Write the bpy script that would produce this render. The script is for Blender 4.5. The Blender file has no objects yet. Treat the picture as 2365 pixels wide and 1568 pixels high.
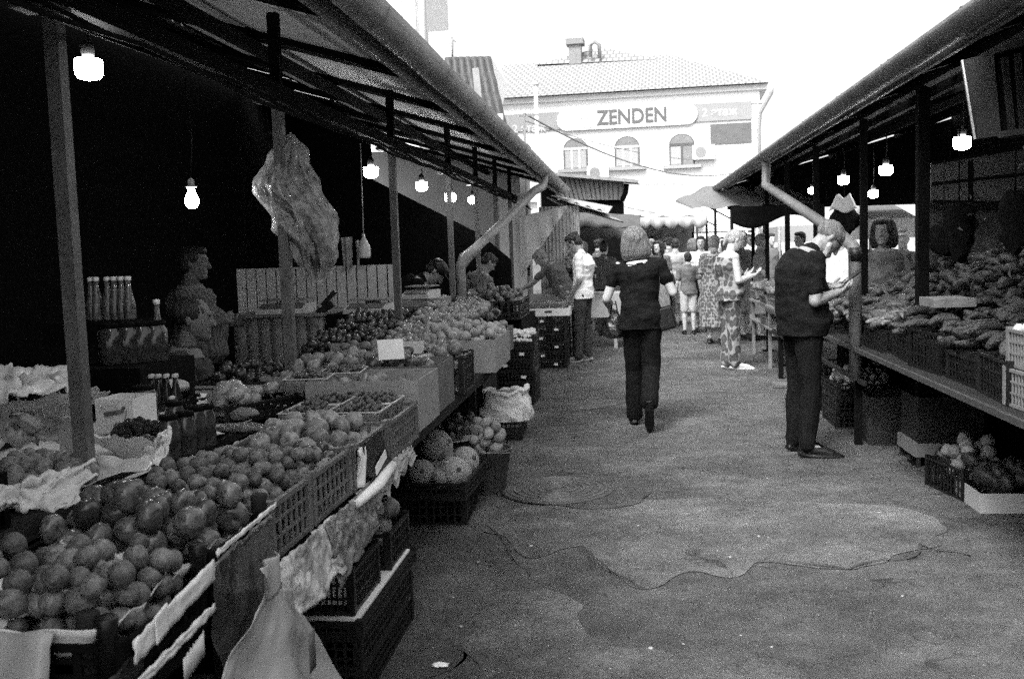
import bpy, bmesh, math, random
import numpy as np
from mathutils import Vector, Matrix, noise, Euler
R = math.radians
V = Vector
scene = bpy.context.scene
col = scene.collection
rnd = random.Random(7)

# ------------------------------------------------------------------ camera
F, CX, CY = 2299.0, 1182.5, 783.9           # focal length and centre on a 2365 px wide picture
CAM = V((0, 0, 1.52))
ROT = Matrix(((0.99281065, 0.02242316, 0.1175764),
              (0.11509792, 0.09078752, -0.98919669),
              (-0.03285539, 0.99561781, 0.08755395)))
cam_d = bpy.data.cameras.new('camera')
cam_d.sensor_width = 36.0
cam_d.lens = 36.0 * F / 2365.0
cam_d.clip_start = 0.05
cam_d.clip_end = 2000
cam_d.dof.use_dof = True
cam_d.dof.focus_distance = 6.0
cam_d.dof.aperture_fstop = 7.0
cam = bpy.data.objects.new('camera', cam_d)
col.objects.link(cam)
cam.matrix_world = Matrix.Translation(CAM) @ ROT.to_4x4()
scene.camera = cam

# ------------------------------------------------------------------ sky and sun (pale high overcast)
SUN_EL, SUN_AZ = R(52), R(205)              # azimuth clockwise from +Y: behind the camera, to the left
world = bpy.data.worlds.new('World')
scene.world = world
world.use_nodes = True
wn, wl = world.node_tree.nodes, world.node_tree.links
wn.clear()
sky = wn.new('ShaderNodeTexSky')
sky.sky_type = 'NISHITA'
sky.sun_disc = False
sky.sun_elevation = SUN_EL
sky.sun_rotation = SUN_AZ
sky.dust_density = 6.0
bw = wn.new('ShaderNodeRGBToBW')
bg = wn.new('ShaderNodeBackground')
bg.inputs['Strength'].default_value = 0.15
wo = wn.new('ShaderNodeOutputWorld')
mxs = wn.new('ShaderNodeMath'); mxs.operation = 'MAXIMUM'; mxs.inputs[1].default_value = 2.7   # even cloud deck
wl.new(sky.outputs[0], bw.inputs[0]); wl.new(bw.outputs[0], mxs.inputs[0]); wl.new(mxs.outputs[0], bg.inputs[0]); wl.new(bg.outputs[0], wo.inputs[0])
sd = bpy.data.lights.new('sun', 'SUN')
sd.energy = 1.2
sd.angle = R(20)
sd.color = (1.0, 1.0, 1.0)
sun = bpy.data.objects.new('sun', sd)
col.objects.link(sun)
sdir = V((math.sin(SUN_AZ) * math.cos(SUN_EL), math.cos(SUN_AZ) * math.cos(SUN_EL), math.sin(SUN_EL)))
sun.rotation_euler = sdir.to_track_quat('Z', 'Y').to_euler()

scene.view_settings.view_transform = 'Standard'
scene.view_settings.look = 'None'
scene.view_settings.exposure = 1.5
scene.view_settings.gamma = 1.0
scene.view_settings.use_curve_mapping = False
scene.cycles.use_denoising = False          # the sampling noise reads like the grain of the film
scene.cycles.use_adaptive_sampling = True
scene.cycles.adaptive_threshold = .03
scene.cycles.adaptive_min_samples = 20
scene.cycles.max_bounces = 6
scene.cycles.diffuse_bounces = 3
scene.cycles.glossy_bounces = 3
scene.cycles.transmission_bounces = 5
scene.cycles.transparent_max_bounces = 8
scene.cycles.sample_clamp_indirect = 1.2

# ------------------------------------------------------------------ picture -> world helpers
def _ray(u, v): return ROT @ V(((u - CX) / F, -(v - CY) / F, -1.0))
def PZ(u, v, z): d = _ray(u, v); return CAM + d * ((z - 1.52) / d.z)
def PY(u, v, y): d = _ray(u, v); return CAM + d * (y / d.y)
def PX(u, v, x): d = _ray(u, v); return CAM + d * (x / d.x)

# ------------------------------------------------------------------ materials
_m = {}
def mat(name, v, rough=0.7, ns=0.0, na=0.0, bump=0.0, bs=60.0, metal=0.0, rv=0.0, spec=0.5, stretch=None, trans=0.0, alpha=1.0, emit=0.0, sheen=0.0, sub=0.0):
    """grey procedural surface: v albedo, ns/na noise scale/amount, bump strength/scale, rv per-object variation"""
    if name in _m: return _m[name]
    m = bpy.data.materials.new(name); m.use_nodes = True
    n, l = m.node_tree.nodes, m.node_tree.links
    b = n['Principled BSDF']
    b.inputs['Roughness'].default_value = rough
    b.inputs['Metallic'].default_value = metal
    b.inputs['Specular IOR Level'].default_value = spec
    b.inputs['Transmission Weight'].default_value = trans
    b.inputs['Alpha'].default_value = alpha
    b.inputs['Base Color'].default_value = (v, v, v, 1)
    if sheen: b.inputs['Sheen Weight'].default_value = sheen
    if sub:
        b.inputs['Subsurface Weight'].default_value = sub
        b.inputs['Subsurface Radius'].default_value = (.02, .02, .02)
    if emit:
        b.inputs['Emission Color'].default_value = (1, 1, 1, 1)
        b.inputs['Emission Strength'].default_value = emit
    tc = n.new('ShaderNodeTexCoord')
    mp = n.new('ShaderNodeMapping')
    if stretch: mp.inputs['Scale'].default_value = stretch
    l.new(tc.outputs['Object'], mp.inputs[0])
    val = None
    if na > 0:
        t = n.new('ShaderNodeTexNoise'); t.inputs['Scale'].default_value = ns; t.inputs['Detail'].default_value = 5
        t.inputs['Roughness'].default_value = .65
        l.new(mp.outputs[0], t.inputs['Vector'])
        r = n.new('ShaderNodeMapRange')
        r.inputs[1].default_value = .3; r.inputs[2].default_value = .7
        r.inputs[3].default_value = v * (1 - na); r.inputs[4].default_value = v * (1 + na)
        l.new(t.outputs['Fac'], r.inputs[0]); val = r.outputs[0]
    if rv > 0:
        oi = n.new('ShaderNodeObjectInfo')
        r2 = n.new('ShaderNodeMapRange'); r2.inputs[3].default_value = 1 - rv; r2.inputs[4].default_value = 1 + rv
        l.new(oi.outputs['Random'], r2.inputs[0])
        mu = n.new('ShaderNodeMath'); mu.operation = 'MULTIPLY'
        if val is not None: l.new(val, mu.inputs[0])
        else: mu.inputs[0].default_value = v
        l.new(r2.outputs[0], mu.inputs[1]); val = mu.outputs[0]
    if val is not None: l.new(val, b.inputs['Base Color'])
    if bump > 0:
        t = n.new('ShaderNodeTexNoise'); t.inputs['Scale'].default_value = bs; t.inputs['Detail'].default_value = 4
        l.new(mp.outputs[0], t.inputs['Vector'])
        bp = n.new('ShaderNodeBump'); bp.inputs['Strength'].default_value = bump; bp.inputs['Distance'].default_value = .02
        l.new(t.outputs['Fac'], bp.inputs['Height']); l.new(bp.outputs[0], b.inputs['Normal'])
    _m[name] = m
    return m

# ------------------------------------------------------------------ mesh builder
class MB:
    def __init__(s): s.v = []; s.f = []; s.sm = []
    def add(s, vs, fs, smooth=False):
        o = len(s.v); s.v += [V(p) for p in vs]
        for f in fs: s.f.append([i + o for i in f]); s.sm.append(smooth)
    def box(s, c, d, rz=0.0, M=None):
        x, y, z = d[0] / 2, d[1] / 2, d[2] / 2
        vs = [V((a * x, b * y, e * z)) for e in (-1, 1) for b in (-1, 1) for a in (-1, 1)]
        if rz: q = Matrix.Rotation(rz, 3, 'Z'); vs = [q @ p for p in vs]
        if M: vs = [M @ p for p in vs]
        s.add([p + V(c) for p in vs], [(0, 2, 3, 1), (4, 5, 7, 6), (0, 1, 5, 4), (1, 3, 7, 5), (3, 2, 6, 7), (2, 0, 4, 6)])
        return s
    def bar(s, a, b, w, h=None, up=(0, 0, 1)):
        h = h or w; a, b = V(a), V(b); t = (b - a).normalized(); u = V(up)
        if abs(t.dot(u)) > .98: u = V((0, 1, 0))
        sx = t.cross(u).normalized() * w / 2; uz = sx.cross(t).normalized() * h / 2
        vs = [p + i * sx + j * uz for p in (a, b) for j in (-1, 1) for i in (-1, 1)]
        s.add(vs, [(0, 1, 3, 2), (4, 6, 7, 5), (0, 4, 5, 1), (1, 5, 7, 3), (3, 7, 6, 2), (2, 6, 4, 0)])
        return s
    def loft(s, rings, n=16, caps=True):
        """rings: (centre, half axis A, half axis B)"""
        vs = []
        for c, A, B in rings:
            c, A, B = V(c), V(A), V(B)
            for k in range(n):
                a = 2 * math.pi * k / n
                vs.append(c + A * math.cos(a) + B * math.sin(a))
        fs = []
        for i in range(len(rings) - 1):
            for k in range(n):
                k2 = (k + 1) % n
                fs.append((i * n + k, i * n + k2, (i + 1) * n + k2, (i + 1) * n + k))
        if caps:
            fs.append(tuple(range(n))[::-1]); fs.append(tuple((len(rings) - 1) * n + k for k in range(n)))
        s.add(vs, fs, True)
        return s
    def limb(s, a, b, ra, rb, n=12, flat=None):
        """tapered, round-ended; flat=(axis, factor) squashes one direction"""
        a, b = V(a), V(b); t = (b - a)
        if t.length < 1e-5: t = V((0, 0, .001))
        t.normalize()
        u = V((0, 0, 1)) if abs(t.z) < .9 else V((0, 1, 0))
        if flat: u = V(flat[0])
        A = t.cross(u).normalized(); B = A.cross(t).normalized()
        fb = flat[1] if flat else 1
        rs = []
        for e in (85, 60, 30): rs.append((a - t * ra * math.sin(R(e)), ra * math.cos(R(e))))
        for k in range(4): q = k / 3; rs.append((a.lerp(b, q), ra + (rb - ra) * q))
        for e in (30, 60, 85): rs.append((b + t * rb * math.sin(R(e)), rb * math.cos(R(e))))
        return s.loft([(c, A * r, B * r * fb) for c, r in rs], n)
    def ell(s, c, r, M=None, n=14, m=9):
        c = V(c); r = r if hasattr(r, '__len__') else (r, r, r); M = M or Matrix.Identity(3)
        rs = []
        for i in range(m):
            a = -math.pi / 2 + math.pi * (i + .02 + (0 if i < m - 1 else -.04)) / (m - 1)
            rs.append((c + M @ V((0, 0, r[2] * math.sin(a))), M @ V((r[0] * math.cos(a), 0, 0)), M @ V((0, r[1] * math.cos(a), 0))))
        return s.loft(rs, n)
    def tube(s, pts, r, n=8, caps=True):
        pts = [V(p) for p in pts]; rs = []
        for i, p in enumerate(pts):
            t = (pts[min(i + 1, len(pts) - 1)] - pts[max(i - 1, 0)]).normalized()
            u = V((0, 0, 1)) if abs(t.z) < .95 else V((0, 1, 0))
            if i and abs(A_.dot(t)) < .95: A = (A_ - t * A_.dot(t)).normalized()
            else: A = t.cross(u).normalized()
            A_ = A; B = A.cross(t).normalized(); rr = r[i] if hasattr(r, '__len__') else r
            rs.append((p, A * rr, B * rr))
        return s.loft(rs, n, caps)
    def lathe(s, prof, c=(0, 0, 0), n=16, M=None):
        M = M or Matrix.Identity(3); c = V(c)
        return s.loft([(c + M @ V((0, 0, z)), M @ V((r, 0, 0)), M @ V((0, r, 0))) for r, z in prof], n)
    def grid(s, fn, nu, nv, th=0.0, smooth=True):
        """fn(a,b)->point, a,b in 0..1; th>0 gives a real thickness"""
        P = [[V(fn(i / nu, j / nv)) for j in range(nv + 1)] for i in range(nu + 1)]
        W = nv + 1
        flat = [p for r in P for p in r]
        q = [(i * W + j, (i + 1) * W + j, (i + 1) * W + j + 1, i * W + j + 1) for i in range(nu) for j in range(nv)]
        if th <= 0: s.add(flat, q, smooth); return s
        N = []
        for i in range(nu + 1):
            for j in range(nv + 1):
                a = P[min(i + 1, nu)][j] - P[max(i - 1, 0)][j]; b = P[i][min(j + 1, nv)] - P[i][max(j - 1, 0)]
                c = a.cross(b); N.append(c.normalized() if c.length > 1e-12 else V((0, 0, 1)))
        m = len(flat)
        back = [p - nn * th for p, nn in zip(flat, N)]
        fs = q + [tuple(m + k for k in f[::-1]) for f in q]
        rim = [i * W for i in range(nu + 1)] + [nu * W + j for j in range(1, W)] + [i * W + nv for i in range(nu - 1, -1, -1)] + [j for j in range(nv - 1, 0, -1)]
        for k in range(len(rim)):
            a, b = rim[k], rim[(k + 1) % len(rim)]
            fs.append((b, a, a + m, b + m))
        s.add(flat + back, fs, smooth); return s
    def prism(s, pts, depth_vec):
        """flat outline extruded along a vector"""
        pts = [V(p) for p in pts]; n = len(pts); dv = V(depth_vec)
        s.add(pts + [p + dv for p in pts], [tuple(range(n))[::-1], tuple(range(n, 2 * n))] + [(i, (i + 1) % n, (i + 1) % n + n, i + n) for i in range(n)])
        return s
    def jitter(s, amp, sc, seed=0, start=0):
        for i in range(start, len(s.v)):
            p = s.v[i] * sc + V((seed, seed * 1.7, seed * .3))
            s.v[i] = s.v[i] + V((noise.noise(p), noise.noise(p + V((31, 0, 0))), noise.noise(p + V((0, 57, 0))))) * amp
        return s
    def mesh(s, name, m=None):
        me = bpy.data.meshes.new(name)
        me.from_pydata([tuple(p) for p in s.v], [], s.f)
        me.polygons.foreach_set('use_smooth', s.sm)
        if m: me.materials.append(m)
        me.update()
        return me
    def build(s, name, m, parent=None):
        """as a part: vertices are in world space and are moved into the parent's space"""
        if parent is not None:
            Mi = mw(parent).inverted(); s.v = [Mi @ p for p in s.v]
        o = bpy.data.objects.new(name, s.mesh(name, m)); col.objects.link(o)
        o.parent = parent
        return o

def mw(o):
    M = Matrix.LocRotScale(o.location, o.rotation_euler, o.scale)
    return mw(o.parent) @ M if o.parent else M
def tag(o, label=None, cat=None, group=None, kind=None):
    if label: o['label'] = label
    if cat: o['category'] = cat
    if group: o['group'] = group
    if kind: o['kind'] = kind
    return o
def thing(name, label, cat, loc=(0, 0, 0), rz=0.0, group=None):
    o = bpy.data.objects.new(name, None); col.objects.link(o)
    o.location = loc; o.rotation_euler = (0, 0, rz); o.empty_display_size = .1
    return tag(o, label, cat, group)
def single(mb, name, m, label, cat, group=None, kind=None):
    """a thing that is one mesh; its origin goes to the foot of the mesh"""
    xs = [p.x for p in mb.v]; ys = [p.y for p in mb.v]; zs = [p.z for p in mb.v]
    c = V(((min(xs) + max(xs)) / 2, (min(ys) + max(ys)) / 2, min(zs)))
    mb.v = [p - c for p in mb.v]
    o = mb.build(name, m); o.location = c
    return tag(o, label, cat, group, kind)
def struct(mb, name, m):
    o = mb.build(name, m); o['kind'] = 'structure'; return o
def dup(root, loc, rz=0.0, label=None):
    r = root.copy(); col.objects.link(r); r.location = loc; r.rotation_euler = (0, 0, rz)
    if label: r['label'] = label
    for ch in list(root.children):
        c = ch.copy(); col.objects.link(c); c.parent = r
        for g in ch.children: d = g.copy(); col.objects.link(d); d.parent = c
    return r
TS = bpy.data.scenes.new('workbench')           # scratch scene, removed at the end
def remesh(mb, name, m, vox=.012, smooth=3, parent=None, fold=None):
    """fuse overlapping closed volumes into one continuous skin and bake it"""
    me = mb.mesh('tmp'); o = bpy.data.objects.new('tmp', me); TS.collection.objects.link(o)
    a = o.modifiers.new('r', 'REMESH'); a.mode = 'VOXEL'; a.voxel_size = vox; a.use_smooth_shade = True
    if smooth: b = o.modifiers.new('s', 'SMOOTH'); b.factor = .5; b.iterations = smooth
    with bpy.context.temp_override(scene=TS, view_layer=TS.view_layers[0]):
        dg = bpy.context.evaluated_depsgraph_get()
        out = bpy.data.meshes.new_from_object(o.evaluated_get(dg), depsgraph=dg)
    bpy.data.objects.remove(o); bpy.data.meshes.remove(me)
    out.name = name
    if fold:
        amp, sx, sz, seed = fold
        n_ = len(out.vertices); co = np.empty(n_ * 3, np.float32); nn = np.empty(n_ * 3, np.float32)
        out.vertices.foreach_get('co', co); out.vertices.foreach_get('normal', nn); co = co.reshape(-1, 3); nn = nn.reshape(-1, 3)
        kk = np.array([noise.noise(V((p[0] * sx + seed, p[1] * sx, p[2] * sz))) + .5 * noise.noise(V((p[0] * sx * 2.3, p[1] * sx * 2.3 + seed, p[2] * sz * 2))) for p in co.tolist()], np.float32)
        out.vertices.foreach_set('co', (co + nn * (kk * amp)[:, None]).ravel()); out.update()
    if parent is not None:
        Mi = mw(parent).inverted(); out.transform(Mi)
    out.materials.clear(); out.materials.append(m)
    r = bpy.data.objects.new(name, out); col.objects.link(r); r.parent = parent
    return r
def text_mesh(s, size, ext=.004, bold=0.0, spacing=1.0):
    c = bpy.data.curves.new('txt', 'FONT'); c.body = s; c.size = size; c.extrude = ext; c.offset = bold
    c.align_x = 'CENTER'; c.align_y = 'CENTER'; c.space_character = spacing
    o = bpy.data.objects.new('txt', c); col.objects.link(o)
    dg = bpy.context.evaluated_depsgraph_get()
    me = bpy.data.meshes.new_from_object(o.evaluated_get(dg), depsgraph=dg)
    bpy.data.objects.remove(o); bpy.data.curves.remove(c)
    return me
def put_text(s, size, M, name, m, parent, ext=.004, bold=0.0, spacing=1.0, sx=1.0):
    me = text_mesh(s, size, ext, bold, spacing)
    me.transform((mw(parent).inverted() if parent else Matrix.Identity(4)) @ M @ Matrix.Diagonal((sx, 1, 1, 1)))
    me.materials.clear(); me.materials.append(m)
    o = bpy.data.objects.new(name, me); col.objects.link(o); o.parent = parent
    return o
def front_M(p, rz=0.0):
    """stand text up on a wall that faces -Y"""
    return Matrix.Translation(p) @ Matrix.Rotation(rz, 4, 'Z') @ Matrix.Rotation(R(90), 4, 'X')

# ------------------------------------------------------------------ palette
M_metal = mat('galvanised_metal', .22, .6, 8, .25, .15, 40, metal=.2)
M_paintg = mat('grey_paint', .20, .5, 6, .3, .1, 50)
M_post = mat('post_paint', .10, .55, 9, .35, .15, 60)
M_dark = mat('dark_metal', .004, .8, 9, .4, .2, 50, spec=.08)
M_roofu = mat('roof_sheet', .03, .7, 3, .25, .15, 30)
M_wood = mat('dark_wood', .018, .8, 12, .4, .3, 40, stretch=(1, .15, 1), spec=.2)
M_woodl = mat('pale_wood', .16, .7, 12, .3, .2, 40)
M_black = mat('black_plastic', .007, .45, 14, .4, .1, 80, rv=.3, spec=.35)
M_greypl = mat('grey_plastic', .12, .45, 14, .35, .15, 80, rv=.2)
M_whitepl = mat('white_plastic', .55, .4, 10, .12, .1, 50)
M_card = mat('cardboard', .22, .85, 20, .12, .1, 90, rv=.15)
M_cardw = mat('white_cardboard', .74, .8, 14, .1, .1, 90)
M_paper = mat('paper', .76, .85, 10, .15, .15, 40)
M_paperd = mat('grey_paper', .32, .85, 10, .25, .2, 40)
M_ink = mat('ink', .05, .7)
M_cloth_b = mat('black_cloth', .006, .9, 20, .4, .3, 120, spec=.12)
M_cloth_t = mat('black_jersey', .0065, .9, 30, .5, .3, 120, spec=.12)
M_skin = mat('skin', .24, .55, 30, .15, .1, 200, sub=.1)
M_hairg = mat('grey_hair', .13, .5, 22, .75, .8, 40, stretch=(4, 4, .35))
M_haird = mat('dark_hair', .012, .55, 22, .5, .6, 40, stretch=(4, 4, .35))
M_hairl = mat('fair_hair', .28, .5, 22, .5, .6, 40, stretch=(4, 4, .35))
M_glass = mat('glass', .5, .06, trans=.85)
M_bulb = mat('lit_bulb', .9, .4, emit=26)
M_wall = mat('pale_plaster', .80, .85, 3, .06, .1, 30)
# ------------------------------------------------------------------ people
def pose(**kw):
    d = dict(pelvis=(0, 0, .96), waist=(0, .01, 1.12), chest=(0, .0, 1.31), neck=(0, -.015, 1.48), head=(0, .025, 1.635),
             hipL=(-.09, 0, .93), hipR=(.09, 0, .93), kneeL=(-.095, .015, .50), kneeR=(.095, .015, .50),
             ankL=(-.095, -.02, .085), ankR=(.095, -.02, .085), toeL=(-.11, .15, .03), toeR=(.11, .15, .03),
             shL=(-.185, -.01, 1.415), shR=(.185, -.01, 1.415), elL=(-.235, -.03, 1.13), elR=(.235, -.03, 1.13),
             wrL=(-.235, .04, .88), wrR=(.235, .04, .88), fwd=(0, 1, 0), up=(0, 0, 1))
    d.update(kw)
    return d
def lean(P, deg, pivot=.96, yaw=0):
    """bend the upper body forward about the pelvis"""
    q = Matrix.Rotation(-R(deg), 3, 'X')
    for k in ('waist', 'chest', 'neck', 'head', 'shL', 'shR', 'elL', 'elR', 'wrL', 'wrR'):
        if k in P.get('keep', ()): continue
        P[k] = tuple(q @ (V(P[k]) - V((0, 0, pivot))) + V((0, 0, pivot)))
    P['up'] = tuple(q @ V(P['up'])); P['fwd'] = tuple(q @ V(P['fwd']))
    return P
def hand(mb, w, d, nrm, side, curl=35, k=1.0, spread=1.0):
    """palm, four bent fingers of different length and a thumb off the side of the palm"""
    w, d, nrm = V(w), V(d).normalized(), V(nrm)
    nrm = (nrm - d * nrm.dot(d)).normalized(); s = d.cross(nrm).normalized() * side
    e = w + d * .088 * k
    mb.loft([(w - d * .01, s * .026 * k, nrm * .018 * k), (w + d * .025 * k, s * .034 * k, nrm * .017 * k), (w + d * .06 * k, s * .041 * k, nrm * .015 * k), (e, s * .040 * k, nrm * .012 * k)], 12)
    for i, (o, L) in enumerate(((.031, .070), (.0105, .079), (-.0105, .073), (-.031, .058))):
        p = e + s * o * k - d * .01 * k; dd = (d + s * o * 2.2 * spread).normalized(); a = R(curl * (.8 + .12 * i))
        for j, (fr, rad) in enumerate(((.45, .0092), (.32, .0083), (.25, .0075))):
            ax = dd.cross(nrm); q = Matrix.Rotation(-a * (.6 if j == 0 else 1), 3, dd.cross(nrm).normalized())
            dd = (dd * math.cos(a * .7) + nrm * math.sin(a * .7)).normalized()
            nrm2 = nrm
            p2 = p + dd * L * fr * k; mb.limb(p, p2, rad * k, rad * .92 * k, 8); p = p2
    p = w + d * .022 * k + s * .028 * k
    t1 = (d * .6 + s * .75 + nrm * .3).normalized(); p2 = p + t1 * .04 * k; mb.limb(p, p2, .0115 * k, .0105 * k, 8)
    t2 = (d * .85 + s * .3 + nrm * .5).normalized(); mb.limb(p2, p2 + t2 * .032 * k, .0105 * k, .0085 * k, 8)
def head_frame(P):
    f = V(P['fwd']).normalized(); u = V(P['up']).normalized(); u = (u - f * u.dot(f)).normalized(); r = f.cross(u)
    c = V(P['head'])
    return lambda x, y, z: c + r * x + f * y + u * z, r, f, u
def head_mesh(mb, P):
    L, r, f, u = head_frame(P)
    prof = ((-.118, .020, .024, .052), (-.108, .036, .040, .040), (-.085, .052, .062, .024), (-.055, .063, .080, .010), (-.02, .070, .092, .002), (.02, .075, .098, -.004),
            (.055, .076, .099, -.008), (.085, .068, .090, -.010), (.108, .050, .068, -.012), (.122, .022, .032, -.012))
    mb.loft([(L(0, y, z), r * a, f * b) for z, a, b, y in prof], 20)
    mb.limb(L(0, .092, .018), L(0, .112, -.028), .010, .015, 8)                    # nose
    mb.limb(L(-.028, .088, .034), L(.028, .088, .034), .012, .012, 8)             # brow
    mb.limb(L(-.02, .082, -.062), L(.02, .082, -.062), .010, .010, 8)             # lips
    mb.ell(L(0, .072, -.098), (.024, .02, .018))                                  # chin
    for s in (-1, 1): mb.loft([(L(s * .070, -.012, .0), f * .016, u * .030), (L(s * .086, -.018, .003), f * .013, u * .026)], 10)
    mb.limb(V(P['neck']) + V((0, 0, -.03)), L(0, -.022, -.06), .060, .056, 14)
def torso_rings(P, infl=0.0, w=1.0, top=True, low=-.06, fat=0.0):
    pts = [V(P['pelvis']) + V((0, 0, low)), V(P['pelvis']), V(P['waist']), V(P['waist']).lerp(V(P['chest']), .5), V(P['chest']),
           V(P['chest']).lerp(V(P['neck']), .45), V(P['chest']).lerp(V(P['neck']), .75), V(P['neck'])]
    dim = ((.150, .105) if infl <= 0 else (.174, .124), (.172, .122), (.148, .105), (.152, .112), (.172, .122), (.178, .112), (.150, .085), (.070, .060))
    sh = (V(P['shR']) - V(P['shL'])).normalized(); hp = (V(P['hipR']) - V(P['hipL'])).normalized(); rs = []
    for i, (p, (a, b)) in enumerate(zip(pts, dim)):
        t = (pts[min(i + 1, 7)] - pts[max(i - 1, 0)]).normalized()
        s = hp.lerp(sh, i / 7); s = (s - t * s.dot(t)).normalized(); fr = s.cross(t) * -1
        bel = fat * (1 if i in (1, 2, 3) else .4)
        rs.append((p - fr * bel * -.5 if i in (1, 2, 3) else p, s * (a * w + infl + bel * .6), fr * (b * w + infl + bel)))
    return rs if top else rs[:-1]
def person(label, loc, rz, P, H=1.75, near=False, skin=M_skin, hair=('short', M_haird), top=(M_cloth_b, 'short'), legs=(M_cloth_b, 'trousers'),
           shoes=M_black, group=None, fat=0.0, w=1.0, hands=None, sleeve=.72, legw=1.0, seed=1, cap=None, curl=(35, 35), noleg=False):
    """body = one continuous skin mesh (top level); hair, clothing and shoes are its children"""
    k = H / 1.75
    T = Matrix.Translation(V(loc)) @ Matrix.Rotation(rz, 4, 'Z') @ Matrix.Scale(k, 4)
    vox = .0065 if near else .013
    b = MB()
    head_mesh(b, P)
    b.loft(torso_rings(P, -.008, w, fat=fat), 18)
    for s in 'LR':
        sh, el, wr = V(P['sh' + s]), V(P['el' + s]), V(P['wr' + s])
        b.ell(sh, .052 * w); b.limb(sh, el, .046 * w, .040 * w); fm = el.lerp(wr, .3); b.limb(el, fm, .040 * w, .040 * w); b.limb(fm, wr, .040 * w, .026)
        hd = (hands or {}).get(s, (wr - el, (0, -.3, 0) if s == 'x' else V((1 if s == 'L' else -1, 0, 0))))
        hand(b, wr, hd[0], hd[1], 1 if s == 'R' else -1, curl[0 if s == 'L' else 1], 1.0)
        hp, kn, an, to = V(P['hip' + s]), V(P['knee' + s]), V(P['ank' + s]), V(P['toe' + s])
        b.limb(hp, kn, .082 * legw, .055 * legw); b.limb(kn, kn.lerp(an, .35), .053 * legw, .056 * legw); b.limb(kn.lerp(an, .35), an, .054 * legw, .036)
        b.limb(an, to, .036, .028, flat=((0, 0, 1), .8))
    b.v = [T @ p for p in b.v]
    o = remesh(b, 'person', skin, vox * k, 2 if near else 1)
    c = V(loc); o.data.transform(Matrix.Translation(-c)); o.location = c
    # keep the mesh upright in the object's own frame
    o.data.transform(Matrix.Rotation(-rz, 4, 'Z')); o.rotation_euler = (0, 0, rz)
    tag(o, label, 'person', group)
    def part(mb, name, m, v=None, sm=2, fold=None):
        mb.v = [T @ p for p in mb.v]
        return remesh(mb, name, m, (v or vox) * k, sm, o, fold)
    # hair
    L, r, f, u = head_frame(P); Rm = Matrix((r, f, u)).transposed(); hs, hm = hair
    h = MB()
    if hs != 'none':
        if hs == 'bald':
            h.loft([(L(0, -.03, -.04), r * .074, f * .082), (L(0, -.03, .0), r * .082, f * .090), (L(0, -.035, .04), r * .080, f * .085), (L(0, -.04, .06), r * .06, f * .06)], 18)
        elif hs == 'buzz':
            h.ell(L(0, -.020, .040), (.0845, .107, .092), Rm, 20, 13)
        else:
            h.ell(L(0, -.018, .045), (.086, .104, .092), Rm, 18, 11)
            h.ell(L(0, -.05, -.01), (.078, .068, .07), Rm, 16, 9)
            h.ell(L(0, .045, .092), (.062, .055, .036), Rm, 14, 7)
        if hs == 'curly':
            for i in range(16):
                a = i * 2.4; h.ell(L(.07 * math.cos(a), -.02 + .075 * math.sin(a), .07 + .03 * math.sin(i)), .032, n=8, m=6)
        if hs == 'bob':
            h.ell(L(0, -.035, .035), (.112, .118, .110), Rm, 18, 11)
            h.loft([(L(0, -.04, .06), r * .108, f * .100), (L(0, -.045, .0), r * .124, f * .100), (L(0, -.05, -.06), r * .132, f * .095), (L(0, -.055, -.11), r * .128, f * .08), (L(.0, -.055, -.15), r * .108, f * .055)], 24)
        if hs in ('tied', 'bun'):
            h.ell(L(0, -.115, .02 if hs == 'tied' else .07), (.042, .045, .045), Rm, 12, 8)
        if hs == 'tied':
            h.limb(L(0, -.13, .0), L(0, -.125, -.12), .03, .014)
        if hs == 'long':
            h.loft([(L(0, -.03, .03), r * .09, f * .09), (L(0, -.05, -.08), r * .095, f * .07), (L(0, -.07, -.2), r * .085, f * .04)], 18)
        part(h, 'hair', hm, sm=1, fold=(.006 if near else .004, 42, 5, seed))
    if cap:
        h = MB(); h.ell(L(0, -.012, .062), (.094, .112, .082), Rm, 18, 10); h.loft([(L(0, .10, .062), r * .07, f * .05), (L(0, .115, .055), r * .068, f * .055)], 14)
        part(h, 'cap', cap, sm=1)
    # top
    if top:
        tm, ts = top
        t = MB(); rs = torso_rings(P, .019 if ts != 'tight' else .010, w, fat=fat, low=-.09)
        if ts == 'tank': rs = rs[:-2]
        t.loft(rs[:-1] if ts != 'tank' else rs, 22)
        if ts != 'tank':
            n = V(P['neck']); t.limb(V(P['chest']).lerp(n, .6), n - (n - V(P['chest'])).normalized() * .012, .10, .072)
            for s in 'LR':
                sh, el, wr = V(P['sh' + s]), V(P['el' + s]), V(P['wr' + s])
                t.limb(V(P['chest']).lerp(n, .55).lerp(sh, .5), sh, .070, .060)
                if ts in ('short', 'tight', 'loose'): t.limb(sh, sh.lerp(el, sleeve if ts != 'loose' else .85), .060, .060 if ts != 'tight' else .055)
                else: t.limb(sh, el, .068, .060); t.limb(el, el.lerp(wr, .93), .058, .046)
        if ts == 'dress': pass
        part(t, 'top', tm, fold=(.017 if near else .010, 6, 11, seed * 3.1))
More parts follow.
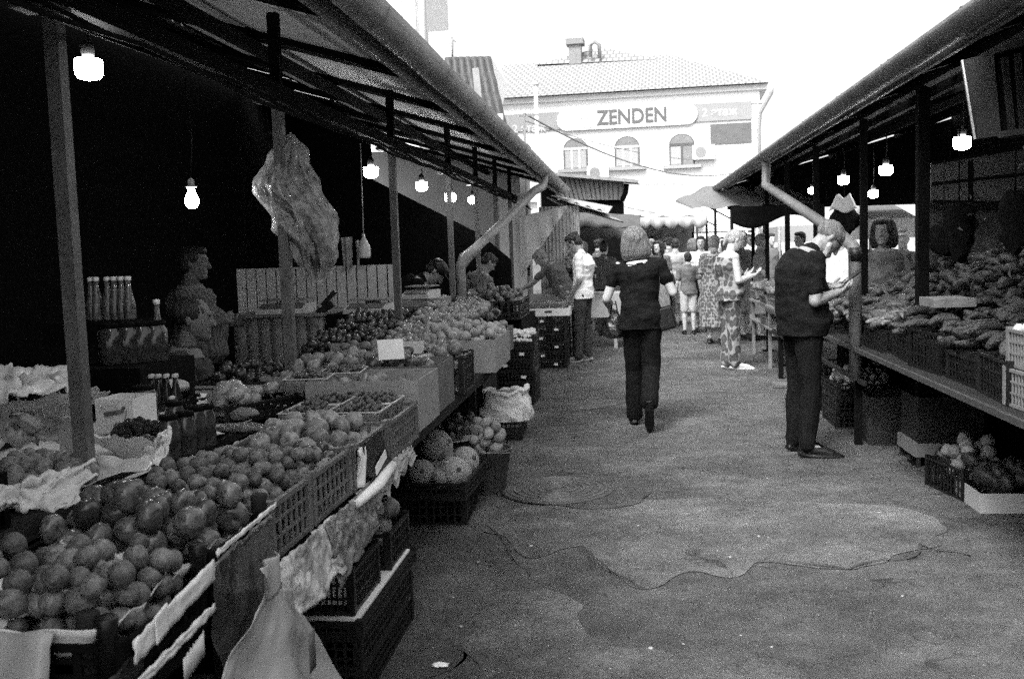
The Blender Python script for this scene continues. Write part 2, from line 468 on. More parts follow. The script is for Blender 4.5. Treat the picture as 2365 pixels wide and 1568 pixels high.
    if legs and not noleg:
        lm, ls = legs; t = MB()
        if ls in ('trousers', 'shorts', 'wide'):
            rs = torso_rings(P, .001, w, fat=fat * .9, low=-.07)[:2]; t.loft(rs, 20)
            for s in 'LR':
                hp, kn, an = V(P['hip' + s]), V(P['knee' + s]), V(P['ank' + s]); q = legw
                if ls == 'shorts': t.limb(hp, kn + (hp - kn).normalized() * .03, .098 * q, .086 * q)
                else:
                    wd = .076 if ls == 'wide' else .066
                    t.limb(hp, kn, .098 * q, .072 * q if ls != 'wide' else .080); t.limb(kn, kn.lerp(an, .97), .072 * q if ls != 'wide' else .080, wd)
        else:                                            # skirt: hem height given by ls
            rs = torso_rings(P, .018, w, fat=fat, low=-.07)[1:3]; pv = V(P['pelvis']); hm_, wd = ls
            mid = (V(P['kneeL']) + V(P['kneeR'])) / 2; bot = V((mid.x, mid.y, hm_))
            t.loft([(bot, V((wd, 0, 0)), V((0, wd * .8, 0))), (pv.lerp(bot, .55), V((wd * .9 + .01, 0, 0)), V((0, wd * .75, 0))), (pv, V((.19 + fat, 0, 0)), V((0, .145 + fat, 0))), (V(P['waist']), V((.165 + fat, 0, 0)), V((0, .125 + fat, 0)))], 24)
        nm = {'trousers': 'trousers', 'wide': 'trousers', 'shorts': 'shorts'}.get(ls, 'skirt') if isinstance(ls, str) else 'skirt'
        part(t, nm, lm, fold=(.014 if near else .009, 9, 5 if nm != 'skirt' else 1.5, seed * 5.3))
    if shoes and not noleg:
        for s in 'LR':
            an, to = V(P['ank' + s]), V(P['toe' + s]); d = (to - an); d.normalize()
            t = MB(); u2 = V((0, 0, 1)) if abs(d.z) < .8 else V((0, 1, 0))
            sd_ = d.cross(u2).normalized(); up = sd_.cross(d).normalized()
            heel = an - d * .045 - up * .045
            tip = to + d * .075 - up * .0
            t.limb(an - d * .01 - up * .02, to, .044, .038, flat=(up, .85)); t.limb(to, tip, .040, .026, flat=(up, .7))
            t.loft([(heel - up * .02, sd_ * .030, up * .02), (heel + d * .08 - up * .02, sd_ * .036, up * .02), (to.lerp(tip, .3) - up * .02, sd_ * .046, up * .016), (tip + d * .01 - up * .006, sd_ * .03, up * .014)], 12)
            part(t, 'shoe', shoes, v=.009)
    return o
# ------------------------------------------------------------------ ground
def ground_mat(name, v, crack=True, seed=0.0):
    m = bpy.data.materials.new(name); m.use_nodes = True
    n, l = m.node_tree.nodes, m.node_tree.links
    b = n['Principled BSDF']; b.inputs['Roughness'].default_value = .82; b.inputs['Specular IOR Level'].default_value = .35
    tc = n.new('ShaderNodeTexCoord'); mp = n.new('ShaderNodeMapping'); mp.inputs['Location'].default_value = (seed, seed * .7, 0)
    l.new(tc.outputs['Object'], mp.inputs[0])
    def nz(sc, det=4, rough=.6):
        t = n.new('ShaderNodeTexNoise'); t.inputs['Scale'].default_value = sc; t.inputs['Detail'].default_value = det; t.inputs['Roughness'].default_value = rough
        l.new(mp.outputs[0], t.inputs['Vector']); return t.outputs['Fac']
    def rng(x, a, c, d, e):
        r = n.new('ShaderNodeMapRange'); r.inputs[1].default_value = a; r.inputs[2].default_value = c; r.inputs[3].default_value = d; r.inputs[4].default_value = e
        l.new(x, r.inputs[0]); return r.outputs[0]
    def mul(x, y):
        q = n.new('ShaderNodeMath'); q.operation = 'MULTIPLY'; l.new(x, q.inputs[0])
        if hasattr(y, 'links'): l.new(y, q.inputs[1])
        else: q.inputs[1].default_value = y
        return q.outputs[0]
    big = rng(nz(.9, 8, .7), .33, .67, .50, 1.42)
    mid = rng(nz(5, 8, .8), .35, .65, .65, 1.35)
    fine = rng(nz(110, 4, .85), .32, .68, .5, 1.5)
    vo = n.new('ShaderNodeTexVoronoi'); vo.inputs['Scale'].default_value = 75; l.new(mp.outputs[0], vo.inputs['Vector'])
    peb = rng(vo.outputs['Distance'], .0, .35, 1.25, .85)
    x = mul(mul(mul(big, mid), fine), peb)
    # oil and dirt stains of their own shape
    st = rng(nz(.42, 8, .75), .50, .68, 1.0, .40); x = mul(x, st)
    # scattered pale grit
    vg = n.new('ShaderNodeTexVoronoi'); vg.inputs['Scale'].default_value = 16; l.new(mp.outputs[0], vg.inputs['Vector'])
    grit = rng(vg.outputs['Distance'], .05, .12, 2.6, 1.0); x = mul(x, grit)
    if crack:
        dn = n.new('ShaderNodeTexNoise'); dn.inputs['Scale'].default_value = 2.2; dn.inputs['Detail'].default_value = 6; l.new(mp.outputs[0], dn.inputs['Vector'])
        mx = n.new('ShaderNodeVectorMath'); mx.operation = 'MULTIPLY_ADD'; l.new(dn.outputs['Color'], mx.inputs[0]); mx.inputs[1].default_value = (.9, .9, 0); l.new(mp.outputs[0], mx.inputs[2])
        vc = n.new('ShaderNodeTexVoronoi'); vc.feature = 'DISTANCE_TO_EDGE'; vc.inputs['Scale'].default_value = .55; l.new(mx.outputs[0], vc.inputs['Vector'])
        mk = rng(nz(.8, 3), .40, .48, 0, 1)
        cr = rng(vc.outputs['Distance'], .001, .007, 0, 1)
        inv = n.new('ShaderNodeMath'); inv.operation = 'MAXIMUM'; l.new(cr, inv.inputs[0]); l.new(mk, inv.inputs[1])
        x = mul(x, rng(inv.outputs[0], 0, 1, .45, 1))
    x = mul(x, v); l.new(x, b.inputs['Base Color'])
    bp = n.new('ShaderNodeBump'); bp.inputs['Strength'].default_value = 1.0; bp.inputs['Distance'].default_value = .02
    hh = n.new('ShaderNodeMath'); hh.operation = 'ADD'; l.new(nz(120, 3, .8), hh.inputs[0]); l.new(nz(7, 5, .7), hh.inputs[1])
    l.new(hh.outputs[0], bp.inputs['Height']); l.new(bp.outputs[0], b.inputs['Normal'])
    return m
M_asph = ground_mat('asphalt', .138)
M_patch = ground_mat('patch_asphalt', .20, True, 9.0)
M_patch2 = ground_mat('worn_asphalt', .115, False, 4.0)
g = MB(); g.grid(lambda a, b: (-300 + 600 * a, -100 + 700 * b, 0), 6, 6, smooth=False)
struct(g, 'ground', M_asph)
def patch(pts, z, m, seed):
    """an irregular slab of newer asphalt: a sheet with a ragged edge"""
    P = [PZ(u, v, 0) for u, v in pts]; out = []
    for i in range(len(P)):
        a, b, c, d = P[i - 1], P[i], P[(i + 1) % len(P)], P[(i + 2) % len(P)]
        for k in range(8):
            t = k / 8
            q = .5 * ((2 * b) + (c - a) * t + (2 * a - 5 * b + 4 * c - d) * t * t + (3 * b - a - 3 * c + d) * t ** 3)
            out.append(V((q.x + .05 * noise.noise(V((q.x * 6, q.y * 6, seed))), q.y + .06 * noise.noise(V((q.x * 6, q.y * 6, seed + 9))), z)))
    mb = MB(); mb.add(out, [tuple(range(len(out)))])
    me = mb.mesh('ground_patch', m); bm = bmesh.new(); bm.from_mesh(me); bmesh.ops.triangulate(bm, faces=bm.faces)
    for f in bm.faces:
        if f.normal.z < 0: f.normal_flip()
    bm.to_mesh(me); bm.free()
    o = bpy.data.objects.new('ground_patch', me); col.objects.link(o); o['kind'] = 'structure'
patch([(1110, 1215), (1200, 1175), (1400, 1160), (1620, 1152), (1860, 1160), (2040, 1168), (2120, 1185), (2178, 1215), (2155, 1262), (2060, 1290), (1960, 1318), (1850, 1308), (1760, 1296), (1690, 1330), (1590, 1318), (1500, 1362), (1440, 1340), (1370, 1285), (1340, 1262), (1230, 1290), (1170, 1245)], .004, M_patch, 1)
patch([(1060, 1600), (1095, 1460), (1160, 1400), (1240, 1362), (1330, 1400), (1360, 1470), (1480, 1500), (1620, 1520), (1760, 1505), (1850, 1545), (1800, 1640), (1400, 1700)], .004, M_patch, 3)
patch([(1180, 1148), (1300, 1172), (1460, 1168), (1500, 1140), (1420, 1128), (1380, 1150), (1260, 1165)], .008, M_patch2, 5)
patch([(860, 1480), (900, 1380), (960, 1390), (1010, 1450), (1060, 1480), (1070, 1530), (1000, 1560), (880, 1580)], .004, M_patch2, 7)
patch([(1180, 905), (1290, 880), (1420, 890), (1440, 930), (1300, 950), (1200, 940)], .004, M_patch2, 13)

# cracks that run along the patch edges, as thin tarred seams
def seam(pts, w, seed):
    P = [PZ(u, v, 0) for u, v in pts]; L = []
    for i in range(len(P) - 1):
        for k in range(10):
            q = P[i].lerp(P[i + 1], k / 10); L.append(q + V((noise.noise(q * 5 + V((seed, 0, 0))), noise.noise(q * 5 + V((0, seed, 0))), 0)) * .05)
    vs = []; fs = []
    for i, q in enumerate(L):
        t = (L[min(i + 1, len(L) - 1)] - L[max(i - 1, 0)]).normalized(); s = V((-t.y, t.x, 0)) * w * (.4 + .9 * abs(noise.noise(q * 9))) * min(1, i / 4, (len(L) - i) / 4)
        vs += [V((q.x, q.y, .012)) + s, V((q.x, q.y, .012)) - s]
    for i in range(len(L) - 1): fs.append((2 * i, 2 * i + 1, 2 * i + 3, 2 * i + 2))
    mb = MB(); mb.add(vs, fs); o = struct(mb, 'ground_crack', M_crack)
M_crack = mat('tar_seam', .04, .9, 30, .4, .3, 80)
seam([(1810, 1300), (1960, 1318), (2080, 1290), (2130, 1262), (2200, 1275), (2240, 1290)], .009, 1)
seam([(1110, 1210), (1165, 1245), (1190, 1300), (1230, 1350)], .006, 2)
seam([(1340, 1262), (1400, 1310), (1460, 1350), (1520, 1378)], .005, 3)
seam([(1060, 1490), (1110, 1540), (1140, 1600)], .008, 5)

# manhole cover with concentric ribs
mc = PZ(1287, 1134, 0)
mh = thing('manhole_cover', 'round iron manhole cover with concentric ribs in the asphalt near the bucket', 'manhole cover', (mc.x, mc.y, .002))
M_iron = mat('cast_iron', .055, .6, 20, .35, .3, 80)
rg = MB(); rg.lathe([(.34, 0.0), (.355, .002), (.355, .012), (.335, .014)], (mc.x, mc.y, .002), 48); rg.build('cover_plate', M_iron, mh)
rb = MB()
for r_ in (.07, .12, .17, .22, .27, .315):
    n_ = 48; vs = []
    for k in range(n_):
        a = 2 * math.pi * k / n_
        for q, z in ((-.009, .016), (-.005, .024), (.005, .024), (.009, .016)): vs.append((mc.x + (r_ + q) * math.cos(a), mc.y + (r_ + q) * math.sin(a), z))
    rb.add(vs, [(k * 4 + j, k * 4 + j + 1, ((k + 1) % n_) * 4 + j + 1, ((k + 1) % n_) * 4 + j) for k in range(n_) for j in range(3)])
rb.build('rib_rings', mat('worn_iron', .085, .5, 20, .3, .2, 80), mh)

# ------------------------------------------------------------------ left canopy
LX = -1.7
can = thing('market_canopy', 'long sloping market canopy on steel posts over the left stalls', 'canopy', (LX, 1.0, 0))
def roof_z(x): return 2.56 + .30 * (-1.1 - x)
def roof_sheets(xa, xb, zf, y0, y1, step, holes, sgn, name_parent, seed):
    """corrugated sheets with a few slits between them that let the sky through"""
    r2 = random.Random(seed); mb = MB(); n = int((y1 - y0) / step); cols_ = 5
    for i in range(n):
        ya, yb = y0 + i * step, y0 + (i + 1) * step
        for j in range(cols_):
            a = xa + (xb - xa) * j / cols_; b = xa + (xb - xa) * (j + 1) / cols_
            cut = 0.0
            if (i, j) in holes: cut = holes[(i, j)]
            x0, x1 = a, b - (b - a) * 0
            zz = .006 * ((i + j) % 2)
            def fn(p, q, a=a, b=b, ya=ya, yb=yb, cut=cut, zz=zz):
                x = a + (b - a) * p; y = ya + (yb - ya) * q
                wv = .012 * math.sin((y) * 2 * math.pi / .16)
                if cut and p < .5: x = a + (b - a) * (cut + (0.5 - cut) * p * 2) if p < .5 else x
                return (x, y, zf(x) + wv + zz + .05)
            mb.grid(fn, 2, 8, th=.004, smooth=True)
    mb.build('roof_sheet', M_roofu, name_parent)
holesL = {(6, 1): .12, (8, 1): .1, (9, 2): .14, (11, 1): .12, (12, 2): .1, (13, 1): .15, (15, 1): .12, (16, 2): .1, (3, 1): .04, (18, 1): .1, (20, 2): .12}
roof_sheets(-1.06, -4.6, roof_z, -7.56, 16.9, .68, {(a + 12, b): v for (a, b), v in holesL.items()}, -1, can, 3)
M_soffit = mat('soffit_board', .75, .8, 3, .15, .1, 20)
sf = MB()
for i in range(15):                               # soffit boards between the rafters near the eave
    y = -7.2 + i * 1.65
    sf.prism([(-1.14, y + .10, roof_z(-1.14) + .005), (-2.9, y + .10, roof_z(-2.9) + .005), (-2.9, y + 1.54, roof_z(-2.9) + .005), (-1.14, y + 1.54, roof_z(-1.14) + .005)], (0, 0, .008))
sf.build('soffit', M_soffit, can)
for i in range(15):
    y = -7.2 + i * 1.65
    b = MB(); b.bar((-1.22, y, roof_z(-1.22) - .01), (-4.5, y, roof_z(-4.5) - .01), .22, .05); b.build('rafter', M_dark, can)
for x in (-2.2, -3.1, -4.0):
    b = MB(); b.bar((x, -7.5, roof_z(x) - .10), (x, 16.8, roof_z(x) - .10), .05, .07); b.build('purlin', M_dark, can)
b = MB(); b.bar((-1.135, -7.5, 2.50), (-1.135, 16.9, 2.50), .02, .13); b.build('fascia', M_paintg, can)
gt = MB()                                         # half-round gutter
def gut(xc, zc, r, sgn):
    def fn(a, q):
        t = math.pi + math.pi * a
        y = -7.5 + q * 24.5
        wob = .006 * noise.noise(V((y * .8, xc, 0)))
        if a < .03: return (xc - r - .012, y, zc + .01 + wob)
        if a > .97: return (xc + r + .012, y, zc + .012 + wob)
        return (xc + r * math.cos(t), y, zc + r * math.sin(t) + wob)
    return fn
M_gut = mat('gutter_zinc', .24, .55, 5, .35, .2, 12, metal=.2, stretch=(1, .3, 1))
gt.grid(gut(-1.03, 2.53, .075, 1), 14, 90, th=.003); gt.build('gutter', M_gut, can)
gb = MB()
for i in range(12):
    y = 1.3 + i * 1.4
    gb.tube([(-1.11, y, 2.54), (-1.10, y, 2.48), (-1.03, y, 2.45), (-.96, y, 2.48), (-.945, y, 2.54)], .006, 6)
gb.build('gutter_bracket', M_metal, can)
post_y = [2.89, 4.83, 7.23, 9.56, 11.31, 13.0, 14.6]
for y in [-5.0, -2.6, -.2] + post_y:
    b = MB(); w_ = .046 if y < 3 else .05
    b.box((LX, y, 1.16), (w_, w_, 2.32)); b.box((LX, y, .006), (.14, .14, .012)); b.box((LX - .04, y, 2.30), (.14, .10, .02))
    b.build('post', M_post, can)
    b = MB(); b.bar((LX, y, 2.36), (LX, y, roof_z(LX) - .02), .05, .05); b.build('strut', M_dark, can)
b = MB(); b.box((LX, 4.6, 2.335), (.08, 24.4, .07)); b.box((LX - .12, 4.6, 2.36), (.03, 24.4, .05)); b.build('beam', M_dark, can)
for k in range(3):                                # cables clipped under the beam
    b = MB(); pts = []
    for i in range(60):
        y = .8 + i * .27; pts.append((LX + .06 + .03 * k, y, 2.285 - .02 * k - .035 * abs(math.sin(y * 1.3 + k)) + .012 * noise.noise(V((y * 2, k, 0)))))
    b.tube(pts, .009, 6); b.build('cable', mat('cable_rubber', .01, .95, spec=.05), can)
# downpipe of the left gutter
dp = MB()
pA = PY(1252, 430, 12.6); pB = PY(1070, 600, 10.3)
pt = [V((-1.03, 12.7, 2.47)), V((-1.04, 12.7, 2.38)), pA + V((-.0, 0, -.01))]
for t in (.12, .5, .88): pt.append(pA.lerp(pB, t) + V((0, 0, .03 if t < .5 else 0)))
pt += [pB + V((0, 0, .02)), pB + V((-.03, -.02, -.07)), pB + V((-.03, -.02, -.2)), V((pB.x - .03, pB.y - .02, .5))]
dp.tube(pt, .052, 14); dp.build('downpipe', M_gut, can)
b = MB()
for q in range(6):
    c = pt[2].lerp(pt[3], .15 * q); b.ell(c, .056, n=10, m=6)
for q in range(6):
    c = pt[5].lerp(pt[7], .17 * q); b.ell(c, .056, n=10, m=6)
b.build('pipe_elbow', M_gut, can)

# ------------------------------------------------------------------ right canopy
RX = 1.95
canr = thing('market_canopy', 'dark corrugated canopy with a curved drainpipe over the right stalls', 'canopy', (RX, 3, 0))
def roofr_z(x): return 2.50 + .27 * (x - 1.55)
holesR = {(2, 1): .2, (4, 0): .26, (5, 1): .2, (6, 0): .2, (7, 1): .24, (8, 0): .18, (9, 1): .2, (11, 0): .2, (12, 1): .18, (10, 2): .15, (14, 0): .18, (3, 2): .2}
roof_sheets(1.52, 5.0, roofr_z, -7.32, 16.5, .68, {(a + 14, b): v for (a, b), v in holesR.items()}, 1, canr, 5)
for i in range(22):
    y = -7.0 + i * 1.1
    b = MB(); b.bar((1.56, y, roofr_z(1.56) - .02), (4.9, y, roofr_z(4.9) - .02), .06, .09); b.build('rafter', M_dark, canr)
for x in (2.3, 3.2, 4.2):
    b = MB(); b.bar((x, -7.2, roofr_z(x) - .10), (x, 16.4, roofr_z(x) - .10), .05, .07); b.build('purlin', M_dark, canr)
b = MB(); b.bar((1.56, -7.3, 2.46), (1.56, 16.5, 2.46), .02, .14); b.build('fascia', M_paintg, canr)
gt = MB()
def gutr(a, q):
    t = math.pi + math.pi * a; y = -7.3 + q * 23.9
    return (1.46 + .075 * math.cos(t), y, 2.46 + .07 * math.sin(t))
M_gutd = mat('old_gutter', .12, .5, 5, .4, .2, 12, metal=.3)
gt.grid(gutr, 12, 50, th=.003); gt.build('gutter', M_gutd, canr)
for y, w_ in ((3.6, .07), (5.0, .0), (6.94, .072), (8.6, .055), (10.7, .055), (12.6, .055), (14.4, .05), (16.0, .05)):
    if not w_: continue
    b = MB(); b.box((RX, y, 1.25), (w_, w_, 2.5)); b.box((RX, y, .006), (.15, .15, .012)); b.build('post', M_dark, canr)
for y, w_ in ((9.2, .05), (12.2, .05), (15.0, .05)):
    b = MB(); b.box((4.3, y, 1.5), (w_, w_, 3.0)); b.build('rear_post', M_dark, canr)
b = MB(); b.box((RX, 9.4, 2.53), (.07, 14.2, .06)); b.build('beam', M_dark, canr)
dp = MB(); pA = PY(1768, 428, 10.9); pB = PY(1966, 560, 7.52)
pt = [V((1.47, 10.96, 2.42)), V((1.48, 10.93, 2.34)), pA, pA.lerp(pB, .08), pA.lerp(pB, .5), pA.lerp(pB, .93), pB + V((.012, 0, -.03)), pB + V((.02, -.02, -.09)), V((pB.x + .025, pB.y - .02, .50))]
dp.tube(pt, .045, 14); dp.build('downpipe', mat('dull_zinc', .13, .6, 5, .35, .2, 12, metal=.1, stretch=(1, .3, 1)), canr)
b = MB(); b.tube([V((pB.x + .024, pB.y - .02, 1.47)), V((pB.x + .024, pB.y - .02, 1.37))], .049, 14); b.build('pipe_collar', M_black, canr)

b = MB(); b.prism([(1.6, 16.42, 2.08), (5.2, 16.42, 2.05), (5.2, 16.42, 3.4), (1.6, 16.42, 2.45)], (0, .02, 0)); b.build('end_panel', M_dark, canr)
b = MB(); b.box((5.05, 12.2, 2.8), (.03, 8.4, 1.3)); b.build('rear_fascia', M_dark, canr)
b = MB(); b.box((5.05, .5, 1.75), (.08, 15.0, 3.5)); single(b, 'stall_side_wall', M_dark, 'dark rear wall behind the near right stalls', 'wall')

# ------------------------------------------------------------------ lamps
def led_lamp(p, s, label):
    t = thing('hanging_lamp', label, 'lamp', p, group='lit bulbs hanging under the canopies')
    x, y, z = p; b = MB()
    b.lathe([(.028 * s, .040 * s), (.056 * s, .036 * s), (.058 * s, .02 * s), (.058 * s, -.025 * s), (.046 * s, -.042 * s), (.02 * s, -.05 * s)], p, 20); b.build('bulb', M_bulb, t)
    b = MB(); b.lathe([(.022 * s, .045 * s), (.028 * s, .06 * s), (.028 * s, .10 * s), (.018 * s, .115 * s), (.006, .12 * s)], p, 12); b.build('socket', M_black, t)
    zt = 2.3 if x < 0 else 2.5
    b = MB(); b.tube([(x, y, z + .11 * s), (x + .01, y, (z + .11 * s + zt) / 2), (x, y, max(zt, z + .13 * s))], .005, 6); b.build('cord', M_black, t)
led_lamp(PX(205, 158, -1.80), .78, 'bright wide bulb nearest the camera beside the front left post')
led_lamp(PX(857, 397, -1.86), .9, 'lit drum bulb just left of the third post from the camera')
led_lamp(PX(974, 430, -1.86), .9, 'lit drum bulb hanging between the third and fourth left posts')
led_lamp(PX(1040, 456, -1.84), 1.0, 'lit bulb half hidden by the fourth left post')
led_lamp(PX(1092, 462, -1.80), .9, 'farthest small lit bulb under the left canopy')
led_lamp(PX(2222, 330, 2.35), 1.0, 'rightmost lit bulb below the hanging lattice frame')
led_lamp(PX(2046, 393, 2.35), 1.0, 'large lit bulb above the bending man at right')
led_lamp(PX(1948, 416, 2.3), 1.0, 'lit bulb over the curved drainpipe on the right')
led_lamp(PX(2017, 448, 2.6), .85, 'small round lit bulb lowest of the right group')
led_lamp(PX(1876, 440, 2.25), .8, 'tiny far lit bulb left of the drainpipe bend at right')
led_lamp(PX(1296, 550, -1.35), .6, 'pale bulb hanging in front of the corrugated wall')
p = PX(443, 458, -2.15)
t = thing('filament_bulb', 'bare clear filament bulb glowing on a cord inside the dark left stall', 'lamp', p)
b = MB(); b.lathe([(.004, -.052), (.022, -.046), (.032, -.026), (.033, -.008), (.024, .018), (.015, .038), (.014, .05)], p, 18); b.build('glass_bulb', mat('filament_glass', .9, .3, emit=45), t)
b = MB(); b.lathe([(.016, .05), (.03, .054), (.03, .058), (.016, .062), (.016, .09), (.004, .10)], p, 14); b.build('socket', M_whitepl, t)
b = MB(); b.tube([p + V((0, 0, .1)), p + V((.01, .02, .3)), p + V((.0, .0, .62))], .004, 6); b.build('cord', M_black, t)

# ------------------------------------------------------------------ back walls of the stalls
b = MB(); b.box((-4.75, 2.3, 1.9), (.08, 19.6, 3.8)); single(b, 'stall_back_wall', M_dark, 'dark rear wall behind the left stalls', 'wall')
b = MB()
q_ = [PY(u, v, 12.0) for u, v in ((860, 415), (1107, 540), (1180, 600))]
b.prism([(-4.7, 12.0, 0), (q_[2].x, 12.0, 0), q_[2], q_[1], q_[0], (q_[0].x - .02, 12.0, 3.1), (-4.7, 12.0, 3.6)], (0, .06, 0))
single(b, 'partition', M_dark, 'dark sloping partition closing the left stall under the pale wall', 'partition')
b = MB(); b.box((-3.4, 16.0, 1.6), (3.4, .12, 3.2)); single(b, 'plaster_wall', mat('grey_plaster', .33, .85, 3, .1, .1, 20), 'pale plaster wall seen beyond the far end of the left stalls', 'wall')
# white slatted wainscot
P0, P1 = PY(545, 622, 8.6), PY(918, 618, 8.6)
wt = thing('slatted_board', 'white slatted board standing behind the scales in the left stall', 'board', ((P0.x + P1.x) / 2, 8.6, .55))
b = MB(); n_ = 16; W = (P1.x - P0.x) / n_
for i in range(n_): b.box((P0.x + W * (i + .5), 8.6, (P0.z + .6) / 2), (W - .012, .02, P0.z - .6))
b.build('slats', M_whitepl, wt); b = MB(); b.box(((P0.x + P1.x) / 2, 8.62, (P0.z + .6) / 2), (P1.x - P0.x, .015, P0.z - .62)); b.build('backing', M_dark, wt)

# pale wall with translucent sheet near the far end of the left row
b = MB(); b.box((-1.75, 15.3, 1.2), (.4, .08, 2.4)); single(b, 'whitewashed_wall', mat('white_panel_paint', .6, .7, 4, .12, .1, 20), 'tall white panel beside the corrugated wall at the far left stalls', 'panel')
b = MB(); b.grid(lambda a, c: (-1.35 + .03 * math.sin(a * 60), 13.0 + a * 3.6, .2 + c * 2.2), 60, 1, th=.004, smooth=False)
P_ = [PY(1245, 480, 15.6), PY(1330, 470, 15.6)]
b = MB(); b.grid(lambda a, c: (P_[0].x + a * (P_[1].x - P_[0].x + .05), 15.6 + .025 * math.sin(a * 70), .1 + c * 2.1), 70, 1, th=.004, smooth=False)
single(b, 'corrugated_wall', mat('grey_corrugated', .42, .6, 6, .2, .1, 30), 'grey corrugated wall at the end of the left row', 'wall')
b = MB(); A_, B_, C_ = PY(1200, 500, 15.1), PY(1310, 475, 14.9), PY(1205, 640, 15.1)
def cur(a, c):
    q = A_.lerp(B_, a); lo = C_.lerp(B_ + V((-.02, 0, -.06)), a ** .8 if a > 0 else 0)
    r_ = q.lerp(lo, c); return r_ + V((0, .05 * math.sin(a * 22) * c, 0))
b.grid(cur, 30, 16, th=.002)
single(b, 'plastic_curtain', mat('milky_plastic', .65, .4, 5, .1, .1, 15, trans=.25), 'milky plastic sheet swept aside at the end of the left canopy', 'curtain')

# ------------------------------------------------------------------ background buildings
BY = 52.0; BR = R(-3)
def bp(u, v, dy=0.0):
    """a point on the facade plane, which is turned a little about its left end"""
    d = _ray(u, v); n_ = V((math.sin(BR), -math.cos(BR), 0)); o_ = V((-8, BY + dy, 0))
    return CAM + d * ((o_ - CAM).dot(n_) / d.dot(n_))
E_ = bp(1770, 215); W_ = bp(1130, 248)
eave = (E_.z + bp(1200, 222).z) / 2
fx = V((math.cos(BR), math.sin(BR), 0)); fn_ = V((math.sin(BR), -math.cos(BR), 0))
bo = bp(1500, 560); bo.z = 0
zb = thing('shop_building', 'pale two storey building with tiled hip roof and arched windows closing the street', 'building', bo, BR)
def loc(u, v): q = bp(u, v) - bo; return q.dot(fx), q.z
def wp(x, z, out=0.0): return bo + fx * x + fn_ * out + V((0, 0, z))
xr, _z = loc(1755, 300); xl = xr - 24.0
def fbox(mb, x0, x1, z0, z1, o0, o1):
    vs = [wp(x, z, o) for o in (o0, o1) for z in (z0, z1) for x in (x0, x1)]
    mb.add(vs, [(0, 1, 3, 2), (4, 6, 7, 5), (0, 4, 5, 1), (2, 3, 7, 6), (0, 2, 6, 4), (1, 5, 7, 3)])
b = MB(); fbox(b, xl, xr, 0, eave, -12, 0); b.build('wall', M_wall, zb)
b = MB(); fbox(b, xl - .3, xr + .35, eave - .12, eave + .15, -12.3, .16); fbox(b, xl - .1, xr + .15, eave - .75, eave - .65, -.5, .06); fbox(b, xl - .1, xr + .1, 4.05, 4.25, -.5, .2); b.build('cornice', mat('cornice_paint', .85, .8, 4, .08), zb)
# tiled hip roof
def roof_tile_mat():
    m = bpy.data.materials.new('roof_tiles'); m.use_nodes = True; n, l = m.node_tree.nodes, m.node_tree.links; b_ = n['Principled BSDF']; b_.inputs['Roughness'].default_value = .8
    tc = n.new('ShaderNodeTexCoord'); w1 = n.new('ShaderNodeTexBrick'); mp = n.new('ShaderNodeMapping'); l.new(tc.outputs['UV'], w1.inputs['Vector'])
    w1.inputs['Scale'].default_value = 1; w1.inputs['Brick Width'].default_value = .34; w1.inputs['Row Height'].default_value = .40; w1.inputs['Mortar Size'].default_value = .05
    w1.inputs['Color1'].default_value = (.31, .31, .31, 1); w1.inputs['Color2'].default_value = (.26, .26, .26, 1); w1.inputs['Mortar'].default_value = (.15, .15, .15, 1)
    l.new(w1.outputs[0], b_.inputs['Base Color']); return m
M_tile = roof_tile_mat()
rid_l = bp(1150, 150, 6); 
def rl(u, v, dep): d = _ray(u, v); o_ = bo - fn_ * dep; return CAM + d * ((o_ - CAM).dot(fn_) / d.dot(fn_))
e0 = wp(xl - .3, eave + .15, .5); e1 = wp(xr + .4, eave + .15, .5)
r1 = rl(1545, 127, 6); r0 = r1 - fx * 26; r0.z = rl(1150, 150, 6).z + .0
back0 = e0 - fn_ * 13; back1 = e1 - fn_ * 13
def uvquad(pts, name):
    me = bpy.data.meshes.new(name); me.from_pydata([tuple(mw(zb).inverted() @ p) for p in pts], [], [tuple(range(len(pts)))]); uv = me.uv_layers.new()
    ex = (pts[1] - pts[0]).normalized(); nn = ex.cross(pts[-1] - pts[0]).normalized(); ey = nn.cross(ex)
    for i, p in enumerate(pts): uv.data[i].uv = ((p - pts[0]).dot(ex), (p - pts[0]).dot(ey))
    me.materials.append(M_tile); o = bpy.data.objects.new(name, me); col.objects.link(o); o.parent = zb
uvquad([e0, e1, r1, r0], 'roof_slope'); uvquad([e1, back1, r1], 'roof_slope'); uvquad([back1, back0, r0, r1], 'roof_slope')
g0, g1, gp = rl(1270, 146, 4.9), rl(1470, 132, 4.9), rl(1385, 112, 4.9)
gA, gB = rl(1230, 150, 4.5), rl(1500, 150, 4.5)
g0, g1, gp = rl(1240, 150, 5.2), rl(1520, 137, 5.2), rl(1385, 110, 6.5)
uvquad([g0, g1, gp], 'roof_gable'); gk = gp - fn_ * 6
uvquad([g0, gp, gk, g0 - fn_ * 3], 'roof_gable'); uvquad([gp, g1, g1 - fn_ * 3, gk], 'roof_gable')
b = MB(); q0, q1 = rl(1312, 135, 5.5), rl(1346, 98, 5.5); c = (q0 + q1) / 2; hh = q1.z - q0.z; ww = (q1 - q0).dot(fx)
b.box((c.x, c.y, c.z - .2), (ww * .8, ww * .8, hh + .4), BR); b.box((c.x, c.y, q1.z), (ww * 1.15, ww * 1.15, .3), BR); b.build('chimney', mat('old_brick', .22, .85, 8, .2), zb)
q0 = rl(1374, 118, 5.2); b = MB(); b.tube([q0 + V((-.25, 0, -.3)), q0 + V((-.25, 0, .3)), q0 + V((0, 0, .5)), q0 + V((.25, 0, .3)), q0 + V((.25, 0, -.4))], .1, 8); b.build('vent_cowl', M_paintg, zb)
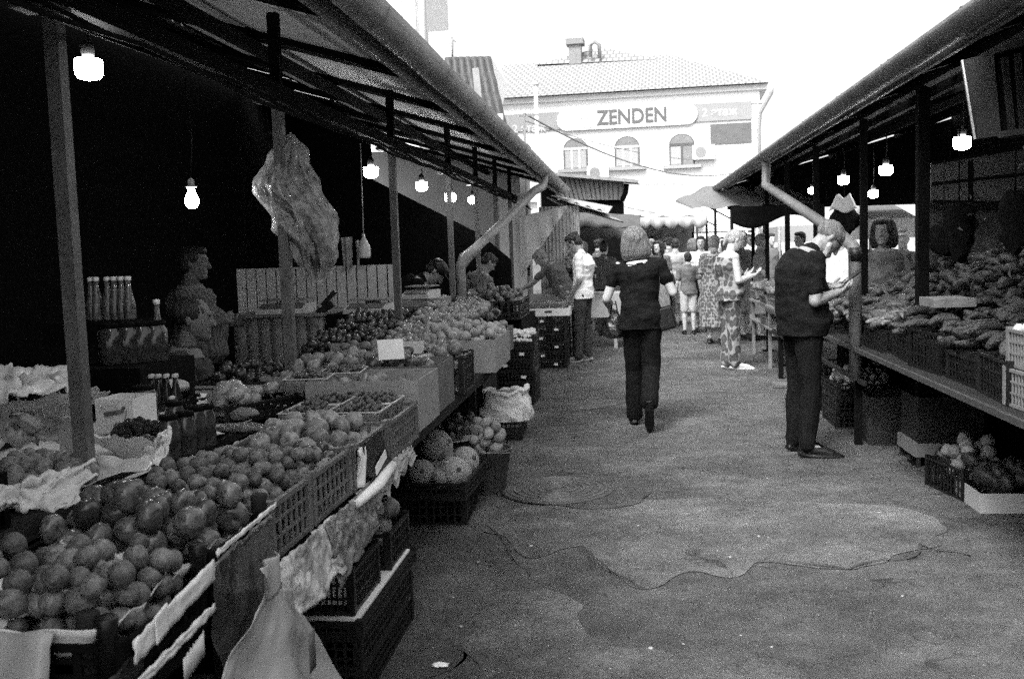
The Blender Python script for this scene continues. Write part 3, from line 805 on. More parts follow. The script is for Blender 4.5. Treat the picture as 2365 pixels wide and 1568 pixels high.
# sign band
x0, _ = loc(1180, 280); xs, zs = loc(1735, 240); _, zs2 = loc(1735, 282)
M_band = mat('sign_band', .29, .7, 3, .06); M_signw = mat('sign_white', .85, .6, 3, .04); M_signt = mat('sign_letter', .11, .6)
_, zt_ = loc(1500, 245); _, zbm = loc(1500, 293)
b = MB(); fbox(b, x0 - 2, xs, zbm + .1, zt_ - .05, .02, .10); b.build('sign_band', M_band, zb)
xa, _ = loc(1287, 270); xb, _ = loc(1611, 270); rr = (zt_ - zbm) / 2 + .0; zc = (zt_ + zbm) / 2
b = MB(); out = []
for k in range(25):
    a = -math.pi / 2 + math.pi * k / 24; out.append(wp(xb - rr + rr * math.cos(a), zc + rr * math.sin(a), .13))
for k in range(25):
    a = math.pi / 2 + math.pi * k / 24; out.append(wp(xa + rr + rr * math.cos(a), zc + rr * math.sin(a), .13))
b.prism(out, fn_ * .06); b.build('sign_board', M_signw, zb)
xz, _ = loc(1460, 270); wzn = loc(1541, 270)[0] - loc(1380, 270)[0]
tmp = text_mesh('ZENDEN', 1.0, .01, .02); w0 = max(v_.co.x for v_ in tmp.vertices) - min(v_.co.x for v_ in tmp.vertices); h0 = max(v_.co.y for v_ in tmp.vertices) - min(v_.co.y for v_ in tmp.vertices)
hz = loc(1460, 253)[1] - loc(1460, 288)[1]; sz = hz / h0 * .97
put_text('ZENDEN', sz, front_M(wp(xz, zc, .2), BR), 'sign_lettering', M_signt, zb, .02, .03, sx=wzn / (w0 * sz))
xl_, _ = loc(1357, 275); b = MB()                  # small emblem: stacked triangle and quarter squares
q = hz * .55
b.prism([wp(xl_ - q, zc + .05, .2), wp(xl_ - q, zc + q, .2), wp(xl_, zc + q, .2), wp(xl_ + q * .3, zc + .3, .2), wp(xl_ + q * .3, zc + .05, .2)], fn_ * .02)
b.prism([wp(xl_ - q, zc - .05, .2), wp(xl_ - q, zc - q, .2), wp(xl_ - q * .2, zc - q, .2), wp(xl_ - q * .2, zc - .05, .2)], fn_ * .02)
b.prism([wp(xl_, zc - .05, .2), wp(xl_, zc - q, .2), wp(xl_ + q, zc - q, .2)], fn_ * .02)
b.build('sign_emblem', mat('emblem_grey', .66, .6), zb)
xe, _ = loc(1662, 262); put_text('2 этаж', sz * .54, front_M(wp(xe, zc, .105), BR), 'sign_lettering', mat('faded_letter', .52, .7), zb, .004, .012)
xe, _ = loc(1222, 278); put_text('2 этаж', sz * .54, front_M(wp(xe, zc - .3, .105), BR), 'sign_lettering', mat('faded_letter', .52), zb, .004, .012)
# dark panel, arched windows, air conditioners, pipe
xa, za = loc(1640, 288); xb, zb_ = loc(1736, 330)
b = MB(); fbox(b, xa, xb, zb_, za, -.02, .05); b.build('window', mat('dim_glass', .12, .4, 3, .15), zb)
M_pane = mat('arch_pane', .20, .3, 3, .2); M_frame = mat('arch_frame', .09, .6)
for (u0, u1, vt, vb) in ((1303, 1355, 320, 390), (1421, 1475, 315, 385), (1547, 1602, 309, 381), (1180, 1226, 328, 392)):
    xa, _ = loc(u0, 350); xb, zt2 = loc(u1, vt); _, z0 = loc((u0 + u1) / 2, vb); xm, rw = (xa + xb) / 2, (xb - xa) / 2
    zspr = zt2 - rw * .85
    def arch(k_, out_, rw=rw, xm=xm, z0=z0, zspr=zspr):
        L_ = [wp(xm - rw * k_, z0, out_), wp(xm + rw * k_, z0, out_)]
        return L_ + [wp(xm + rw * k_ * math.cos(math.pi * t / 12), zspr + rw * .85 * k_ * math.sin(math.pi * t / 12), out_) for t in range(13)]
    b = MB(); b.prism(arch(1.06, .01), fn_ * .04); w_o = b.build('window', M_frame, zb)
    b = MB(); b.prism(arch(.96, .055), fn_ * .01); b.build('pane', M_pane, w_o)
    b = MB()
    for xx in ((xm,) if u0 > 1500 else (xm - rw * .33, xm + rw * .33)): fbox(b, xx - .05, xx + .05, z0, zspr, .07, .09)
    fbox(b, xm - rw, xm + rw, zspr - .06, zspr + .06, .071, .091); b.build('window_bar', M_frame if u0 > 1500 else mat('pale_bar', .6, .6), w_o)
    b = MB(); fbox(b, xm - rw * .9, xm + rw * (.9 if u0 < 1500 else 0), z0 + .05, zspr - .1, .066, .069); b.build('blind', mat('blind_white', .36, .7), w_o)
    b = MB(); fbox(b, xa - .35, xb + .35, z0 - .18, z0 - .02, .01, .3); b.build('sill', mat('sill_grey', .35, .8), w_o)
for (u, v, s_) in ((1625, 353, 1.0), (1382, 400, 1.0)):
    xa, za = loc(u, v); t = thing('air_conditioner', 'white air conditioner unit beside the rightmost arched window' if u > 1500 else 'white air conditioner unit under the left arched window', 'air conditioner', wp(xa, za - .35, .04), BR)
    b = MB(); fbox(b, xa - .55, xa + .55, za - .35, za + .35, .05, .40); b.build('casing', mat('ac_white', .7, .5), t)
    b = MB(); b.prism([wp(xa - .15 + .27 * math.cos(k * math.pi / 8), za + .27 * math.sin(k * math.pi / 8), .401) for k in range(16)], fn_ * .02); b.build('fan_grille', mat('ac_fan', .25, .5), t)
q = [bp(1780, 208) + fn_ * .5, bp(1780, 218) + fn_ * .5, bp(1755, 262) + fn_ * .15, bp(1752, 300) + fn_ * .15]; q.append(V((q[-1].x, q[-1].y, .2)))
b = MB(); b.tube(q, .09, 8); b.build('rain_pipe', mat('rain_pipe_grey', .28, .6), zb)

# tall pale block at the left, pole, wires
c0 = PY(985, 100, 36)
b = MB(); b.box((c0.x - 6, 38.4, 10), (12, 4.8, 20)); tb = thing('apartment_block', 'tall pale building rising behind the left gutter', 'building', (c0.x - 6, 42, 0))
b.build('wall', mat('block_wall', .74, .85, 2, .05), tb)
for (u, z0, z1) in ((978, 4, 19), (960, 4, 19)):
    q = PY(u, 60, 35.85); b = MB(); b.tube([(q.x, 35.85, z0), (q.x, 35.85, z1)], .12 if u > 970 else .05, 8); b.build('rain_pipe', mat('pale_pipe', .55, .7), tb)
for (u, v) in ((900, 40), (1010, 120)):
    q = PY(u, v, 35.97); b = MB(); b.box((q.x, 35.97, q.z), (.9, .06, 1.4)); wq = b.build('window', mat('block_window', .6, .4), tb); b = MB(); b.box((q.x, 35.93, q.z - .75), (1.1, .14, .08)); b.build('sill', mat('pale_pipe', .55, .7), wq)
q0 = PY(1237, 195, 30); b = MB(); b.tube([(q0.x, 30, 0), (q0.x, 30, q0.z)], .06, 10); b.lathe([(.06, 0), (.10, .03), (.1, .08), (.02, .12)], (q0.x, 30, q0.z - .05), 10)
single(b, 'flue_pipe', mat('pale_pipe', .55, .7), 'slim white pipe standing before the sign', 'pipe')
q1 = PY(1210, 262, 21); b = MB(); b.tube([(q1.x, 21, 1.0), (q1.x, 21, q1.z)], .025, 8); b.bar((q1.x - .1, 21, q1.z - .05), (q1.x + .3, 21, q1.z - .05), .03)
single(b, 'wire_mast', M_paintg, 'thin mast carrying the overhead wires above the gutter', 'mast')
def wire(a, b_, sag, r=.012, label=''):
    mb = MB(); mb.tube([V(a).lerp(V(b_), k / 24) - V((0, 0, sag * 4 * (k / 24) * (1 - k / 24))) for k in range(25)], r, 6)
    single(mb, 'overhead_wire', M_paintg, label, 'wire', 'wires strung over the street')
wire(q1, PY(1775, 372, 40), .9, .02, 'thick wire sagging from the mast to the right across the facade')
wire(q1 - V((0, 0, .15)), PY(1775, 355, 40), .5, .009, 'thin wire just below the thick one across the facade')
wire(PY(1215, 395, 20), PY(1600, 500, 24), .2, .008, 'thin wire crossing low over the striped awning')

# steep corrugated mansard roof behind the left gutter
ks = thing('roof_kiosk', 'small building with steep ribbed roof behind the left gutter', 'building', (-4.3, 21, 0))
A0, A1, B0, B1 = PY(1028, 135, 20), PY(1132, 133, 20), PY(1050, 345, 18.6), PY(1183, 345, 18.6)
def mans(a, c):
    t = A0.lerp(A1, a); lo = B0.lerp(B1, a); q = t.lerp(lo, c); return q + V((0, -.06 * abs(math.sin(a * math.pi * 7)), .03 * math.sin(c * 9 * math.pi)))
b = MB(); b.grid(mans, 84, 18, th=.02, smooth=False); b.build('roof', mat('old_tin_tiles', .055, .6, 8, .35, .2, 20), ks)
b = MB(); b.prism([A1 + V((.02, 0, -.6)), A1 + V((.02, 0, 0)), PY(1157, 250, 20), PY(1172, 195, 22), PY(1150, 140, 22)], (0, .1, 0)); b.build('flashing', M_signw, ks)
b = MB(); b.box(((B0.x + B1.x) / 2, 20.6, B0.z / 2), (B1.x - B0.x - .1, 3.6, B0.z)); b.build('wall', mat('kiosk_wall', .3, .8, 4, .1), ks)
b = MB(); b.bar(PY(1100, 282, 18.3), PY(1162, 278, 18.3), .08, .22); b.build('ledge', M_signw, ks)
b = MB(); b.bar(PY(1099, 160, 18.6), PY(1118, 340, 18.4), .12, .12); b.build('rib', M_paintg, ks)
b = MB(); b.tube([PY(1045, 120, 21.8), PY(1045, 145, 21.8), PY(1045, 90, 21.8)], .02, 6); b.bar(PY(1042, 86, 21.8), PY(1052, 98, 21.8), .03); b.build('aerial', M_paintg, ks)

# corrugated kiosk front with overhanging roof
kc = thing('corrugated_kiosk', 'kiosk with grey corrugated fascia and overhanging edge left of the striped awning', 'kiosk', (-.9, 21, 0))
A0, A1 = PY(1270, 405, 20), PY(1442, 424, 20); B0, B1 = PY(1290, 462, 20), PY(1440, 462, 20)
b = MB(); b.grid(lambda a, c: A0.lerp(A1, a).lerp(B0.lerp(B1, a), c) + V((0, -.03 * (1 if math.sin(a * math.pi * 30) > 0 else 0), 0)), 90, 1, th=.02, smooth=False); b.build('fascia', mat('corrugated_fascia', .24, .6, 5, .15), kc)
b = MB(); b.bar(A0 + V((-.3, -.2, .04)), PY(1475, 421, 19.8), .5, .06); b.build('roof_edge', M_metal, kc)
b = MB(); b.prism([(A0.x - .2, 20.1, 0), (B1.x, 20.1, 0), (B1.x, 20.1, A1.z - .05), (A0.x - .2, 20.1, A0.z - .05)], (0, 1.5, 0)); b.build('wall', M_dark, kc)
b = MB(); b.tube([PY(1447, 425, 19.9), PY(1445, 445, 19.9), PY(1437, 463, 19.9)], .05, 8); b.build('gutter_spout', M_dark, kc)
# ------------------------------------------------------------------ fruit shapes
M_apple = mat('apple_skin', .085, .24, 55, .7, .04, 60, rv=.6)
M_peach = mat('peach_skin', .115, .5, 80, .65, .15, 160, rv=.45)
M_pale = mat('pale_fruit_skin', .19, .42, 55, .5, .08, 80, rv=.35)
M_darkf = mat('dark_fruit_skin', .025, .35, 90, .5, .05, 60, rv=.5)
M_onion = mat('onion_skin', .27, .5, 60, .3, .15, 60, rv=.3, stretch=(3, 3, .6))
M_tomato = mat('tomato_skin', .09, .3, 50, .3, .03, 50, rv=.4)
M_potato = mat('potato_skin', .24, .75, 120, .4, .3, 60, rv=.3)
M_melon = mat('melon_rind', .42, .6, 90, .45, 1.0, 130, rv=.12)
M_green = mat('green_veg_skin', .10, .45, 60, .5, .25, 40, rv=.5)
M_leafy = mat('leafy_veg', .16, .6, 60, .5, .4, 40, rv=.4)
M_stem = mat('stem', .06, .8)
def sphereish(r, kind, n=18, m=13, seed=0.0):
    mb = MB(); rs = []
    for i in range(m):
        t = math.pi * i / (m - 1); z = math.cos(t); x = math.sin(t)
        if kind == 'apple':
            z = z * .92 - .30 * math.exp(-(x / .30) ** 2) * (1 if z > 0 else -.5); x *= 1.03 + .05 * z
        elif kind == 'onion':
            z *= .86; 
            if i == 0: z = 1.12
            if i == 1: z = .93; x *= .55
        elif kind == 'pear':
            x *= (1 - .28 * max(0, z)) ; z = z * 1.22
        elif kind == 'plum': z *= 1.12
        rs.append((V((0, 0, z * r)), max(x, .02) * r))
    for i, (c, rr_) in enumerate(rs): pass
    vs = []; fs = []
    for c, q in rs:
        for k in range(n):
            a = 2 * math.pi * k / n
            f = 1.0
            if kind in ('peach', 'plum'): f = 1 - .10 * math.exp(-((a if a < math.pi else 2 * math.pi - a) / .35) ** 2)
            vs.append(c + V((q * f * math.cos(a), q * f * math.sin(a), 0)))
    for i in range(m - 1):
        for k in range(n): fs.append((i * n + k, i * n + (k + 1) % n, (i + 1) * n + (k + 1) % n, (i + 1) * n + k))
    fs += [tuple(range(n))[::-1], tuple((m - 1) * n + k for k in range(n))]
    mb.add(vs, fs, True); mb.jitter(r * .16, .8 / r, seed + r * 100)
    if kind == 'apple': mb.tube([(0, 0, r * .62), (r * .06, 0, r * .95)], r * .035, 5)
    return mb
_fm = {}
def fmesh(kind, r, m):
    k = (kind, round(r, 4), m.name)
    if k not in _fm: _fm[k] = [sphereish(r * s_, kd, seed=i * 3.7).mesh(kind, m) for i, (s_, kd) in enumerate(((1.0, kind), (.90, kind), (1.06, kind), (.97, {'apple': 'plum', 'peach': 'plum', 'plum': 'peach'}.get(kind, kind))))]
    return _fm[k]
def heap(n, x0, x1, y0, y1, z0, r, dome=.5, seed=1, tries=14, jr=.12):
    """drop spheres one by one onto the lowest free place"""
    q = random.Random(seed); P = []; cx_, cy_ = (x0 + x1) / 2, (y0 + y1) / 2
    for _ in range(n):
        best = None
        for _t in range(tries):
            x, y = q.uniform(x0 + r, x1 - r), q.uniform(y0 + r, y1 - r); z = z0 + r
            for (a, b, c) in P:
                d2 = (x - a) ** 2 + (y - b) ** 2
                if d2 < 3.5 * r * r: z = max(z, c + math.sqrt(3.5 * r * r - d2))
            e = ((x - cx_) / (x1 - x0)) ** 2 + ((y - cy_) / (y1 - y0)) ** 2
            s = z + dome * e * r * 6
            if best is None or s < best[0]: best = (s, x, y, z)
        P.append(best[1:])
    return P
def fruits(name, kind, r, m, n, box, z0, label, cat, group, M=None, dome=.6, seed=1, tilt=2.4, keep=0.0):
    """keep: drop fruits whose top lies below this height (buried out of sight)"""
    q = random.Random(seed * 7 + 1); M = M or Matrix.Identity(4)
    for p in heap(n, *box, z0, r, dome, seed):
        if p[2] + r < keep: continue
        me = fmesh(kind, r, m)[q.randrange(4)]
        o = bpy.data.objects.new(name, me); col.objects.link(o); o.location = M @ V(p); k_ = q.uniform(.9, 1.1); o.scale = (k_, k_ * q.uniform(.94, 1.06), k_ * q.uniform(.92, 1.06))
        o.rotation_euler = (q.uniform(-tilt, tilt), q.uniform(-tilt, tilt), q.uniform(0, 6.3))
        fx_ = (p[0] - box[0]) / (box[1] - box[0]); fy_ = (p[1] - box[2]) / (box[3] - box[2])
        ty = ['near end', 'near third', 'middle', 'far third', 'far end'][min(4, int(fy_ * 5))]; tx = ['left side', 'centre', 'right side'][min(2, int(fx_ * 3))]
        tag(o, label + ', ' + ty + ' ' + tx if n > 20 else label, cat, group)
def blob_heap(name, r, m, fn, n, label, cat, seed=1, el=1.0, kind='stuff', parent=None, seg=(7, 5)):
    """a mass of small fruit nobody could count, as one mesh; fn(q)->point"""
    q = random.Random(seed); mb = MB()
    for i in range(n):
        c = fn(q, i / n); rr = r * q.uniform(.8, 1.15); Mx = Euler((q.uniform(0, 3), q.uniform(0, 3), q.uniform(0, 3))).to_matrix()
        mb.ell(c, (rr, rr, rr * el), Mx, *seg)
    if parent is not None: o = mb.build(name, m, parent); o['kind'] = 'stuff'; return o
    return single(mb, name, m, label, cat, kind=kind)

# ------------------------------------------------------------------ boxes and crates
def crate_panels(L, H, th, nb, hole=True, rim=.014):
    """one side of a plastic crate in the XZ plane: rim, rails, pickets"""
    mb = MB()
    mb.box((0, 0, H - rim / 2), (L, th * 1.8, rim)); mb.box((0, 0, rim / 2), (L, th, rim))
    mb.box((0, 0, H * .36), (L, th * .8, rim * .6)); mb.box((0, 0, H * .66), (L, th * .8, rim * .6))
    for i in range(nb):
        x = -L / 2 + L * (i + .5) / nb; mb.box((x, 0, H / 2), (L / nb * .30, th * .7, H - rim * 1.2))
    return mb
_cm = {}
def crate(label, loc, L=.36, W=.55, H=.20, rz=0.0, m=None, group=None, nb=9, tagm=None, tilt=None, solid=False, cat='crate'):
    """open plastic crate; L along X (the near face), W along Y"""
    m = m or M_black
    t = thing('plastic_crate', label, cat, loc, rz, group)
    if tilt: t.rotation_euler = tilt
    key = (L, W, H, m.name, nb, solid)
    if key not in _cm:
        th = .008
        a = crate_panels(L - .02, H, th, nb) if not solid else MB().box((0, 0, H / 2), (L - .02, th, H)).box((0, -.003, H - .012), (L - .02, th * 2, .02))
        b = crate_panels(W - .02, H, th, int(nb * W / L)) if not solid else MB().box((0, 0, H / 2), (W - .02, th, H)).box((0, -.003, H - .012), (W - .02, th * 2, .02))
        c = MB()
        c.box((0, 0, H / 2 + .004), (.026, .026, H + .008))
        e = MB(); e.box((0, 0, .008), (L - .03, W - .03, .008))
        _cm[key] = [x.mesh(nm, m) for x, nm in ((a, 'side_panel'), (b, 'side_panel'), (c, 'corner_post'), (e, 'base'))]
    A, B, Cc, E2 = _cm[key]
    for me, nm, lo, rr in ((A, 'side_panel', (0, -W / 2 + .006, 0), 0), (A, 'side_panel', (0, W / 2 - .006, 0), math.pi), (B, 'side_panel', (-L / 2 + .006, 0, 0), -math.pi / 2), (B, 'side_panel', (L / 2 - .006, 0, 0), math.pi / 2), *[(Cc, 'corner_post', (sx * (L / 2 - .012), sy * (W / 2 - .012), 0), 0) for sx in (-1, 1) for sy in (-1, 1)], (E2, 'base', (0, 0, 0), 0)):
        o = bpy.data.objects.new(nm, me); col.objects.link(o); o.parent = t; o.location = lo; o.rotation_euler = (0, 0, rr)
    if tagm:
        q = MB(); q.box((0, 0, 0), (.05, .003, .028)); o = bpy.data.objects.new('price_tag', q.mesh('price_tag', M_paper)); col.objects.link(o); o.parent = t
        o.location = (tagm * L * .2, -W / 2 - .006, H * .5); o.rotation_euler = (0, R(6 * tagm), 0)
    return t
def carton(label, loc, L, W, H, rz=0.0, m=None, hole=False, lip=.0, group=None, cat='box', name='cardboard_box', ink=None):
    m = m or M_card; t = thing(name, label, cat, loc, rz, group); th = .006
    T = mw(t)
    def part(nm, mb, mm=m): mb.v = [T @ p for p in mb.v]; return mb.build(nm, mm, t)
    b = MB()
    if hole:                                       # near face with a hand hole: a frame of four pieces
        hw, z0_, z1_ = L * .13, H * .62, H * .80
        b.box((0, -W / 2, z0_ / 2), (L, th, z0_)); b.box((0, -W / 2, (z1_ + H) / 2), (L, th, H - z1_))
        for s in (-1, 1): b.box((s * (L / 2 + hw) / 2, -W / 2, (z0_ + z1_) / 2), (L / 2 - hw, th, z1_ - z0_))
    else: b.box((0, -W / 2, H / 2), (L, th, H))
    part('side_panel', b)
    b = MB(); b.box((0, W / 2, H / 2), (L, th, H)); part('side_panel', b)
    for s in (-1, 1):
        b = MB(); b.box((s * (L / 2 - th / 2 - .001), 0, H / 2), (th, W - th * 1.2, H + lip)); part('side_panel', b)
    b = MB(); b.box((0, 0, .006), (L - th * 3, W - th * 3, .006)); part('base', b)
    if ink: ink(t, T)
    return t
def card(label, p, w, h, rz, tiltx, lines=2, m=None):
    """handwritten price card"""
    t = thing('price_card', label, 'price card', p, rz); t.rotation_euler = (tiltx, 0, rz)
    b = MB(); b.box((0, 0, h / 2), (w, .003, h)); o = bpy.data.objects.new('card', b.mesh('card', m or M_paper)); col.objects.link(o); o.parent = t
    return t

# ------------------------------------------------------------------ left counter
ct = thing('stall_counter', 'long low counter carrying the fruit crates along the left side', 'counter', (-1.6, 1.0, 0))
b = MB(); b.box((-1.62, 4.6, .715), (1.30, 7.0, .03)); b.build('table_top', M_wood, ct)
b = MB(); b.box((-.985, 4.6, .680), (.02, 7.0, .04)); b.build('edge_board', M_wood, ct)
for y in (1.3, 2.9, 4.5, 6.1, 7.9):
    for x in (-1.28, -2.15):
        b = MB(); b.box((x, y, .35), (.06, .06, .70)); b.build('leg', M_wood, ct)
b = MB(); b.box((-1.42, 4.6, .36), (.02, 6.8, .66)); b.build('back_panel', M_dark, ct)
c2 = thing('display_shelf', 'raised rear shelf behind the front crates of the left counter', 'shelf', (-2.1, 3.6, .731))
b = MB(); b.box((-2.12, 3.6, .80), (1.0, 3.2, .03)); b.build('shelf_top', M_wood, c2)
for y in (2.1, 3.6, 5.1):
    for x in (-1.65, -2.55): b = MB(); b.box((x, y, .757), (.05, .05, .052)); b.build('leg', M_wood, c2)
b = MB(); b.grid(lambda a, c: (-1.62 - .75 * a + .02 * math.sin(c * 9), 2.9 + 1.7 * c, .825 + .012 * noise.noise(V((a * 5, c * 8, 0))) + .006), 18, 26, th=.002)
single(b, 'paper_sheet', M_paper, 'white paper sheet spread over the rear shelf behind the first post', 'paper')

FX = -.93
def front_crate(y0, y1, ztop, label, H=.155, back=-1.38, nb=7, m=None, zt=None):
    L = FX - back; W = y1 - y0
    return crate(label, ((FX + back) / 2, (y0 + y1) / 2, ztop - H), L, W, H, 0, m or M_greypl, None, nb=10)
def ycrate(y0, y1, ztop, label, **k): return front_crate(y0, y1, ztop, label, **k)
K1 = ycrate(1.66, 2.02, .83, 'nearest grey crate at the lower left lined with white paper', H=.10, m=M_dark, back=-1.50)
K2 = ycrate(2.05, 2.40, .875, 'dark crate of large apples with stump like corner posts', H=.14, m=M_dark, back=-1.40)
K3 = ycrate(2.43, 2.76, .89, 'grey mesh crate of fuzzy apricots beside the large apples')
K4 = ycrate(2.78, 3.18, .89, 'grey mesh crate of small peaches, fourth from the camera')
K5 = ycrate(3.21, 3.70, .885, 'grey mesh crate with a black label card hung on its street side')
K6 = ycrate(3.73, 4.24, .88, 'grey mesh crate holding berry punnets beside the cardboard box')
for y0, y1, z in ((1.38, 1.80, .62), (1.86, 2.33, .65), (2.37, 4.24, .645)):   # stacked supports under the crates
    pass
fruits('peach', 'peach', .0265, M_peach, 150, (-1.48, -.95, 1.68, 2.01), .775, 'small round peach heaped in the nearest paper lined crate', 'peach', 'peaches in the nearest crate', seed=2, keep=.82, dome=.25)
fruits('apple', 'apple', .036, M_apple, 52, (-1.38, -.95, 2.07, 2.40), .785, 'large glossy dark apple in the second crate from the camera', 'apple', 'large apples in the second crate', seed=3, keep=.84, dome=.3)
fruits('apricot', 'peach', .0225, M_peach, 300, (-1.36, -.97, 2.44, 3.0), .79, 'fuzzy apricot heaped behind the large apples', 'apricot', 'apricots in the third crate', seed=5, keep=.855, dome=.25)
fruits('apple', 'apple', .037, M_pale, 46, (-1.36, -1.0, 3.22, 3.85), .80, 'pale smooth apple in the heap before the berry punnets', 'apple', 'pale apples heaped in the middle crates', seed=7, keep=.86, dome=.8)
fruits('nectarine', 'peach', .025, M_apple, 60, (-1.13, -.95, 2.80, 3.17), .76, 'small nectarine at the street side of the fourth crate', 'nectarine', 'nectarines in the fourth crate', seed=9, keep=.84)
# price card hung on K5
b = MB(); b.prism([(-.918, 3.28, .88), (-.916, 3.50, .89), (-.905, 3.62, .745), (-.91, 3.40, .73), (-.912, 3.30, .77)], (.003, 0, 0)); lb = single(b, 'label_card', M_black, 'black label card with a torn white strip hanging from the grey crate', 'label')
b = MB(); b.prism([(-.903, 3.38, .78), (-.901, 3.52, .815), (-.898, 3.53, .785), (-.9, 3.38, .75)], (.002, 0, 0)); b.build('white_strip', M_paper, lb)
b = MB(); b.grid(lambda a, c: (-.922 + .012 * math.sin(a * 7 + c * 5), 3.23 + .07 * a, .87 - .13 * c), 6, 8, th=.002); single(b, 'paper_scrap', M_paper, 'crumpled pale paper caught on the crate beside the black label', 'paper')
# liners inside crates
def liner(y0, y1, x0, x1, z, label, seed, m=None, flap=.05):
    b = MB()
    def fn(a, c):
        x = x0 + (x1 - x0) * a; y = y0 + (y1 - y0) * c
        e = min(a, 1 - a, c, 1 - c)
        zz = z - .05 + (.075 * max(0, 1 - e / .10)) + .02 * noise.noise(V((x * 14 + seed, y * 14, 0)))
        return (x + .018 * noise.noise(V((x * 9, y * 9, seed))), y, zz)
    b.grid(fn, 40, 34, th=.0015); return single(b, 'paper_liner', m or M_paperd, label, 'paper liner')
liner(1.65, 2.04, -1.50, -.97, .835, 'crumpled white liner of the nearest crate', 1, M_paper)
liner(2.05, 2.41, -1.39, -.96, .84, 'grey liner under the large apples', 2)
liner(2.44, 3.05, -1.38, -.95, .855, 'pale liner under the apricots', 3)
liner(3.05, 3.72, -1.38, -.95, .85, 'pale liner under the smooth apples', 4)
# white crate lining folded over the near edge at lower left
b = MB()
def fold_(a, c):
    x = -1.75 + .70 * a; y = 1.645 - .05 * math.sin(c * 2) - .04 * c; z = .86 - .34 * c
    return (x + .01 * noise.noise(V((a * 8, c * 8, 4))), y + .02 * noise.noise(V((a * 10, c * 5, 1))), z + .012 * noise.noise(V((a * 12, 0, 0))))
b.grid(fold_, 30, 14, th=.002); single(b, 'plastic_sheet', mat('clear_sheet', .42, .35, 6, .2, .2, 20, trans=.15), 'translucent plastic folded over the front of the nearest crate', 'plastic sheet')
# stumps of the broken corner posts
for i, (x, y, z) in enumerate(((-.95, 2.035, .885), (-.955, 2.415, .90), (-.96, 1.665, .86), (-1.01, 1.69, .86))):
    b = MB(); b.lathe([(.018, -.14), (.02, -.02), (.022, 0), (.016, .004)], (x, y, z + .02), 10); b.jitter(.003, 60, i)
    single(b, 'corner_stump', M_wood if i % 2 else M_black, ('short rounded stump at the far corner of the nearest crate', 'dark round stump at the corner of the apple crate', 'second stump of the nearest crate, set further in', 'dark stump at the near corner of the apricot crate')[i], 'stump')

# tarps, bags and newspapers draped down the street side of the counter
def drape(y0, y1, z0a, z0b, z1, x0, out, label, m, seed, amp=.03, name='plastic_sheet', bot=None, cat='plastic sheet', nu=40, nv=26, sag=0.0):
    b = MB()
    def fn(a, c):
        y = y0 + (y1 - y0) * a; zt_ = z0a + (z0b - z0a) * a; zb_ = z1(a) if callable(z1) else z1
        yy = y + (bot(a, c) if bot else 0)
        return (x0 + out * c ** .7 + amp * c * noise.noise(V((y * 9, c * 2.2, seed))) - .016 * abs(noise.noise(V((y * 16 + c * 3, c * 4, seed)))) - .008 * abs(noise.noise(V((y * 40, c * 12, seed)))), yy, zt_ + (zb_ - zt_) * c + .01 * noise.noise(V((y * 20, seed, 0))))
    b.grid(fn, nu, nv, th=.0015); return single(b, name, m, label, cat)
M_sheet = mat('grey_plastic_sheet', .34, .38, 5, .3, .3, 14)
M_sheetd = mat('dark_plastic_sheet', .05, .2, 5, .9, .8, 9)
M_bagc = mat('milky_bag', .40, .42, 4, .12, .2, 10, trans=.12)
M_foil = mat('foil_wrap', .40, .25, 9, .75, 1.0, 16)  # contrasty colour noise paints highlights onto the crumpled wrap
drape(1.40, 1.72, .78, .80, .20, -.925, .03, 'pale torn paper stuck down the side of the nearest crate', M_black, 1)
drape(2.03, 2.42, .86, .875, lambda a: .42 - .16 * math.sin(a * 3), -.92, .03, 'dark sagging plastic bag with pale creases below the apple crate', M_sheetd, 2, .05)
drape(2.40, 2.92, .735, .735, lambda a: .58 - .03 * noise.noise(V((a * 5, 1, 2))), -.915, .045, 'crumpled clear wrapping folded under the apricot crate', M_foil, 3, .02)
drape(2.80, 3.3, .735, .73, lambda a: .54 + .05 * a, -.91, .04, 'printed plastic sheet hanging below the fourth crate', mat('printed_sheet', .15, .3, 26, .9, .6, 30), 4, .02)
drape(3.18, 4.05, .735, .73, lambda a: .62 + .015 * math.sin(a * 40) + .05 * a, -.92, .02, 'layers of newspaper hanging ragged under the card crate', M_paperd, 5, .015, 'newspaper', cat='newspaper')
# rolled paper on the ledge
b = MB(); b.tube([(-.90, 3.12, .715), (-.885, 3.34, .725), (-.90, 3.62, .735)], [.016, .022, .018], 8); b.jitter(.004, 40, 2); single(b, 'rolled_paper', M_paper, 'rolled white paper lying on the newspaper edge', 'paper')
# big milky bag knotted at the top, flaring to the lower right
b = MB(); BG = [PX(u, v, -.865) for u, v in ((612, 1362), (676, 1356), (380, 1700), (780, 1640))]
def bagf(a, c):
    q = BG[0].lerp(BG[1], a).lerp(BG[2].lerp(BG[3], a), c)
    pin = .10 * math.sin(math.pi * min(1, c * 5)) if c < .2 else 0
    return (q.x + .05 * c + .012 * math.sin(a * 11 + 1 + c * 2) * (.3 + c) - .014 * abs(noise.noise(V((a * 9 + c * 2, c * 3, 3)))) + .02 * noise.noise(V((a * 3, c * 3, 7))), q.y + pin * (.5 - a) * .6, q.z + .012 * math.sin(a * 16) * c)
b.grid(bagf, 40, 40, th=.0015); bg_ = single(b, 'plastic_bag', M_bagc, 'large milky plastic bag hanging knotted from the counter edge at bottom', 'plastic bag')
b = MB(); b.grid(lambda a, c: (-.85 + .012 * math.sin(a * 11), PX(600, 1330, -.85).y + .13 * a, PX(600, 1330, -.85).z - .10 * math.sin(math.pi * min(a, .999)) * c + .02), 14, 8, th=.002); b.build('bag_knot', M_bagc, bg_)
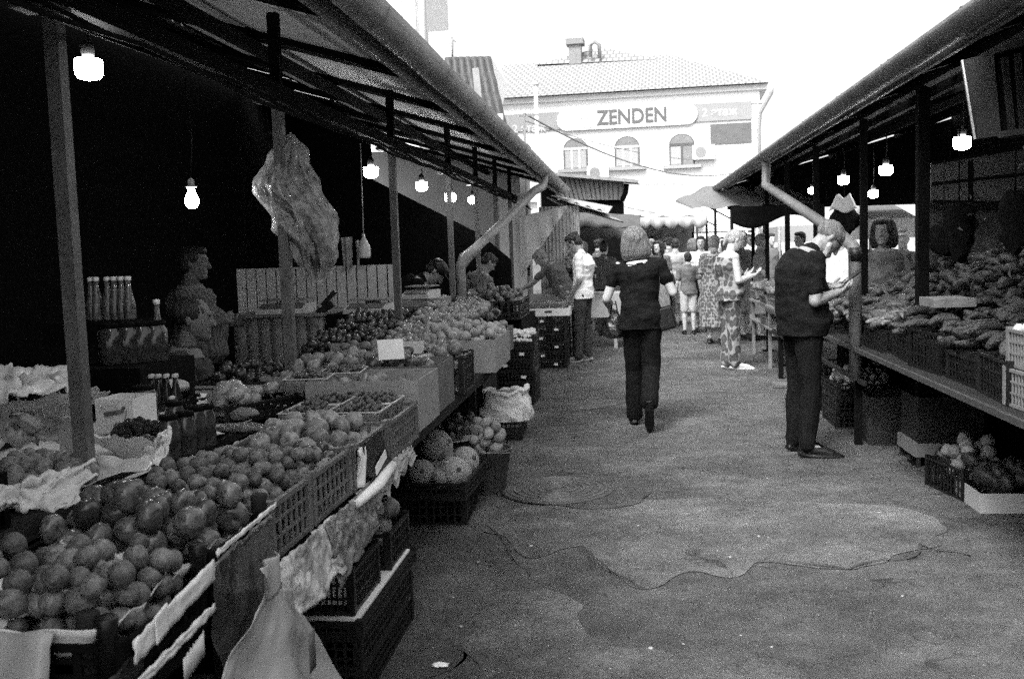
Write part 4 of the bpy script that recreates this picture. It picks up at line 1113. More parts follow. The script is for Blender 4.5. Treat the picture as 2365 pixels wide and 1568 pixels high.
b = MB(); q = PX(715, 1500, -.815); b.grid(lambda a, c: (-.806, q.y - .03 + .05 * a, q.z - .05 + .10 * c), 2, 2, th=.001); b.build('printed_panel', M_greypl, bg_)
# stiff dark box face under the first crates, with white label
b = MB(); b.box((-.945, 1.86, .42), (.05, .32, .40)); bx_ = single(b, 'dark_box', M_black, 'black box below the counter edge carrying a torn white label', 'box')
b = MB(); lp_ = PX(450, 1522, -.915); b.grid(lambda a, c: (-.915, lp_.y - .05 + .10 * a, lp_.z - .03 + .05 * c + .02 * a + .005 * math.sin(a * 40)), 14, 2, th=.002); b.build('torn_label', M_paper, bx_)

# pale strips and torn paper along the top rails of the two nearest crates
for i, (ya, yb, za, zb_, h_) in enumerate(((1.67, 2.03, .835, .875, .045), (2.05, 2.42, .885, .90, .012), (1.68, 2.02, .76, .78, .02))):
    b = MB(); b.grid(lambda a, c: (-.915 + .006 * noise.noise(V((a * 9, c * 3, i))), ya + (yb - ya) * a, za + (zb_ - za) * a - h_ * c + .006 * noise.noise(V((a * 14, i, 0)))), 24, 4, th=.004)
    single(b, 'rail_strip', M_cardw if i != 1 else M_paper, ('wide pale strip along the top rail of the nearest crate', 'thin torn pale strip on the rail of the apple crate', 'lower pale strip on the side of the nearest crate')[i], 'strip')
b = MB(); q = PX(375, 1440, -.905); b.grid(lambda a, c: (-.902, q.y - .03 + .05 * a, q.z - .03 + .055 * c + .01 * a), 8, 8, th=.003); single(b, 'round_tab', M_paper, 'small pale tab hanging at the corner of the nearest crate', 'tab')

# cardboard boxes further along the street side
carton('grey cardboard box with an oval hand hole behind the punnets', (-1.20, 4.55, .733), .52, .46, .232, 0, mat('grey_card', .26, .85, 20, .12, .1, 90), hole=True)
carton('dark fibre box with a cut away rim, second box along the street', (-1.22, 5.05, .733), .54, .44, .237, 0, mat('dark_card', .11, .8, 20, .2, .1, 90))
crate('black mesh crate between the two rows of cardboard boxes', (-1.08, 5.66, .733), .30, .38, .21, 0, M_black)
carton('tall pale cardboard box heaped with onions', (-1.16, 6.85, .733), .56, .80, .215, 0, mat('onion_card', .27, .85, 20, .12, .1, 90))
carton('dark box behind the onion box under the downpipe', (-1.25, 7.75, .733), .60, .70, .19, 0, mat('dark_card', .11, .8, 20, .2, .1, 90))
fruits('apple', 'apple', .037, M_pale, 46, (-1.45, -.96, 4.34, 4.76), .80, 'pale apple in the grey cardboard box with the hand hole', 'apple', 'apples in the hand hole box', seed=11, keep=.86)
fruits('apple', 'apple', .038, M_apple, 46, (-1.48, -.97, 4.85, 5.25), .83, 'dark mottled apple in the dark fibre box', 'apple', 'apples in the dark fibre box', seed=12, keep=.9)
fruits('apple', 'apple', .040, M_pale, 18, (-1.22, -.94, 5.5, 5.84), .82, 'pale apple in the black mesh crate between the boxes', 'apple', 'apples in the black mesh crate', seed=13, keep=.87)
fruits('onion', 'onion', .035, M_onion, 260, (-1.46, -.88, 6.45, 7.28), .78, 'round onion heaped on the pale cardboard box', 'onion', 'onions in the pale box', seed=14, keep=.88, dome=.75)
fruits('onion', 'onion', .042, M_pale, 70, (-1.55, -.95, 7.45, 8.1), .80, 'pale fruit heaped in the dark box near the downpipe', 'fruit', 'pale fruit in the far dark box', seed=15, keep=.88, dome=.8)

# berry punnets
def punnet(c, L, W, H, rz, label, seed, nberry=90, m=None):
    t = thing('punnet', label, 'punnet', c, rz, None); T = mw(t)
    def part(nm, mb, mm): mb.v = [T @ p for p in mb.v]; return mb.build(nm, mm, t)
    b = MB()
    for s in (-1, 1):
        b.grid(lambda a, q, s=s: (s * (L / 2 - .012 * (1 - q)), (a - .5) * W, H * q), 8, 4, th=.0012)
        b.grid(lambda a, q, s=s: ((a - .5) * L, s * (W / 2 - .012 * (1 - q)), H * q), 8, 4, th=.0012)
    b.box((0, 0, .003), (L - .02, W - .02, .003)); part('tub', b, mat('clear_tub', .6, .2, trans=.75))
    b = MB()
    for s in (-1, 1): b.box((s * L / 2, 0, H), (.006, W, .004)); b.box((0, s * W / 2, H + .001), (L, .006, .004))
    part('rim', b, M_whitepl)
    q = random.Random(seed); b = MB()
    for i in range(nberry):
        x, y = q.uniform(-L / 2 + .015, L / 2 - .015), q.uniform(-W / 2 + .015, W / 2 - .015)
        b.ell((x, y, H * .65 + q.uniform(-.02, .025) + .02 * (1 - (2 * x / L) ** 2)), .0125, n=7, m=5)
    for i in range(50):
        x, y = q.choice((-1, 1)) * (L / 2 - .017), q.uniform(-W / 2 + .015, W / 2 - .015)
        if i % 2: x, y = q.uniform(-L / 2 + .015, L / 2 - .015), -(W / 2 - .017)
        b.ell((x, y, q.uniform(.014, H * .7)), .0125, n=7, m=5)
    o = part('berry_heap', b, m or M_darkf); o['kind'] = 'stuff'
M_cherry = mat('cherry_skin', .07, .25, 120, .6, 0, 50)
for i, (u, v, z, lb_) in enumerate(((718, 905, .90, 'clear punnet of cherries beside the second post'), (795, 890, .90, 'clear punnet of cherries against the white edged tray'))):
    punnet(PZ(u, v, z), .20, .26, .075, .12, lb_, 20 + i, 130, M_cherry)
for i, (x, y) in enumerate(((-1.30, 3.88), (-1.30, 4.12), (-1.08, 3.88), (-1.08, 4.12))):
    punnet(V((x, y, .845)), .19, .21, .065, 0, ('near inner', 'far inner', 'near street side', 'far street side')[i] + ' punnet of blueberries in the fourth grey crate before the cardboard box', 30 + i, 100, mat('berry_skin', .06, .4, 150, .5, 0, 50))

# second row: dark plums, white edged tray, wrapped apricots
T1 = PZ(640, 880, .90)
crate('shallow dark tray of plums behind the second post', (-1.90, 4.95, .83), .52, .6, .10, 0, M_black, nb=10)
b = MB(); b.box((-1.90, 4.655, .90), (.50, .004, .05)); single(b, 'paper_strip', M_paperd, 'pale strip along the front of the plum tray', 'paper')
fruits('plum', 'plum', .027, M_darkf, 130, (-2.14, -1.66, 4.68, 5.22), .87, 'small dark plum in the shallow tray behind the second post', 'plum', 'plums in the dark tray', seed=21, keep=.93, dome=.7)
tr = thing('fruit_tray', 'white edged tray of mixed apples and peaches right of the second post', 'tray', (-1.48, 5.15, .80), R(-9))
T = mw(tr); b = MB(); b.box((.235, 0, .10), (.012, 1.05, .10)); b.v = [T @ p for p in b.v]; b.build('street_side', M_cardw, tr)
for c_, d_ in (((-.235, 0, .1), (.012, 1.05, .1)), ((0, .53, .1), (.48, .012, .1)), ((0, -.53, .1), (.48, .012, .1)), ((0, 0, .055), (.46, 1.03, .01))):
    b = MB(); b.box(c_, d_); b.v = [T @ p for p in b.v]; b.build('tray_side' if d_[2] > .05 else 'tray_base', M_card, tr)
fruits('apple', 'apple', .036, M_pale, 62, (-.22, .22, -.50, .25), .10, 'mottled apple in the white edged tray', 'apple', 'apples in the white edged tray', M=T, seed=22, keep=.12, dome=1.0)
fruits('peach', 'peach', .029, M_peach, 70, (-.22, .22, .15, .52), .10, 'peach at the far end of the white edged tray', 'peach', 'peaches in the white edged tray', M=T, seed=23, keep=.12, dome=.8)
card('pale blank price card standing at the end of the white edged tray', PZ(905, 830, 1.0), .13, .11, R(20), R(-28), m=M_paper)
W1 = PZ(548, 935, .88)
crate('black mesh tray of wrapped apricots with a dark gap in the middle', (W1.x, W1.y, .83), .36, .44, .08, R(-24), M_black, nb=8)
for i in range(18):
    q = random.Random(60 + i); a = Matrix.Rotation(R(-24), 3, 'Z') @ V((q.uniform(-.13, .13), q.uniform(-.17, .17), 0)); b = MB()
    b.ell((W1.x + a.x, W1.y + a.y, .905 + q.uniform(0, .045)), (.04, .045, .032), n=10, m=7); b.jitter(.007, 50, i)
    single(b, 'wrapped_fruit', mat('film_wrap', .27, .22, 12, .4, .5, 60, rv=.25), 'fruit wrapped in film on the black mesh tray', 'wrapped fruit', 'wrapped fruit on the black tray')

# jars with dark lids
def jar(p, r, h, label, dark=.03, lidm=None, group=None, name='glass_jar'):
    t = thing(name, label, 'jar', p, 0, group)
    b = MB(); b.lathe([(r * .9, 0), (r, .008), (r, h * .78), (r * .8, h * .88), (r * .8, h * .93)], p, 18); b.build('jar_body', mat('jar_glass', .05, .12, 25, .8, .1, 30), t)
    b = MB(); b.lathe([(r * .84, h * .91), (r * .87, h * .92), (r * .87, h), (r * .8, h + .004), (.002, h + .002)], p, 18); b.build('lid', lidm or M_dark, t)
    return t
for i, (u, v) in enumerate(((395, 1060), (432, 1050), (455, 1035), (478, 1030), (408, 1020))):
    jar(PZ(u, v, .83), .038, .155, ('leftmost preserve jar', 'second preserve jar from the left', 'third preserve jar from the left', 'rightmost preserve jar', 'preserve jar hidden at the back')[i] + ' in the row before the white paper', lidm=M_dark)
sh_ = PY(300, 870, 4.9)
b = MB(); b.box((-2.62, 4.75, .93), (.62, .6, .20)); single(b, 'dark_chest', M_dark, 'dark low chest under the tall pickle jars', 'chest')
for i, (u, v) in enumerate(((262, 868), (300, 862), (333, 858), (362, 852))):
    p = PY(u, v, 4.65 + .04 * i); p.z = 1.03
    jar(p, .065, .20, ('first', 'second', 'third', 'fourth')[i] + ' three litre pickle jar from the post in the dark stall')
def bottle(p, r, h, label, group=None, m=None):
    t = thing('glass_bottle', label, 'bottle', p, 0, group)
    b = MB(); b.lathe([(r * .9, 0), (r, .01), (r * .98, h * .35), (r * .42, h * .75), (r * .36, h * .92)], p, 12); b.build('bottle_body', m or mat('bottle_glass', .10, .1, 20, .6, .1, 30), t)
    b = MB(); b.lathe([(r * .46, h * .91), (r * .5, h * .92), (r * .5, h), (r * .3, h + .003)], p, 12); b.build('cap', M_whitepl, t)
bsh = MB(); bsh.box((-2.83, 5.15, 1.16), (.6, .3, .12)); single(bsh, 'bottle_rack', M_dark, 'narrow dark rack carrying the tall bottles', 'rack')
for i, u in enumerate((216, 228, 254, 270, 286, 302)):
    p = PY(u, 757, 5.15); p.z = 1.22 - .0
    bottle(p, .036, .235, 'tall clear bottle with white cap in the row behind the jars', 'tall bottles with white caps')
p = PY(365, 760, 5.0); p.z = 1.03; bottle(p, .036, .30, 'single tall bottle with white cap right of the pickle jars')
for i, (u, v) in enumerate(((350, 875), (366, 872), (384, 868), (404, 864))):
    p = PZ(u, v, .83 + .03); p.z = .845; 
    p = PY(u, v, 4.3); p.z = .845
    bottle(p, .030, .17, 'short dark bottle with white cap in the group beside the seated man', 'short dark bottles with white caps', mat('dark_bottle', .02, .15))
p = PY(396, 905, 4.0); p.z = .845; bottle(p, .028, .11, 'lone small bottle with white cap before the short dark bottles')
p = PY(332, 905, 4.05); p.z = .845; jar(p, .058, .15, 'round pickle jar with a pale label left of the short bottles', name='glass_jar')
# white carton with emblem behind post 1
cp = PY(268, 935, 3.75); cp.z = .845
def inkf(t, T):
    def P_(x, z): return T @ V((x, -.088, z))
    b = MB()
    pts = [(-.045, .085), (.03, .098), (.045, .11), (.055, .105), (.04, .08), (-.04, .068)]
    b.prism([P_(x, z) for x, z in pts], (0, -.001, 0)); 
    for a, c_ in (((-.06, .105), (.02, .118)), ((.045, .045), (.062, .10))): b.bar(P_(*a), P_(*c_), .004, .002)
    b.prism([P_(-.005, .03), P_(.01, .045), P_(.025, .03), P_(.01, .012)], (0, -.001, 0)); b.build('printed_emblem', M_greypl, t)
carton('small white carton with a printed emblem beside the first post', (cp.x, cp.y + .08, .845), .17, .16, .14, R(-6), M_cardw, cat='carton', name='white_carton', ink=inkf)
# bag of grain
def lump(p, r, label, m, seed, name='bag_of_grain', cat='bag', amp=.3, rz=0):
    b = MB(); b.ell(V(p) + V((0, 0, r[2])), r, Matrix.Rotation(rz, 3, 'Z'), 22, 14); b.jitter(r[2] * amp, 1 / r[2] * .8, seed); b.jitter(r[2] * amp * .3, 3 / r[2], seed + 3)
    return single(b, name, m, label, cat)
M_grain = mat('grain_bag', .5, .45, 70, .3, .4, 160)
lump(PZ(395, 915, .85), (.11, .08, .045), 'plump bag of pale grain lying by the small bottles', M_grain, 2)
lump(PZ(540, 968, .85), (.13, .06, .028), 'long clear packet of dark seeds between the jars and the apples', mat('seed_bag', .14, .3, 70, .6, .4, 160), 4, 'seed_packet', 'packet', rz=R(-20))
lump(PZ(560, 1000, .84), (.12, .06, .02), 'second flat seed packet lying under the first', mat('seed_bag2', .10, .3, 70, .6, .4, 160), 5, 'seed_packet', 'packet', rz=R(-10))
lump(PZ(350, 895, .845), (.04, .04, .02), 'small dark pouch beside the bag of grain', M_wood, 8, 'pouch', 'pouch')

# open plastic bags with dark berries
def open_bag(p, r, h, label, seed, m=None, nrz=0, berr=None, bl=''):
    t = thing('open_bag', label, 'bag', p); b = MB()
    def fn(a, c):
        an = 2 * math.pi * a; q = .35 + .65 * min(1, c * 1.6); fl = 1 + .75 * max(0, c - .5) * (1 + .8 * math.sin(an * 3 + seed)) + .10 * noise.noise(V((math.cos(an) * 2, math.sin(an) * 2, c * 2 + seed))) + .07 * noise.noise(V((math.cos(an) * 7, math.sin(an) * 7, c * 5 + seed)))
        return (p.x + r[0] * q * fl * math.cos(an), p.y + r[1] * q * fl * math.sin(an), p.z + h * (c if c < .7 else .7 + (c - .7) * .55) * (1 + .15 * math.sin(an * 2 + seed) + .2 * noise.noise(V((math.cos(an) * 3, math.sin(an) * 3, seed))) + .12 * noise.noise(V((math.cos(an) * 11, math.sin(an) * 11, seed)))))
    b.grid(fn, 56, 18, th=.0015); b.build('bag_wall', m or mat('white_bag', .72, .4, 6, .15, .3, 14, trans=.1), t)
    if berr:
        q = random.Random(seed); b = MB()
        for i in range(berr[1]):
            an, rr = q.uniform(0, 6.28), math.sqrt(q.random()) * .86
            b.ell((p.x + r[0] * rr * math.cos(an), p.y + r[1] * rr * math.sin(an), p.z + h * .72 + (1 - rr * rr) * h * .5 + q.uniform(-.01, .01)), berr[0], n=8, m=6)
        b.jitter(berr[0] * .2, 1.2 / berr[0], 3)
        single(b, 'berry_heap', berr[2], bl, 'berries', kind='stuff')
M_blackb = mat('blackberry', .015, .35, 90, .6, .6, 260)
p = PZ(85, 935, .93); open_bag(V((p.x, p.y, .83)), (.24, .20), .17, 'white paper bag opened wide round blackberries at the far left', 3, berr=(.016, 170, M_blackb), bl='blackberries heaped in the wide white bag at far left')
p = PZ(322, 1010, .90); open_bag(V((p.x, p.y, .80)), (.12, .10), .13, 'crumpled clear bag of blackberries beside the first post', 5, berr=(.014, 90, M_blackb), bl='blackberries in the small clear bag beside the jars')
p = PZ(70, 1100, .88); open_bag(V((p.x, p.y, .76)), (.22, .17), .14, 'white plastic bag of wrapped fruit at the left edge', 7, berr=(.034, 60, M_peach), bl='fruit heaped in the white plastic bag at the left edge')
b = MB(); p = PZ(172, 1050, .86); b.box((p.x, p.y, .93), (.075, .06, .13), R(10)); single(b, 'small_box', M_paperd, 'small upright pale box standing in front of the first post', 'box')
b = MB(); q0 = PZ(330, 1108, .86); q1 = PZ(470, 1055, .87); b.tube([q0, q0.lerp(q1, .5) + V((0, 0, .004)), q1], .0035, 6); single(b, 'thin_stick', M_wood, 'thin stick lying on the paper in front of the blackberry bag', 'stick')
b = MB(); b.grid(lambda a, c: (-1.66 - .5 * a, 2.30 + .95 * c, .80 + .012 * noise.noise(V((a * 6, c * 9, 2))) + .025 * a), 20, 30, th=.002)
single(b, 'paper_sheet', M_paperd, 'grey paper lying between the apple crate and the first post', 'paper')
crate('dark crate at the left edge behind the apple crate', (-2.05, 2.25, .80), .7, .5, .16, 0, M_dark)
fruits('peach', 'peach', .036, M_peach, 40, (-2.35, -1.75, 2.0, 2.45), .82, 'peach at the far left edge behind the apple crate', 'peach', 'peaches at the left edge', seed=31, keep=.87)

# crumpled plastic and paper between the crates at the left edge
def crumple(pts, z, amp, seed, m, label, name='plastic_sheet', cat='plastic sheet'):
    A, B, C_, D = [PZ(u, v, zz) for (u, v), zz in zip(pts, z)]; b = MB()
    def fn(a, c):
        q = A.lerp(B, a).lerp(D.lerp(C_, a), c); n_ = V((a * 4 + seed, c * 3, seed)); e = 1 - .0 * c
        return q + V((noise.noise(n_ * 1.3), noise.noise(n_ * 1.3 + V((9, 0, 0))), .9 * noise.noise(n_ * 1.6 + V((0, 9, 0))) + .5 * abs(noise.noise(n_ * 4)))) * amp
    b.grid(fn, 46, 22, th=.0015); single(b, name, m, label, cat)
M_wp = mat('white_bag', .72)
crumple(((110, 1250), (310, 1285), (300, 1345), (120, 1320)), (.93, .90, .84, .84), .035, 2, M_wp, 'crumpled white liner standing between the two nearest crates')
crumple(((-60, 1345), (180, 1300), (140, 1400), (-60, 1470)), (.92, .90, .86, .84), .03, 4, M_wp, 'white liner folded up along the left side of the nearest crate')
crumple(((-40, 1130), (225, 1075), (170, 1165), (-40, 1195)), (.95, .96, .88, .88), .04, 6, M_wp, 'white plastic bag lip spilling at the left edge before the post')
crumple(((-60, 850), (180, 842), (170, 905), (-60, 930)), (1.12, 1.10, 1.02, 1.02), .05, 8, M_wp, 'white paper flaps behind the blackberries at the far left')
crumple(((-60, 960), (150, 965), (150, 1010), (-60, 1050)), (1.0, 1.0, .92, .90), .05, 10, mat('grey_bag_film', .3, .35, 9, .3, .4, 20), 'dull plastic folds below the blackberries at the far left')
crumple(((450, 925), (530, 885), (560, 900), (470, 950)), (.90, .92, .88, .87), .03, 12, M_paper, 'white paper corner sticking up beside the wrapped apricots', 'paper_sheet', 'paper')
crumple(((370, 1010), (395, 985), (378, 1075), (300, 1090)), (.96, .97, .88, .86), .03, 14, M_wp, 'clear bag folds beside the dark jars')

# big central heaps behind the onion box
def slope_fn(x0, x1, y0, y1, zf_, j):
    def f(q, t):
        x, y = q.uniform(x0, x1), q.uniform(y0, y1); return V((x, y, zf_(x, y) + q.uniform(-j, j)))
    return f
big = thing('display_bench', 'sloping display bench heaped with fruit in the middle of the left row', 'bench', (-2.2, 7.4, 0))
b = MB(); b.prism([(-3.1, 5.9, .62), (-1.5, 5.9, .62), (-1.5, 9.2, .72), (-3.1, 9.2, .72)], (0, 0, .03)); b.build('bench_top', M_wood, big)
for x in (-3.0, -1.6):
    for y in (6.0, 9.1): b = MB(); b.box((x, y, .32), (.06, .06, .62)); b.build('leg', M_wood, big)
for i, (u0, u1, y, m_) in enumerate(((762, 905, 6.1, M_card), (908, 978, 6.12, M_cardw))):
    a, c = PY(u0, 790, y), PY(u1, 790, y); b = MB(); b.box(((a.x + c.x) / 2, y, .92), (abs(c.x - a.x), .012, .12)); single(b, 'tray_board', m_, ('long pale board fronting the dark berry tray', 'short white board fronting the tomato tray')[i], 'board')
blob_heap('plum_heap', .027, M_darkf, slope_fn(-2.12, -1.68, 6.15, 7.6, lambda x, y: .93 + .10 * (y - 6.1) , .02), 300, 'sloping heap of small dark plums behind the long pale board', 'plums', 4, 1.1)
blob_heap('tomato_heap', .030, mat('tomato_heap_skin', .19, .35, 5, .6, .05, 50), slope_fn(-1.68, -1.15, 6.15, 8.3, lambda x, y: .90 + .09 * (y - 6.1), .02), 620, 'long sloping heap of small tomatoes behind the onion box', 'tomatoes', 5)
b = MB(); b.prism([(-2.15, 6.12, .60), (-1.15, 6.12, .60), (-1.15, 6.12, .88), (-2.15, 6.12, .90)], (0, .02, 0)); b.prism([(-2.15, 6.14, .89), (-1.15, 6.14, .88), (-1.15, 8.4, 1.07), (-2.15, 8.4, 1.08)], (0, 0, -.02)); single(b, 'sloped_board', M_wood, 'sloped board under the plum and tomato heaps', 'board')
fruits('tomato', 'plum', .045, M_tomato, 90, (-2.05, -1.42, 9.1, 10.0), .92, 'large tomato in the far crate below the downpipe', 'tomato', 'tomatoes below the downpipe', seed=41, keep=.98, dome=1)
crate('dark crate of large tomatoes behind the downpipe', (-1.74, 9.55, .78), .66, .94, .18, 0, M_black)
b = MB(); b.box((-1.84, 9.6, .39), (.8, 1.6, .77)); single(b, 'covered_table', M_dark, 'dark covered table carrying the far tomato crates', 'table')
crate('far black crate beside the leaning vendor woman', (-1.50, 11.0, .80), .7, 1.0, .2, 0, M_black)
b = MB(); b.box((-1.6, 11.4, .40), (.9, 1.6, .78)); single(b, 'far_table', M_dark, 'low dark table beside the leaning vendor woman', 'table')
fruits('peach', 'apple', .048, M_tomato, 80, (-1.82, -1.15, 10.55, 11.5), .93, 'large pepper or tomato under the hands of the leaning vendor', 'tomato', 'tomatoes by the leaning vendor', seed=42, keep=.98, dome=1.1)
blob_heap('herb_heap', .035, M_green, slope_fn(-1.7, -1.2, 8.3, 9.2, lambda x, y: .90 + .06 * math.sin(x * 9), .03), 160, 'heap of dark green herbs right of the downpipe foot', 'herbs', 6, .5)
b = MB(); b.box((-1.5, 8.75, .45), (.5, .9, .82)); single(b, 'herb_box', M_wood, 'dark box under the herbs near the downpipe foot', 'box')

# scales and cabinets
def scales(p, rz, label, w=.34):
    t = thing('weighing_scales', label, 'scales', p, rz); T = mw(t)
    def part(nm, mb, mm): mb.v = [T @ q for q in mb.v]; return mb.build(nm, mm, t)
    b = MB(); pr = [(-.17, 0), (.17, 0), (.17, .07), (-.05, .075), (-.17, .035)]
    b.prism([(-w / 2, y, z) for y, z in pr], (w, 0, 0)); part('scale_body', b, M_whitepl)
    b = MB(); b.prism([(-w * .42, -.1625, .042), (w * .42, -.1625, .042), (w * .42, -.075, .0735), (-w * .42, -.075, .0735)], (0, -.003, .004)); part('display', b, M_greypl)
    b = MB(); b.box((0, .04, .105), (w * .95, .24, .012)); b.box((0, .04, .085), (.1, .1, .03)); part('pan', b, M_metal)
cb = PY(540, 830, 7.9)
kb = thing('cabinet', 'low ribbed cabinet carrying the first scales in the dark stall', 'cabinet', (-2.75, 8.0, 0))
x0, x1 = PY(540, 760, 7.75).x, PY(735, 760, 7.75).x; zt_ = PY(640, 732, 7.75).z
b = MB(); b.grid(lambda a, c: (x0 + (x1 - x0) * a, 7.75 - .015 * abs(math.sin(a * math.pi * 7)), .2 + (zt_ - .2) * c), 84, 1, th=.004, smooth=False); b.build('ribbed_front', M_paintg, kb)
b = MB(); b.box(((x0 + x1) / 2, 8.1, zt_ + .012), (x1 - x0 + .1, .8, .024)); b.build('cabinet_top', M_metal, kb)
b = MB(); b.box((x1 - .1, 8.1, (zt_ + .3) / 2), (.25, .6, zt_ - .32)); b.build('cabinet_side', M_whitepl, kb)
scales(V((PY(657, 722, 7.9).x, 7.95, zt_ + .024)), R(4), 'white scales on the ribbed cabinet left of centre', .42)
q = PY(855, 722, 7.9); b = MB(); b.box((q.x, 8.0, (q.z) / 2), (.65, .5, q.z)); single(b, 'scale_stand', M_dark, 'dark stand under the second scales', 'stand')
scales(V((q.x, 7.95, q.z)), R(-6), 'white scales near the end of the slatted board', .36)
q = PY(965, 690, 8.6); b = MB(); b.box((q.x, 8.8, q.z / 2), (.45, .4, q.z)); single(b, 'scale_box', M_card, 'cardboard box under the scales by the stooping vendor', 'box')
scales(V((q.x, 8.75, q.z)), R(-8), 'small scales in front of the stooping vendor in the cap', .25)
b = MB(); q = PY(765, 690, 7.9); b.bar(PY(745, 705, 7.8), PY(775, 672, 7.8), .05, .03); b.bar(PY(735, 722, 7.8), PY(770, 700, 7.8), .06, .05); single(b, 'scoop', M_black, 'black scoop leaning between the two scales', 'scoop')
# hanging cloth and bottle at the back
for i, (u, v, w_, h_) in enumerate(((800, 548, .10, .26), (825, 555, .03, .22))):
    q = PY(u, v, 8.5); b = MB(); b.grid(lambda a, c, q=q, w_=w_, h_=h_: (q.x + w_ * (a - .5) * (1 - .4 * c * (1 if i else .6)), 8.5 + .02 * math.sin(a * 9), q.z - h_ * c), 8, 8, th=.003); single(b, 'hanging_cloth', M_paperd, ('wide', 'narrow')[i] + ' cloth hanging above the slatted board', 'cloth')
q = PY(841, 575, 8.45); b = MB(); b.lathe([(.05, -.02), (.055, .0), (.055, .08), (.035, .12), (.014, .16), (.014, .19)], q - V((0, 0, .06)), 14); b.tube([q + V((0, 0, .12)), q + V((.01, 0, .9))], .004, 5); single(b, 'hanging_bottle', M_whitepl, 'white plastic bottle hung above the slatted board', 'bottle')

# hanging clear bag tied to the second post
hp_ = PY(655, 300, 4.76)
def tab(c, xs, ys):
    for i in range(len(xs) - 1):
        if c <= xs[i + 1]:
            t = (c - xs[i]) / (xs[i + 1] - xs[i]); t = t * t * (3 - 2 * t); return ys[i] + (ys[i + 1] - ys[i]) * t
    return ys[-1]
def film(k, seed, zs):
    def f(a, c):
        an = 2 * math.pi * a; ca, sa = math.cos(an), math.sin(an); cc = (zs[0] + (zs[1] - zs[0]) * c) / .76
        w_ = tab(cc, (0, .15, .36, .6, .8, .93, 1.0), (.012, .085, .150, .130, .098, .06, .012)) * k
        cx_ = tab(cc, (0, .33, .6, .8, 1.0), (0, -.037, .050, .098, .10))
        if c > .985 or c < .015: w_ *= .3
        rg = lambda s_: abs(noise.noise(V((ca * s_ + seed, sa * s_, c * s_ * 1.6))))
        q_ = min(1, w_ / .1)
        n_ = (.022 * noise.noise(V((ca * 2, sa * 2, c * 4 + seed))) - .05 * rg(2.0) - .022 * rg(4.5) - .006 * rg(10) + .014) * q_
        return (hp_.x + cx_ + (w_ + n_) * ca, hp_.y + .10 + (w_ * .45 + n_) * sa, hp_.z - (zs[0] + (zs[1] - zs[0]) * c))
    return f
b = MB(); b.grid(film(1.22, 0, (0, .76)), 130, 100)
M_wrap = mat('crinkled_film', .5, .14, 14, .8, .8, 18, alpha=.42)
hbag = single(b, 'hanging_bag', M_wrap, 'large clear plastic bag of folded wrappings tied to the second post', 'plastic bag')
b = MB(); b.grid(film(.98, 5, (.20, .74)), 110, 90); b.build('folded_wrapping', mat('bag_bundle', .09, .25, 12, .95, .8, 14), hbag)

# ------------------------------------------------------------------ on the ground, left side
def wp_melon(p, r, label, seed):
    mb = MB(); mb.ell((0, 0, 0), (r, r, r * 1.03), None, 28, 18); mb.jitter(r * .03, 3 / r, seed)
    mb.v = [Euler((.9, .2 * seed, seed)).to_matrix() @ v_ for v_ in mb.v]
    mb.v = [v_ + V(p) for v_ in mb.v]
    o = single(mb, 'melon', M_melon, label, 'melon'); b = MB(); b.lathe([(.014, -.002), (.014, .003), (.006, .004)], (0, 0, 0), 10)
    b.v = [(Euler((R(70), 0, .3 * seed)).to_matrix() @ (v_ + V((0, 0, r * 1.0)))) + V(p) for v_ in b.v]; b.build('stem_scar', M_stem, o)
crate('lower black crate under the melon crate', (-1.13, 5.68, .0), .38, .54, .16, R(2), M_black)
crate('upper black crate holding four netted melons', (-1.115, 5.62, .165), .43, .62, .10, R(-3), M_black, nb=12)
wp_melon((-1.205, 5.52, .275), .080, 'left front melon of the crate', 1)
wp_melon((-1.02, 5.52, .28), .088, 'right front melon of the crate', 2)
wp_melon((-.985, 5.73, .30), .085, 'melon behind the right front one, partly hidden by a leaf of card', 3)
wp_melon((-1.155, 5.74, .39), .096, 'largest melon resting highest on the others', 4)
b = MB(); b.box((-1.05, 5.58, .37), (.05, .004, .08), R(25)); single(b, 'card_slip', M_card, 'small card slip stuck between the melons', 'card')
fruits('melon', 'plum', .07, M_melon, 6, (-1.30, -.94, 5.42, 5.95), .19, 'melon low in the crate hidden under the big ones', 'melon', 'melons low in the crate', seed=44)
# bucket
bp_ = PZ(1130, 1148, 0); bk = thing('bucket', 'dark plastic bucket filled with potatoes beside the melons', 'bucket', (bp_.x - .02, bp_.y + .15, 0))
c = (bp_.x - .02, bp_.y + .15, 0)
b = MB(); b.lathe([(.10, .0), (.103, .004), (.148, .27), (.158, .275), (.158, .285), (.143, .284), (.135, .22), (.01, .20)], c, 28); b.build('bucket_body', mat('bucket_plastic', .07, .4, 8, .3, .05, 40), bk)
b = MB(); b.tube([V(c) + V((.155 * math.cos(t), .155 * math.sin(t), .25 - .03 * math.sin(t))) for t in [math.pi * k / 14 + math.pi for k in range(15)]], .004, 6); b.build('bucket_handle', M_metal, bk)
fruits('potato', 'pear', .033, M_potato, 34, (c[0] - .13, c[0] + .13, c[1] - .13, c[1] + .13), .215, 'potato filling the dark bucket', 'potato', 'potatoes in the bucket', seed=45, dome=1.4)
